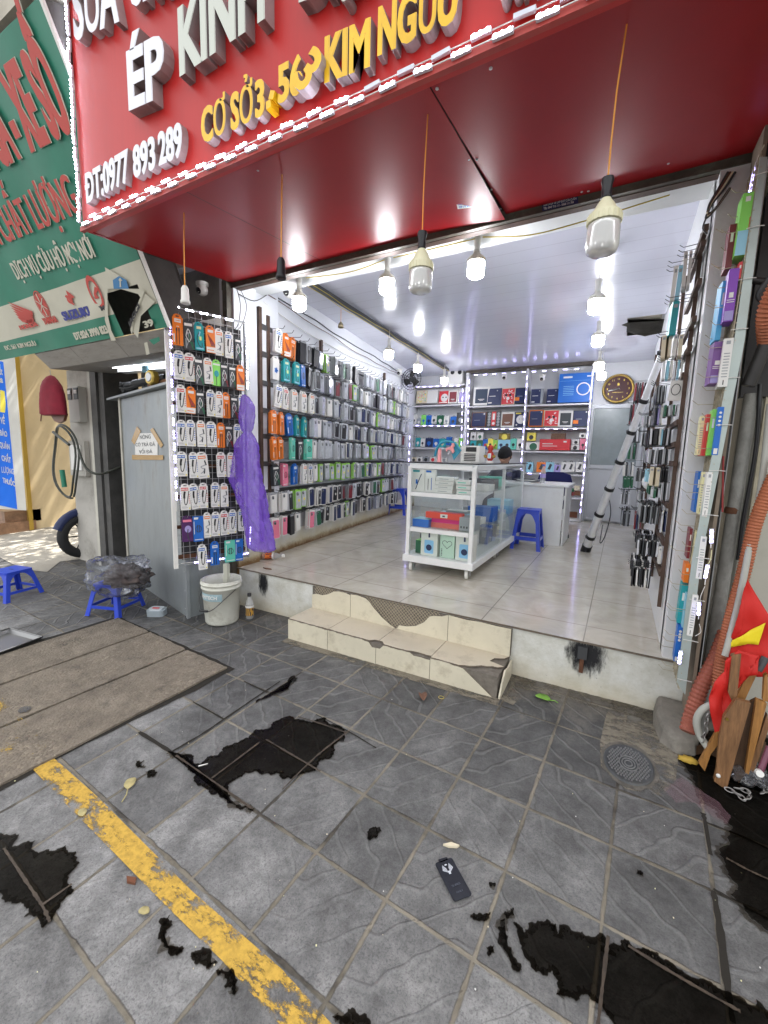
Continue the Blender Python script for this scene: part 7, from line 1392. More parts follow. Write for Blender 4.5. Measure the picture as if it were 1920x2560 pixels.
def edge_row(f, x0, x1, y0, y1, n, ms, Y, nm, lab, cat, grp, parent_rack, hooks=True, wd=.085):
    a = PY(*f(x0, y0), Y); b = PY(*f(x1, y0), Y); z1 = a.z; z0 = PY(*f((x0+x1)/2, y1), Y).z
    X0, X1 = min(a.x, .262), min(b.x, .272); st_ = (X1-X0)/n
    for i in range(n):
        m = ms[i % len(ms)]; h_ = (z1-z0)*random.uniform(.93, 1.02); t = st_*random.uniform(.55, .82); mb = MB()
        mb.prism([(0, p[0], p[2]) for p in rr(-wd/2, wd/2, -h_/2, h_/2, 0, .008)], (t, 0, 0), m); mb.box((t/2, 0, h_/2-.004), (t*1.02, wd*.4, .01), p_white if i % 2 else p_dark)
        if n < 5: mb.poly([(t*.2, -wd/2-.0008, h_*.3), (t*.8, -wd/2-.0008, h_*.3), (t*.8, -wd/2-.0008, h_*.4), (t*.2, -wd/2-.0008, h_*.4)], p_grey)
        o = mb.build(nm, loc=(X0+st_*i, Y, (z0+z1)/2-random.uniform(0, .006)), rot=(0, random.uniform(-.03, .03), random.uniform(-.1, .1)), label=f'{lab}, {ordn(i+1)} from the left', cat=cat, group=grp)
    if Y == YN or Y == 5.75:
        for dY in (.24, .46):
            for i in range(n):
                h_ = (z1-z0)*random.uniform(.85, 1.02); t = st_*.7; X_ = X0+st_*i; V = [(X_+a_, Y+dY+random.uniform(-.01, .01)+b_, (z0+z1)/2+c_) for a_ in (0, t) for b_ in (-wd/2, wd/2) for c_ in (-h_/2, h_/2)]; deep.add(V, [(0, 1, 3, 2), (4, 6, 7, 5), (0, 4, 5, 1), (2, 3, 7, 6), (0, 2, 6, 4), (1, 5, 7, 3)], ms[(i+1) % len(ms)])
    if hooks and parent_rack:
        o_ = Vector(parent_rack.location); mb = MB(); mb.box(Vector((.262, Y+.03, z1+.02))-o_, (.02, .5, .03), dark_wood); mb.build('rail', parent_rack)
        for k in range(3):
            mb = MB(); yy = Y-.05+.06*k; mb.tube([Vector((.26, yy, z1+.018))-o_, Vector((X0-.012, yy, z1+.012))-o_, Vector((X0-.03, yy, z1+.026))-o_], .002, dgrey, 4); mb.build('hook', parent_rack)
YN = 3.12; grp = 'packs on the near right wall rack'
bk_ = [p_dark, p_black, p_grey]; gy = [p_clear, p_grey, p_dark]; sl_ = [p_black, p_clear, p_dark, p_grey]
edge_row(Zb, 805, 888, 200, 330, 6, [p_black, p_grey], YN, 'phone_case', 'slim black case edge in row behind the ring charger box', 'phone case', grp, nr)
edge_row(Zb, 790, 862, 338, 500, 4, [p_dark, p_navy, p_lav, p_white], YN+.03, 'phone_case', 'dark and violet case edge under the slim black row', 'phone case', grp, None)
edge_row(Zb, 865, 983, 345, 430, 5, [p_dgreen, p_clear, p_grey], YN-.06, 'phone_case', 'green grey case edge under the ring charger box', 'phone case', grp, None)
edge_row(Zb, 762, 920, 525, 655, 8, [p_clear, p_black, p_black, p_white, p_lblue, p_dark], YN, 'phone_case', 'black or silvery case edge in mid height row', 'phone case', grp, nr)
edge_row(Zb, 735, 960, 680, 800, 11, gy, YN, 'phone_case', 'grey clear case edge in the row above white boxes', 'phone case', grp, nr)
edge_row(Zb, 725, 757, 828, 935, 1, [p_lblue], YN+.05, 'accessory_box', 'pale blue thin box left of two cream boxes', 'box', grp, None)
edge_row(Zb, 760, 836, 815, 968, 2, [p_cream], YN-.05, 'accessory_box', 'cream thin box beside the white helmet', 'box', grp, nr)
edge_row(Zb, 840, 892, 818, 940, 4, [p_black], YN, 'phone_case', 'black case edge right of the two cream boxes', 'phone case', grp, None)
edge_row(Zb, 762, 836, 972, 1055, 3, [p_clear, p_dgreen], YN, 'phone_case', 'dark green case edge below the cream boxes', 'phone case', grp, None); edge_row(Zb, 842, 930, 935, 1080, 5, gy, YN-.04, 'phone_case', 'grey case edge right of the green ones', 'phone case', grp, None)
edge_row(Zb, 690, 836, 1110, 1250, 9, [p_black, p_grey, p_dark], YN, 'phone_case', 'striped dark case edge in third row from the bottom', 'phone case', grp, nr); edge_row(Zb, 845, 905, 1150, 1320, 4, [p_clear, p_white, p_navy], YN-.06, 'phone_case', 'white and clear case edge beside the dark striped row', 'phone case', grp, None)
edge_row(Zb, 662, 820, 1372, 1500, 9, [p_clear, p_black, p_dark, p_black], YN, 'phone_case', 'black case edge in second row from the bottom', 'phone case', grp, nr); edge_row(Zb, 822, 862, 1420, 1565, 1, [p_white], YN-.06, 'accessory_box', 'white box hanging near the rusty upright', 'box', grp, None)
edge_row(Zb, 622, 772, 1582, 1735, 9, [p_black, p_black, p_white, p_dark], YN, 'phone_case', 'black case edge in the lowest row near floor', 'phone case', grp, nr)
edge_row(Zu, 150, 235, 1095, 1388, 2, [p_white, p_lblue], 2.95, 'accessory_box', 'white and blue box on the top right rack hooks', 'box', grp, nr, wd=.1); edge_row(Zu, 245, 330, 965, 1270, 2, [p_white], 2.9, 'accessory_box', 'white box hanging highest on the right rack', 'box', grp, nr, wd=.1)
edge_row(Zu, 130, 225, 1385, 1665, 1, [p_teal], 2.92, 'accessory_box', 'teal box hanging below the white boxes on right rack', 'box', grp, nr, wd=.1); edge_row(Zu, 60, 245, 1672, 1860, 4, [p_cream, p_cream, p_white], 2.95, 'accessory_box', 'cream box edge in row at pole top', 'box', grp, nr, wd=.1)
edge_row(Zu, 60, 250, 1890, 2040, 6, [p_clear, p_lblue, p_white], 3.0, 'phone_case', 'clear case edge under the cream boxes', 'phone case', grp, nr)
for (x0, x1, y0, y1, n, ms, lab) in [(700, 800, 430, 515, 6, gy, 'dim grey case edge deeper in upper row'), (690, 760, 560, 660, 4, gy, 'dim grey case edge deeper in middle row'), (655, 730, 830, 930, 4, [p_dark, p_grey], 'dim dark case edge behind the helmet row'), (660, 720, 1000, 1090, 4, gy, 'dim grey case edge deeper below helmet'), (640, 700, 1150, 1300, 4, [p_maroon, p_navy, p_grey], 'dim coloured case edge deeper near the floor')]:
    edge_row(Zb, x0, x1, y0, y1, n, ms, 3.75, 'phone_case', lab, 'phone case', grp, nr)
# white ring charger box facing the room
a = PY(*Zb(888, 318), 2.95); b = PY(*Zb(985, 318), 2.95); t_ = PY(*Zb(930, 165), 2.95); mb = MB(); w_ = b.x-a.x; h_ = t_.z-a.z; mb.box((0, 0, 0), (w_, .02, h_), p_white); mb.ribbon([(.026*math.cos(k*.3)*.8, -.0115, .03*math.sin(k*.3)+.005) for k in range(22)], .004, p_black); mb.build('ring_charger_box', loc=((a.x+b.x)/2, 2.93, (a.z+t_.z)/2), rot=(0, .08, 0), label='white box with a black ring print on the right rack', cat='charger box')
gf_ = 'packs on the far right wall rack'
for (x0, x1, y0, y1, n, ms, lab, hk_) in [(640, 745, 175, 315, 6, [p_maroon, p_black, p_dark], 'dark red or black case edge, far rack top row', 1), (605, 690, 340, 470, 5, [p_black, p_maroon, p_grey], 'dark case edge in second row of far rack', 1), (595, 700, 510, 630, 5, gy, 'grey case edge in third row of far rack', 1), (590, 670, 640, 760, 4, [p_dgreen, p_grey], 'green case edge in fourth row of far rack', 1),
                              (550, 640, 780, 890, 4, [p_white, p_dark, p_grey], 'white or dark case edge in fifth row of far rack', 1), (550, 640, 895, 980, 3, [p_dgreen], 'dark green case edge in sixth row of far rack', 0), (530, 605, 1000, 1110, 4, gy, 'grey case edge in seventh row of far rack', 1), (535, 610, 1150, 1275, 4, [p_grey, p_dark], 'dim grey case edge in lowest row of far rack', 1)]:
    edge_row(Zb, x0, x1, y0, y1, n, ms, 5.75, 'phone_case', lab, 'phone case', gf_, frk if hk_ else None)
deep.build('phone_cases', label='dense deeper rows of phone cases on the right wall racks', cat='phone cases', kind='stuff')
# helmet on a hook
p = PY(1618, 1205, 3.6); hl = empty('helmet', p+Vector((.03, 0, 0)), label='white helmet with black strap hanging on right wall rack', cat='helmet'); mb = MB()
mb.lathe([(.0, .085), (.035, .08), (.062, .06), (.08, .03), (.085, 0), (.08, -.035), (.07, -.05)], (0, 0, 0), white_gloss, 24, ax=(-.8, -.3, .4), cap=False); mb.build('shell', hl, solid=.006); hl.scale = (.72, .72, .72); mb = MB(); mb.lathe([(.066, 0), (.07, -.045), (.04, -.06)], (.01, .0, 0), p_black, 20, ax=(-.8, -.3, .4)); mb.tube(bez([(.02, -.06, -.03), (.05, -.05, -.11), (.07, 0, -.05)], 5), .006, black, 5); mb.build('lining', hl)
# telescopic pole leaning on the right wall
P0 = Vector((-.275, 5.33, F)); P1 = PX(1662, 868, .235); pl = empty('telescopic_ladder', P0, label='silver telescopic pole with black rings leaning by the right wall', cat='pole'); D_ = P1-P0; Ln = D_.length; dd = D_.normalized()
alm = M('brushed_aluminium', (.8, .81, .83), .3, .5, var=.06, vs=30); ts = [0.0, .105, .255, .41, .56, .71, .845, .96, 1.0]
ringt = []
for i in range(7):
    r_ = .045-.0026*i; t0 = [0, .1, .24, .385, .525, .665, .8][i]; t1 = [.1, .24, .385, .525, .665, .8, .985][i]
    mb = MB(); mb.tube([dd*Ln*t0, dd*Ln*t1], r_, alm, 18); mb.build('tube_section', pl)
    mb = MB(); mb.tube([dd*(Ln*t1-.03), dd*(Ln*t1+.005)], r_+.005, black, 18); mb.box(dd*(Ln*t1-.01)+Vector((-r_-.004, 0, .0)), (.014, .02, .03), black); mb.build('locking_ring', pl)
mb = MB(); mb.tube([Vector((0, 0, 0)), dd*.09], .055, black, 18); mb.build('rubber_foot', pl)
mb = MB(); mb.tube(bez([dd*.75+Vector((.03, 0, 0)), dd*.6+Vector((.09, 0, -.05)), dd*.3+Vector((.12, 0, -.05)), dd*.25+Vector((.09, 0, -.08)), dd*.4+Vector((.07, 0, 0))], 6), .005, black, 5); mb.build('strap', pl)
# cables at the top right pillar
mb = MB()
for k in range(4): mb.tube(bez([PY(1838-6*k, 430, 2.6), PY(1812-5*k, 470, 2.6), PY(1780-2*k, 510, 2.6), PY(1765+2*k, 545-4*k, 2.6), PY(1790, 520, 2.6), PY(1825, 470, 2.6)], 6), .006, [dgrey, p_cream, M('brown_cable', (0, 0, 0)), dgrey][k], 5)
mb.build('cable_bundle', label='bundle of black and cream cables at the right pillar top', cat='cables'); mb = MB(); mb.tube(bez([PY(1765, 545, 2.6), PY(1757, 570, 2.6), PY(1768, 585, 2.6)], 5), .004, dgrey, 5); mb.build('loose_wire', label='short loose dark wire below the right cable bundle', cat='wire')
# ================================================================== OUTSIDE GRID AND STEEL STRIP AT RIGHT EDGE
sg = empty('side_grid', (.335, 2.4, .4), label='rusty cream wire grid edge-on at the right side of entrance', cat='wire grid'); cw2 = M('old_cream_wire', (.42, .37, .27), .6, var=.4, vs=30)
mb = MB()
for k in range(8): mb.box((.0, -.02+.035*k, 1.17), (.004, .004, 2.34), cw2)
for k in range(60): mb.box((.004, .1, .04*k), (.004, .26, .004), cw2)
mb.build('wire_grid', sg)
sg.rotation_euler = (0, .022, 0)
def G3(x, y, z): return Vector((x-.335, y-2.4, z-.4))
for k in range(44):
    z = 2.6-.05*k+random.uniform(-.015, .015); mb = MB(); yy = 2.39+.05*(k % 3); L = random.uniform(.06, .11); mb.tube([G3(.335, yy, z), G3(.335-L*.75, yy, z-.002), G3(.335-L, yy, z+.018)], .0016, cw2, 4); mb.build('hook', sg)
bar_m = M('aluminium_strip', (.4, .46, .44), .4, .3, var=.1, vs=6, dirt=(.25, .25, .2), dirt_amt=.5); mb = MB(); mb.prism([PY(1692, 1705, 2.372), PY(1713, 1738, 2.372), PY(1753, 1400, 2.372), PY(1862, 850, 2.372), PY(1919, 392, 2.372), PY(1901, 392, 2.372), PY(1836, 850, 2.372), PY(1730, 1400, 2.372)], (0, .012, 0), bar_m); br = mb.build('steel_strip', label='pale flat metal strip running up the right entrance edge', cat='metal strip')
mb = MB()
for k in range(12): z = .45+.2*k; x_ = .338+.047*(z-.4)/2.3; mb.tube([(x_-.012, 2.366, z), (x_+.02, 2.362, z+.002), (x_+.046, 2.366, z)], .0018, white_pl, 4)
mb.build('cable_tie', br)
led_strip('led_strip', [PY(1778, 1325, 2.36), PY(1777, 1370, 2.36)], .055, 'upper short LED module on the flat metal strip', mesh=MODV); led_strip('led_strip', [PY(1768, 1415, 2.36), PY(1762, 1462, 2.36)], .055, 'middle short LED module on the flat metal strip', mesh=MODV)
led_strip('led_strip', [PY(1750, 1507, 2.36), PY(1746, 1548, 2.36)], .055, 'lowest short LED module beside the hanging boxes', mesh=MODV); led_strip('led_strip', [PY(1893, 405, 2.5), PY(1872, 485, 2.5)], .06, 'LED module near the top of the right strip', mesh=MODV); led_strip('led_strip', [PY(1703, 1632, 2.36), PY(1700, 1650, 2.36)], .04, 'LED module at the bottom by blue box', mesh=MODV, wire=False)
mb = MB(); mb.tube(bez([PY(1779, 1375, 2.36), PY(1776, 1400, 2.36), PY(1768, 1412, 2.36)], 5), .0018, p_pal, 5); mb.tube(bez([PY(1762, 1466, 2.36), PY(1752, 1490, 2.36), PY(1750, 1505, 2.36)], 5), .0015, white_pl, 5); mb.tube(bez([PY(1748, 1560, 2.36), PY(1752, 1580, 2.36), PY(1738, 1590, 2.36)], 5), .0015, white_pl, 5); mb.build('led_wire', label='thin wires between the LED modules on metal strip', cat='wire')
# boxes seen edge-on, (left, right, top, bottom) photo pixels
EB = [(1843, 1874, 492, 640, p_green, 'lime to sky blue slim box, highest on the side grid', 2.4), (1816, 1833, 568, 674, p_maroon, 'dark red slim box below the lime one', 2.44), (1812, 1839, 678, 805, p_purple, 'vivid purple slim box on the side grid', 2.4), (1794, 1809, 708, 852, M('print_azure', (.08, .4, .7)), 'azure slim box left of the vivid purple one', 2.46), (1776, 1806, 858, 960, M('print_violet', (.2, .09, .3)), 'dull violet slim box on the side grid', 2.42), (1799, 1825, 850, 968, p_white, 'white slim box right of the dull violet one', 2.38),
      (1744, 1757, 1041, 1138, p_pal, 'pale yellow slim box at left of the colourful row', 2.5), (1758, 1769, 1037, 1140, p_red, 'red slim box in the colourful row', 2.47), (1771, 1784, 1025, 1139, p_green, 'green slim box in the colourful row', 2.43), (1785, 1801, 1019, 1138, p_blue, 'blue slim box with white circles, colourful row', 2.39),
      (1738, 1746, 1178, 1280, p_blue, 'thin blue box left of two tall white boxes', 2.5), (1747, 1758, 1180, 1284, p_pal, 'tall pale box left of the tall white box', 2.44), (1759, 1774, 1180, 1291, p_white, 'tall white slim box under the colourful row', 2.39), (1719, 1727, 1320, 1395, p_maroon, 'thin maroon box low on the side grid', 2.5), (1730, 1748, 1329, 1443, p_pal, 'pale yellow slim box low on the side grid', 2.44), (1743, 1760, 1339, 1446, p_white, 'white slim box right of low pale yellow one', 2.39),
      (1709, 1723, 1408, 1455, p_orange, 'short orange and maroon box low on the grid', 2.46), (1696, 1714, 1459, 1557, p_teal, 'teal slim box low on the side grid', 2.46), (1706, 1720, 1481, 1588, p_lblue, 'light blue slim box between teal and white', 2.42), (1722, 1738, 1484, 1588, p_white, 'white slim box at the lowest white position', 2.38), (1687, 1704, 1563, 1652, p_blue, 'lowest blue slim box by the curb edge', 2.42), (1868, 1878, 548, 590, p_red, 'small red tag box beside the lime box', 2.4), (1842, 1852, 660, 700, p_red, 'small red and cream tag under the lime box', 2.4)]
for i, (x0, x1, y0, y1, m, lab, Yv) in enumerate(EB):
    a = PY(x0, y0, Yv); b = PY(x1, y0, Yv); z0 = PY((x0+x1)/2, y1, Yv).z; w_ = b.x-a.x; h_ = a.z-z0; c = PY((x0+x1)/2, (y0+y1)/2, Yv); mb = MB()
    mb.box((0, .045, 0), (w_*.92, .09, h_), m); y = -.0008
    R = lambda u0, u1, v0, v1, mm, l=0: mb.poly([(u0*w_, y-l, v0*h_), (u1*w_, y-l, v0*h_), (u1*w_, y-l, v1*h_), (u0*w_, y-l, v1*h_)], mm)
    if m in (p_white, p_pal):
        for k in range(9): R(-.28, .28, -.3+.06*k, -.28+.06*k, p_grey)
        R(-.05, .05, -.46, -.36, p_dark); R(-.2, .2, .38, .45, p_grey)
    elif m is p_blue and x1-x0 > 12:
        for k in range(4): mb.lathe([(w_*.22, 0), (w_*.22, .0008)], (0, y, h_*(.38-.085*k)), p_white, 12, ax=(0, -1, 0))
        R(-.3, .3, -.48, -.36, p_white)
    elif m in (p_purple, MATS['print_violet']): R(-.2, .2, -.05, .05, p_white); R(-.35, .35, -.1, -.085, p_white); R(-.35, .35, -.14, -.125, p_white); R(-.4, .4, -.48, -.3, p_lav); 
    elif i == 0: R(-.45, .45, -.5, -.1, p_lblue); R(-.2, .2, .36, .44, p_white)
    elif m is p_lblue: R(-.4, .4, -.46, -.38, p_blue)
    else: R(-.2, .2, .1, .3, p_white)
    mb.build('slim_box', loc=(c.x, Yv-.02, c.z), rot=(0, random.uniform(.0, .02), random.uniform(-.06, .06)), label=lab, cat='accessory box', group='slim boxes hanging at the right entrance edge')
# posts, pipes and wall at the far right
brn = M('brown_post', (.2, .16, .12), .7, .1, var=.3, vs=5); dch = M('dark_channel', (.035, .033, .032), .5, .3, var=.4, vs=4); gpp = M('mottled_grey_pipe', (.26, .26, .24), .7, var=.35, vs=9, dirt=(.07, .06, .05), dirt_amt=.7, dirt_s=5, stretch=(1, 1, .5)); wall_r = M('right_cream_wall', (.5, .49, .42), .8, var=.06, vs=2, dirt=(.3, .28, .22), dirt_amt=.3)
mb = MB(); mb.box((.398, 2.5, 1.5), (.014, .2, 2.9), brn); mb.build('brown_post', label='narrow brown post right of the metal strip', cat='post')
mb = MB(); mb.box((.424, 2.6, 1.5), (.03, .1, 2.9), dch); mb.box((.418, 2.545, 1.5), (.006, .012, 2.9), M('channel_edge', (.16, .15, .15), .4, .6)); mb.build('steel_channel', label='dark steel channel beside the brown post', cat='post')
mb = MB(); mb.box((2.8, 2.72, 1.6), (4.5, .1, 3.2), wall_r); mb.build('side_wall', label='pale cream wall at the far right edge', cat='wall')
mb = MB(); A_ = PY(1822, 1300, 2.53); A_.z = PY(1872, 985, 2.53).z; mb.tube([(A_.x+.02, 2.53, A_.z), (A_.x, 2.53, .14)], .028, gpp, 16); mb.lathe([(.03, 0), (.031, .02), (.028, .03)], (A_.x+.008, 2.53, A_.z-.55), rust, 14); mb.build('grey_pipe', label='mottled grey vertical pipe right of the dark channel', cat='pipe')
mb = MB(); mb.box((.585, 2.655, 1.5), (.035, .02, 2.8), M('peeling_cream', (.5, .46, .34), .8, var=.25, vs=9)); mb.box((.55, 2.66, 2.25), (.16, .05, .9), dch); mb.build('conduit_board', label='peeling cream conduit strip with dark box above it', cat='conduit')
mb = MB(); mb.tube([PY(1870, 965, 2.42), PY(1915, 860, 2.42)], .026, dch, 12); mb.build('short_pipe', label='short slanting dark pipe end at right edge', cat='pipe')
oc = M('orange_conduit', (.4, .13, .06), .6, var=.2, vs=12, dirt=(.17, .07, .045), dirt_amt=.7)
def corr(pts, r, lab, m=oc, step=.014):
    P = bez([Vector(p) for p in pts], 14); 
    L = [0]
    for a, b in zip(P[:-1], P[1:]): L.append(L[-1]+(b-a).length)
    n = int(L[-1]/step*2); Q = []; R_ = []
    for i in range(n+1):
        s_ = L[-1]*i/n; j = max(0, min(len(P)-2, next((k for k in range(len(L)-1) if L[k+1] >= s_), len(P)-2))); t = (s_-L[j])/max(1e-6, L[j+1]-L[j]); Q.append(P[j].lerp(P[j+1], t)); R_.append(r*(1.0 if i % 2 else .86))
    mb = MB(); mb.tube(Q, R_, m, 14, smooth=False); return mb.build('corrugated_conduit', label=lab, cat='conduit', group='orange corrugated conduits')
corr([PY(1960, 1150, 2.4), PY(1925, 1215, 2.4), PY(1888, 1310, 2.4), PY(1862, 1420, 2.4), PY(1832, 1530, 2.38), PY(1806, 1640, 2.36), PY(1797, 1720, 2.34), PY(1800, 1790, 2.34)], .028, 'long bright orange corrugated conduit at the right edge')
corr([PY(1815, 1580, 2.46), PY(1790, 1645, 2.42), PY(1752, 1720, 2.38), PY(1728, 1790, 2.34), PY(1718, 1830, 2.3)], .034, 'thick dusty red corrugated conduit reaching the ground', M('dusty_red_conduit', (.33, .1, .065), .6, var=.15, vs=12), .02)
corr([PY(1960, 700, 2.3), PY(1925, 780, 2.35), PY(1928, 870, 2.45)], .045, 'orange corrugated conduit end at upper right edge')
corr([PY(1868, 1540, 2.42), PY(1845, 1590, 2.42)], .032, 'stubby orange corrugated conduit behind the red flag')
mb = MB(); mb.tube(bez([PY(1925, 1010, 2.46), PY(1905, 1200, 2.44), PY(1880, 1330, 2.4), PY(1858, 1450, 2.36), PY(1838, 1540, 2.34), PY(1812, 1640, 2.3)], 8), .013, M('grey_hose', (.4, .4, .36), .5, var=.1), 10); mb.tube(bez([PY(1778, 1762, 2.24), PY(1755, 1775, 2.24), PY(1742, 1800, 2.24), PY(1748, 1835, 2.24), PY(1770, 1870, 2.22)], 8), .015, M('grey_hose', (0, 0, 0)), 10)
mb.build('grey_hose', label='pale grey flexible hose beside the orange conduit', cat='hose')
mb = MB(); mb.tube(bez([PY(1900, 960, 2.5), PY(1890, 1120, 2.5), PY(1860, 1290, 2.5), PY(1845, 1400, 2.5)], 6), .009, black, 6); mb.tube(bez([PY(1925, 690, 2.4), PY(1895, 740, 2.4), PY(1925, 760, 2.4)], 6), .01, dgrey, 6); mb.tube([PY(1918, 705, 2.45), PY(1875, 700, 2.45)], .014, dch, 6); mb.build('black_cable', label='black cables drooping down the far right wall', cat='cable')
mb = MB(); mb.tube([PY(1808, 1140, 2.4), PY(1806, 1280, 2.4)], .004, M('red_rod', (.25, .03, .03), .6), 6); mb.build('red_rod', label='thin dark red rod against the brown post', cat='rod')
# concrete lump
mb = MB(); P = [Vector((x, y, 0)) for x, y in [(.27, 2.63), (.262, 2.48), (.285, 2.34), (.345, 2.28), (.43, 2.3), (.46, 2.45), (.46, 2.63)]]; V = [(p.x, p.y, gz(p.x, p.y)-.02) for p in P]+[(.36+(p.x-.36)*.86, 2.47+(p.y-2.47)*.86, .235-.05*(2.63-p.y)/.35) for p in P]; n = len(P)
mb.add(V, [(i, (i+1) % n, n+(i+1) % n, n+i) for i in range(n)]+[tuple(range(n, 2*n))], concrete); mb.build('concrete_block', bevel=.02, label='rough concrete lump at the foot of right pillar', cat='concrete lump')
# ================================================================== FLAG, BOARDS, CHAIN AT THE RIGHT EDGE
fm_ = M('flag_red', (.55, .015, .01), .6, var=.1, vs=8); fy = M('flag_yellow', (.85, .68, .02), .6)
def cloth(px, Yv, m, mb, amp=.02, lift=0):
    import bmesh
    bm = bmesh.new(); vs = [bm.verts.new(PY(x, y, Yv-lift)) for x, y in px]; f = bm.faces.new(vs); bmesh.ops.triangulate(bm, faces=[f]); 
    for _ in range(4): bmesh.ops.subdivide_edges(bm, edges=[e for e in bm.edges if e.calc_length() > .022], cuts=1, use_grid_fill=False); bmesh.ops.triangulate(bm, faces=bm.faces[:])
    for v in bm.verts: v.co.y += amp*(noise.noise(v.co*9+Vector((0, -v.co.y*9, 0)))+.5*noise.noise(Vector((v.co.x*30, 0, v.co.z*9)))) 
    bm.verts.index_update(); mb.add([v.co[:] for v in bm.verts], [tuple(v.index for v in f.verts) for f in bm.faces], m, True); bm.free()
mb = MB(); cloth([(1868, 1448), (1935, 1560), (1935, 1690), (1890, 1690), (1855, 1660), (1815, 1665), (1822, 1620), (1855, 1570)], 2.3, fm_, mb); cloth([(1786, 1705), (1822, 1675), (1815, 1655), (1850, 1630), (1898, 1640), (1890, 1682), (1852, 1692), (1840, 1740), (1826, 1785), (1800, 1830), (1787, 1832), (1774, 1775), (1772, 1745), (1790, 1728)], 2.22, fm_, mb, .03)
flg = mb.build('flag', solid=.002, label='crumpled red flag with a yellow star at the right edge', cat='flag'); mb = MB(); cloth([(1824, 1622), (1832, 1603), (1850, 1592), (1880, 1574), (1912, 1555), (1906, 1578), (1893, 1600), (1896, 1612), (1870, 1610), (1850, 1616)], 2.3, fy, mb, .02, .008); mb.build('star', flg, solid=.002)
wd1 = M('worn_brown_wood', (.2, .1, .042), .5, var=.4, vs=5, dirt=(.1, .05, .025), dirt_amt=.5, stretch=(22, 22, 1.2)); wd2 = M('dark_brown_wood', (.08, .043, .022), .5, var=.3, vs=5, stretch=(22, 22, 1.2)); wd3 = M('amber_wood', (.32, .15, .04), .45, var=.3, vs=5, stretch=(22, 22, 1.2))
bz_ = lambda x, y: (1680+x*.1718, 1640+y*.1718)
BD = [([(895, 30), (1035, 10), (960, 620), (900, 720), (830, 560)], 2.2, wd1, 'slim brown wooden leg crossing the red flag'), ([(940, 660), (1165, 715), (1000, 1230), (850, 1700), (780, 1920), (600, 1790), (640, 1650), (690, 1200), (760, 900), (850, 780)], 2.16, wd1, 'widest worn brown board with white screw head'),
      ([(1185, 180), (1295, 235), (1060, 690), (945, 640)], 2.24, wd3, 'short amber wooden piece with a grey sleeve'), ([(700, 1110), (740, 1200), (560, 1420), (470, 1650), (385, 1540), (560, 1250), (640, 1120)], 2.2, wd3, 'slanting light brown board lowest on the left of pile'), ([(1160, 700), (1250, 660), (1110, 1640), (960, 1820), (870, 1640), (1000, 1230)], 2.22, wd2, 'dark brown board between widest and amber boards'),
      ([(1245, 660), (1400, 720), (1110, 1700), (1055, 1690)], 2.19, wd3, 'long amber board at the right of the pile'), ([(1400, 860), (1420, 1060), (1180, 1680), (1110, 1640)], 2.21, wd1, 'brown board half hidden behind the amber one'), ([(1370, 330), (1420, 300), (1420, 700), (1340, 680)], 2.2, wd3, 'amber board piece at the photo edge')]
for P, Yv, m, lab in BD:
    mb = MB(); th = .022; mb.prism([PY(*bz_(*q_), Yv)+Vector((0, (PY(*bz_(*q_), Yv).z-.3)*.08, 0)) for q_ in P], (0, th, 0), m)
    o = mb.build('wooden_board', bevel=.003, label=lab, cat='wooden board', group='brown wooden stool parts piled at the right edge')
    if 'widest' in lab:
        mb = MB(); q_ = PY(*bz_(665, 1715), Yv-.002); mb.lathe([(.008, -.002), (.008, .004), (.004, .006)], q_+Vector((0, (q_.z-.3)*.08, 0)), p_white, 12, ax=(0, -1, 0)); q_ = PY(*bz_(808, 935), Yv-.002); mb.lathe([(.006, -.002), (.006, .004)], q_+Vector((0, (q_.z-.3)*.08, 0)), gold, 12, ax=(0, -1, 0)); mb.build('screw_head', o)
mb = MB(); mb.tube([PY(*bz_(1250, 210), 2.24), PY(*bz_(1360, 20), 2.26)], .014, dgrey, 10); mb.build('metal_tube', label='short dark metal tube sleeve in the amber wooden piece', cat='tube'); mb = MB(); mb.tube([PY(*bz_(1420, 1320), 2.12), PY(*bz_(1280, 1690), 2.08)], .011, M('purple_tube', (.15, .04, .07), .3), 10); mb.lathe([(.013, 0), (.013, .02)], PY(*bz_(1260, 1690), 2.06), p_white, 12, ax=(0, -1, .3)); mb.build('metal_tube', label='purple brown tube with white cap right of the boards', cat='tube')
mb = MB(); P = [PG(*bz_(*q_)) for q_ in [(380, 1620), (500, 1560), (760, 1700), (1000, 1830), (1420, 1900), (1420, 1560), (1100, 1500)]]; mb.prism([(p.x, p.y+.08, p.z+.005) for p in P], (0, 0, .05), wd2); mb.build('base_frame', label='dark base frame under the piled wooden boards', cat='frame')
stc = M('chain_steel', (.35, .34, .33), .4, .9, var=.2)
def chain(px, lab, h=.012, Yv=None):
    P = bez([(PG(*q_, h) if Yv is None else PY(*q_, Yv)) for q_ in px], 10); mb = MB(); s_ = 0; k = 0; last = P[0]
    for i in range(1, len(P)):
        if (P[i]-last).length > .021:
            d = (P[i]-last).normalized(); u = d.orthogonal().normalized(); v = d.cross(u)
            if k % 2: u, v = v, u
            c = (P[i]+last)/2; mb.tube([c+d*math.cos(a)*.017+u*math.sin(a)*.008 for a in np.linspace(0, 6.2832, 13)], .0026, stc, 5, cap=False); last = P[i]; k += 1
    return mb.build('steel_chain', label=lab, cat='chain')
chain([bz_(790, 1930), bz_(870, 1960), bz_(960, 2010), bz_(1050, 2090), bz_(1130, 2060), bz_(1100, 1960), bz_(960, 1930), bz_(850, 1900)], 'pale steel chain lying on wet ground below the boards', .02); chain([bz_(530, 850), bz_(490, 960), bz_(500, 1060), bz_(460, 1170), bz_(420, 1280)], 'rusty steel chain hanging beside the grey hose', Yv=2.22)
chain([bz_(1300, 2000), bz_(1360, 1960), bz_(1420, 1900)], 'short piece of steel chain at the right edge', .02)
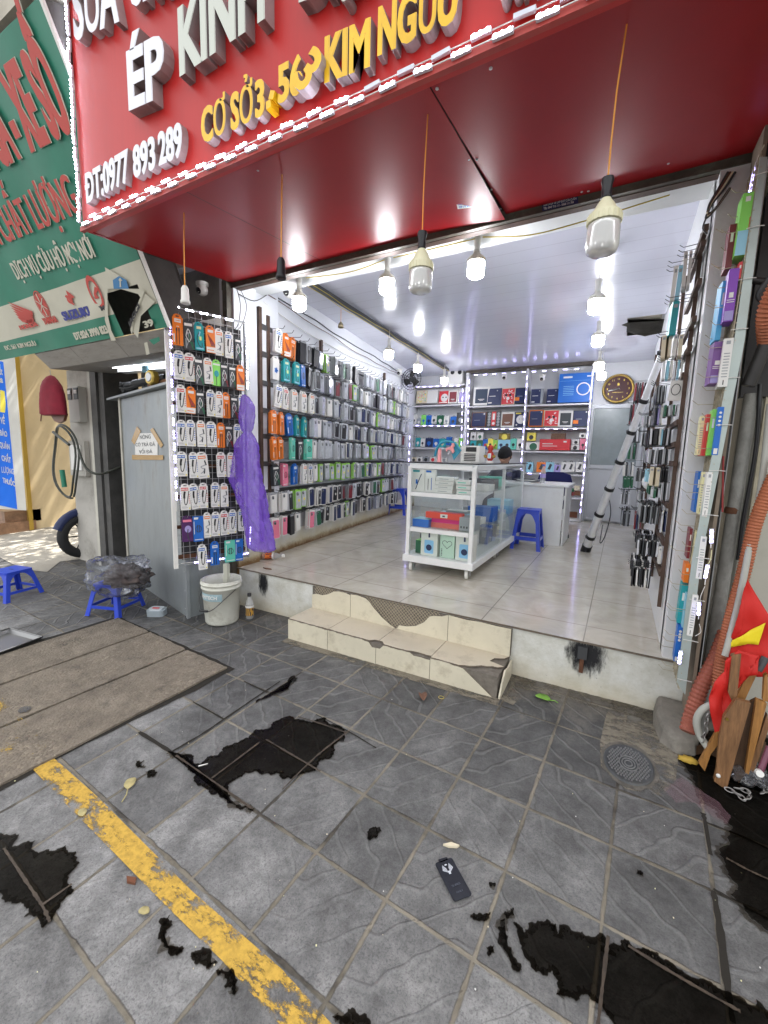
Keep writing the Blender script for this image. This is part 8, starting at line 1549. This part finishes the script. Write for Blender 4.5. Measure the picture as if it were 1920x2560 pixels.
p = PG(*bz_(1090, 1860)); blob('plastic_wrap', (p.x, p.y-.0, p.z+.05), (.06, .045, .04), cf, 'crumpled clear plastic wrap by the chain', 'plastic wrap', .6, 4, 6)
p = [PG(*q_, .005) for q_ in [(1660, 1975), (1705, 1945), (1750, 1975), (1800, 2010), (1828, 2045), (1815, 2062), (1770, 2035), (1740, 2010), (1690, 2010)]]; mb = MB(); P = jag(p, .1, 2); mb.poly([(q_.x, q_.y, gz(q_.x, q_.y)+.009) for q_ in P], M('thin_plastic_sheet', (.35, .2, .24), .15, alpha=.18)); mb.build('plastic_sheet', label='thin clear pinkish plastic sheet flat on the tiles', cat='plastic sheet')
# ================================================================== SMALL THINGS ON THE GROUND
mh = empty('manhole_cover', (.15, 2.105, gz(.15, 2.105)), label='small round cast iron manhole cover near the right corner', cat='manhole cover'); mh.rotation_euler = (GY, -GX, 0); ci = M('cast_iron', (.085, .09, .095), .55, .5, var=.25, vs=9, dirt=(.16, .14, .1), dirt_amt=.3)
ci2 = M('iron_pale_tops', (.2, .2, .2), .45, .4); mb = MB(); mb.lathe([(.125, -.01), (.125, .006), (.118, .01), (.112, .007), (.0, .007)], (0, 0, 0), ci, 40, cap=False); hexs = []  # bumps and rings get a paler iron tone than the plate
for i in range(-9, 10):
    for j in range(-10, 11):
        x = .0145*(i+.5*(j % 2)); y = .0126*j; r2_ = math.hypot(x, y)
        if .052 < r2_ < .104: mb.lathe([(.0055, .007), (.0045, .011)], (x, y, 0), ci2, 6, smooth=False)
for r2_ in (.018, .032, .046): mb.tube([(r2_*math.cos(a), r2_*math.sin(a), .008) for a in np.linspace(0, 6.2832, 30)], .003, ci2, 5, cap=False)
mb.build('cover', mh); mb = MB(); P = jag([Vector((.145*math.cos(a), .15*math.sin(a), 0)) for a in np.linspace(0, 6.0, 14)], .1, 2); mb.poly([(p.x, p.y, .0035) for p in P], dirtc); mb.build('rim', mh)
mh.scale = (.82, 1.05, 1)
c0, c1, c2, c3 = PG(1083, 2157), PG(1131, 2140), PG(1178, 2241), PG(1133, 2263); ctr_ = (c0+c1+c2+c3)/4; ux = ((c1-c0)+(c2-c3)).normalized(); uy = Vector((0, 0, 1)).cross(ux)
gw, gh = .068, .145; ph = empty('screen_guard', ctr_+Vector((0, 0, .005)), math.atan2(ux.y, ux.x), 'black phone screen protector lying on the grey tiles', 'screen protector'); mb = MB()
out = [(p[0], p[2], 0) for p in rr(-gw/2, gw/2, -gh/2, gh/2-.008, 0, .008, 4)]
mb.prism(out, (0, 0, .002), M('black_glass', (.006, .007, .012), .12, coat=1)); mb.prism([(p[0], p[2]+gh/2-.008, 0) for p in rr(-.016, .018, -.004, .008, 0, .004, 3)], (0, 0, .002), M('black_glass', (0, 0, 0))); mb.build('glass', ph)
ws = M('silver_print', (.5, .52, .56), .3); mb = MB()
for s_ in (-1, 1):
    for k in range(4): mb.poly([(s_*.004, .018+.004*k, .0027), (s_*(.02-.002*k), .03+.005*k, .0027), (s_*(.019-.002*k), .034+.005*k, .0027), (s_*.004, .021+.004*k, .0027)], ws)
mb.poly([(-.004, .012, .0027), (.004, .012, .0027), (.004, .024, .0027), (-.004, .024, .0027)], ws); mb.poly([(.005*math.cos(a), .046+.003*math.sin(a), .0027) for a in np.linspace(0, 6, 12)], ws); mb.build('emblem', ph)
text('SUPER', (-.016, -.03, .0024), (.016, -.03, .0024), (0, .007, 0), M('dim_print', (.08, .09, .12), .3), depth=.0004, off=0, parent=ph); text('ONLY', (-.012, -.052, .0024), (.012, -.052, .0024), (0, .005, 0), M('dim_print', (0, 0, 0)), depth=.0004, off=0, parent=ph)
def leaf(px, size, ang, m, lab, stem=None, curl=.35):
    p = PG(*px); mb = MB(); n = 8; V = []
    for i in range(n+1):
        t = i/n; w_ = size*.36*math.sin(math.pi*min(1, t*.92+.05))**.8*(1+.1*math.sin(9*t))
        for s_ in (-1, 0, 1): V.append((s_*w_, (t-.5)*size, .004+abs(s_)*curl*w_*.6+.12*size*curl*math.sin(3*t)))
    mb.add(V, [(3*i+k, 3*i+k+1, 3*i+k+4, 3*i+k+3) for i in range(n) for k in (0, 1)], m, True)
    if stem: mb.tube([(0, -size*.5, .004), (size*.1, -size*.5-stem*.5, .006), (0, -size*.5-stem, .003)], .002, m, 5)
    mb.build('fallen_leaf', loc=(p.x, p.y, p.z+.004), rot=(0, 0, ang), solid=.0008, label=lab, cat='leaf')
dl = M('dry_leaf', (.42, .36, .17), .7, var=.25, vs=30); bl_ = M('brown_leaf', (.16, .08, .05), .8, var=.3, vs=30); grl = M('green_leaf', (.2, .42, .06), .5, var=.2, vs=30)
leaf((326, 1962), .065, .75, dl, 'yellowish dry leaf with a long stem near the wet patch', .07); leaf((206, 2035), .045, 1.2, dl, 'small dry leaf lying on the yellow line'); leaf((360, 2283), .036, 1.9, dl, 'small tan dry leaf left of the yellow line'); leaf((1357, 1748), .085, 1.5, grl, 'bright green leaf near the shop curb', .04); leaf((1056, 1746), .07, .6, bl_, 'curled brown leaf before the steps', None, 1.2)
leaf((548, 1412), .12, 1.4, bl_, 'dark brown leaf on the floor edge by the pillar', None, .4) if False else None
p = PZ(668, 1423, F); mb = MB(); mb.prism([(-.05, 0, 0), (0, -.012, 0), (.05, .004, 0), (.03, .014, 0), (-.01, .01, 0)], (0, 0, .008), bl_); mb.build('dark_scrap', loc=(p.x, p.y, F+.002), label='dark scrap lying on the shop floor near the left corner', cat='scrap')
for px, m, lab in [((1720, 1905), M('peel_yellow', (.5, .33, .05), .6), 'crumpled yellow peel in the wet corner')]: p = PG(*px); blob('fruit_peel', (p.x, p.y, p.z+.012), (.035, .02, .01), m, lab, 'peel', .6, 3, 6)
p = PG(1103, 1745); mb = MB(); mb.tube([(p.x+.016*math.cos(a), p.y+.014*math.sin(a), p.z+.004) for a in np.linspace(0, 6.2832, 22)], .0016, M('rubber_band', (.55, .45, .12), .5), 5, cap=False); mb.build('rubber_band', label='thin yellow rubber band ring before the steps', cat='rubber band')
for px, ln, an, lab in [((508, 1915), .04, .9, 'white cigarette butt at the edge of large wet patch')]: p = PG(*px); mb = MB(); mb.tube([(-ln/2, 0, .004), (ln/2, 0, .004)], .004, p_white, 8); mb.build('cigarette_butt', loc=p, rot=(0, 0, an), label=lab, cat='cigarette butt')
p = PG(1128, 2118); mb = MB(); mb.prism([(-.03, 0, 0), (-.01, -.006, 0), (.02, -.004, 0), (.03, .004, 0), (.0, .012, 0)], (0, 0, .008), p_cream); mb.build('paper_scrap', loc=(p.x, p.y, p.z+.002), rot=(0, 0, .4), label='pale paper scrap above the black phone guard', cat='scrap')
p = PG(232, 2205); mb = MB(); mb.prism([(-.02, 0, 0), (0, -.01, 0), (.03, .0, 0), (.015, .014, 0)], (0, 0, .01), p_brown); mb.build('dark_scrap', loc=(PG(325, 2202).x, PG(325, 2202).y, p.z+.003), label='dark brown scrap just left of the yellow line', cat='scrap')
mb = MB()
for k in range(70):
    px_, py_ = random.uniform(20, 1900), random.uniform(1640, 2540); p = PG(px_, py_)
    if p.y > 2.2: continue
    s_ = random.uniform(.001, .003); a = random.uniform(0, 6.28); mb.prism([(p.x+s_*math.cos(a+t)*random.uniform(.6, 1.2), p.y+s_*math.sin(a+t), p.z+.003) for t in (0, 1.5, 3, 4.6)], (0, 0, .002), random.choice([p_white, p_cream, concrete, p_pal]))
mb.build('grit', label='tiny pale grit and scraps scattered over the pavement', cat='grit', kind='stuff')
# a street tree in the yard behind the stall: its crown breaks the sun into the patches of light on the yard
tr_ = empty('yard_tree', (-7.6, 5.6, .2), label='leafy tree rising behind the neighbouring stall', cat='tree'); bark = M('bark', (.12, .09, .065), .9, var=.3, bump=.6, bs=20); lf_ = M('leaf_green', (.06, .11, .03), .6, var=.4, vs=3)
mb = MB(); mb.tube(bez([(0, 0, 0), (.1, -.1, 1.5), (0, .1, 3), (.15, 0, 4.4)], 5), [.2-.006*i for i in range(16)], bark, 10); 
for k in range(7): a = k*.9; mb.tube(bez([(.05, 0, 2.9+.2*k), (math.cos(a)*.8, math.sin(a)*.8, 4+.25*k), (math.cos(a)*1.9, math.sin(a)*1.9, 4.9+.25*k)], 4), [.07-.005*i for i in range(9)], bark, 6)
mb.build('trunk', tr_); mb = MB()
for k in range(4300):
    c = random.choice(range(16)); cx, cy, cz = 2.3*math.cos(c*2.4)*((c/16)**.5), 2.3*math.sin(c*2.4)*((c/16)**.5), 5.2+.9*math.sin(c*1.7); q_ = Vector((random.gauss(cx, .42), random.gauss(cy, .42), random.gauss(cz, .34))); u = Vector((random.uniform(-1, 1), random.uniform(-1, 1), random.uniform(-.5, .5))).normalized()*.1; v = u.orthogonal().normalized()*.06; mb.add([q_-u, q_+v, q_+u, q_-v], [(0, 1, 2, 3)], lf_)
mb.build('crown', tr_)
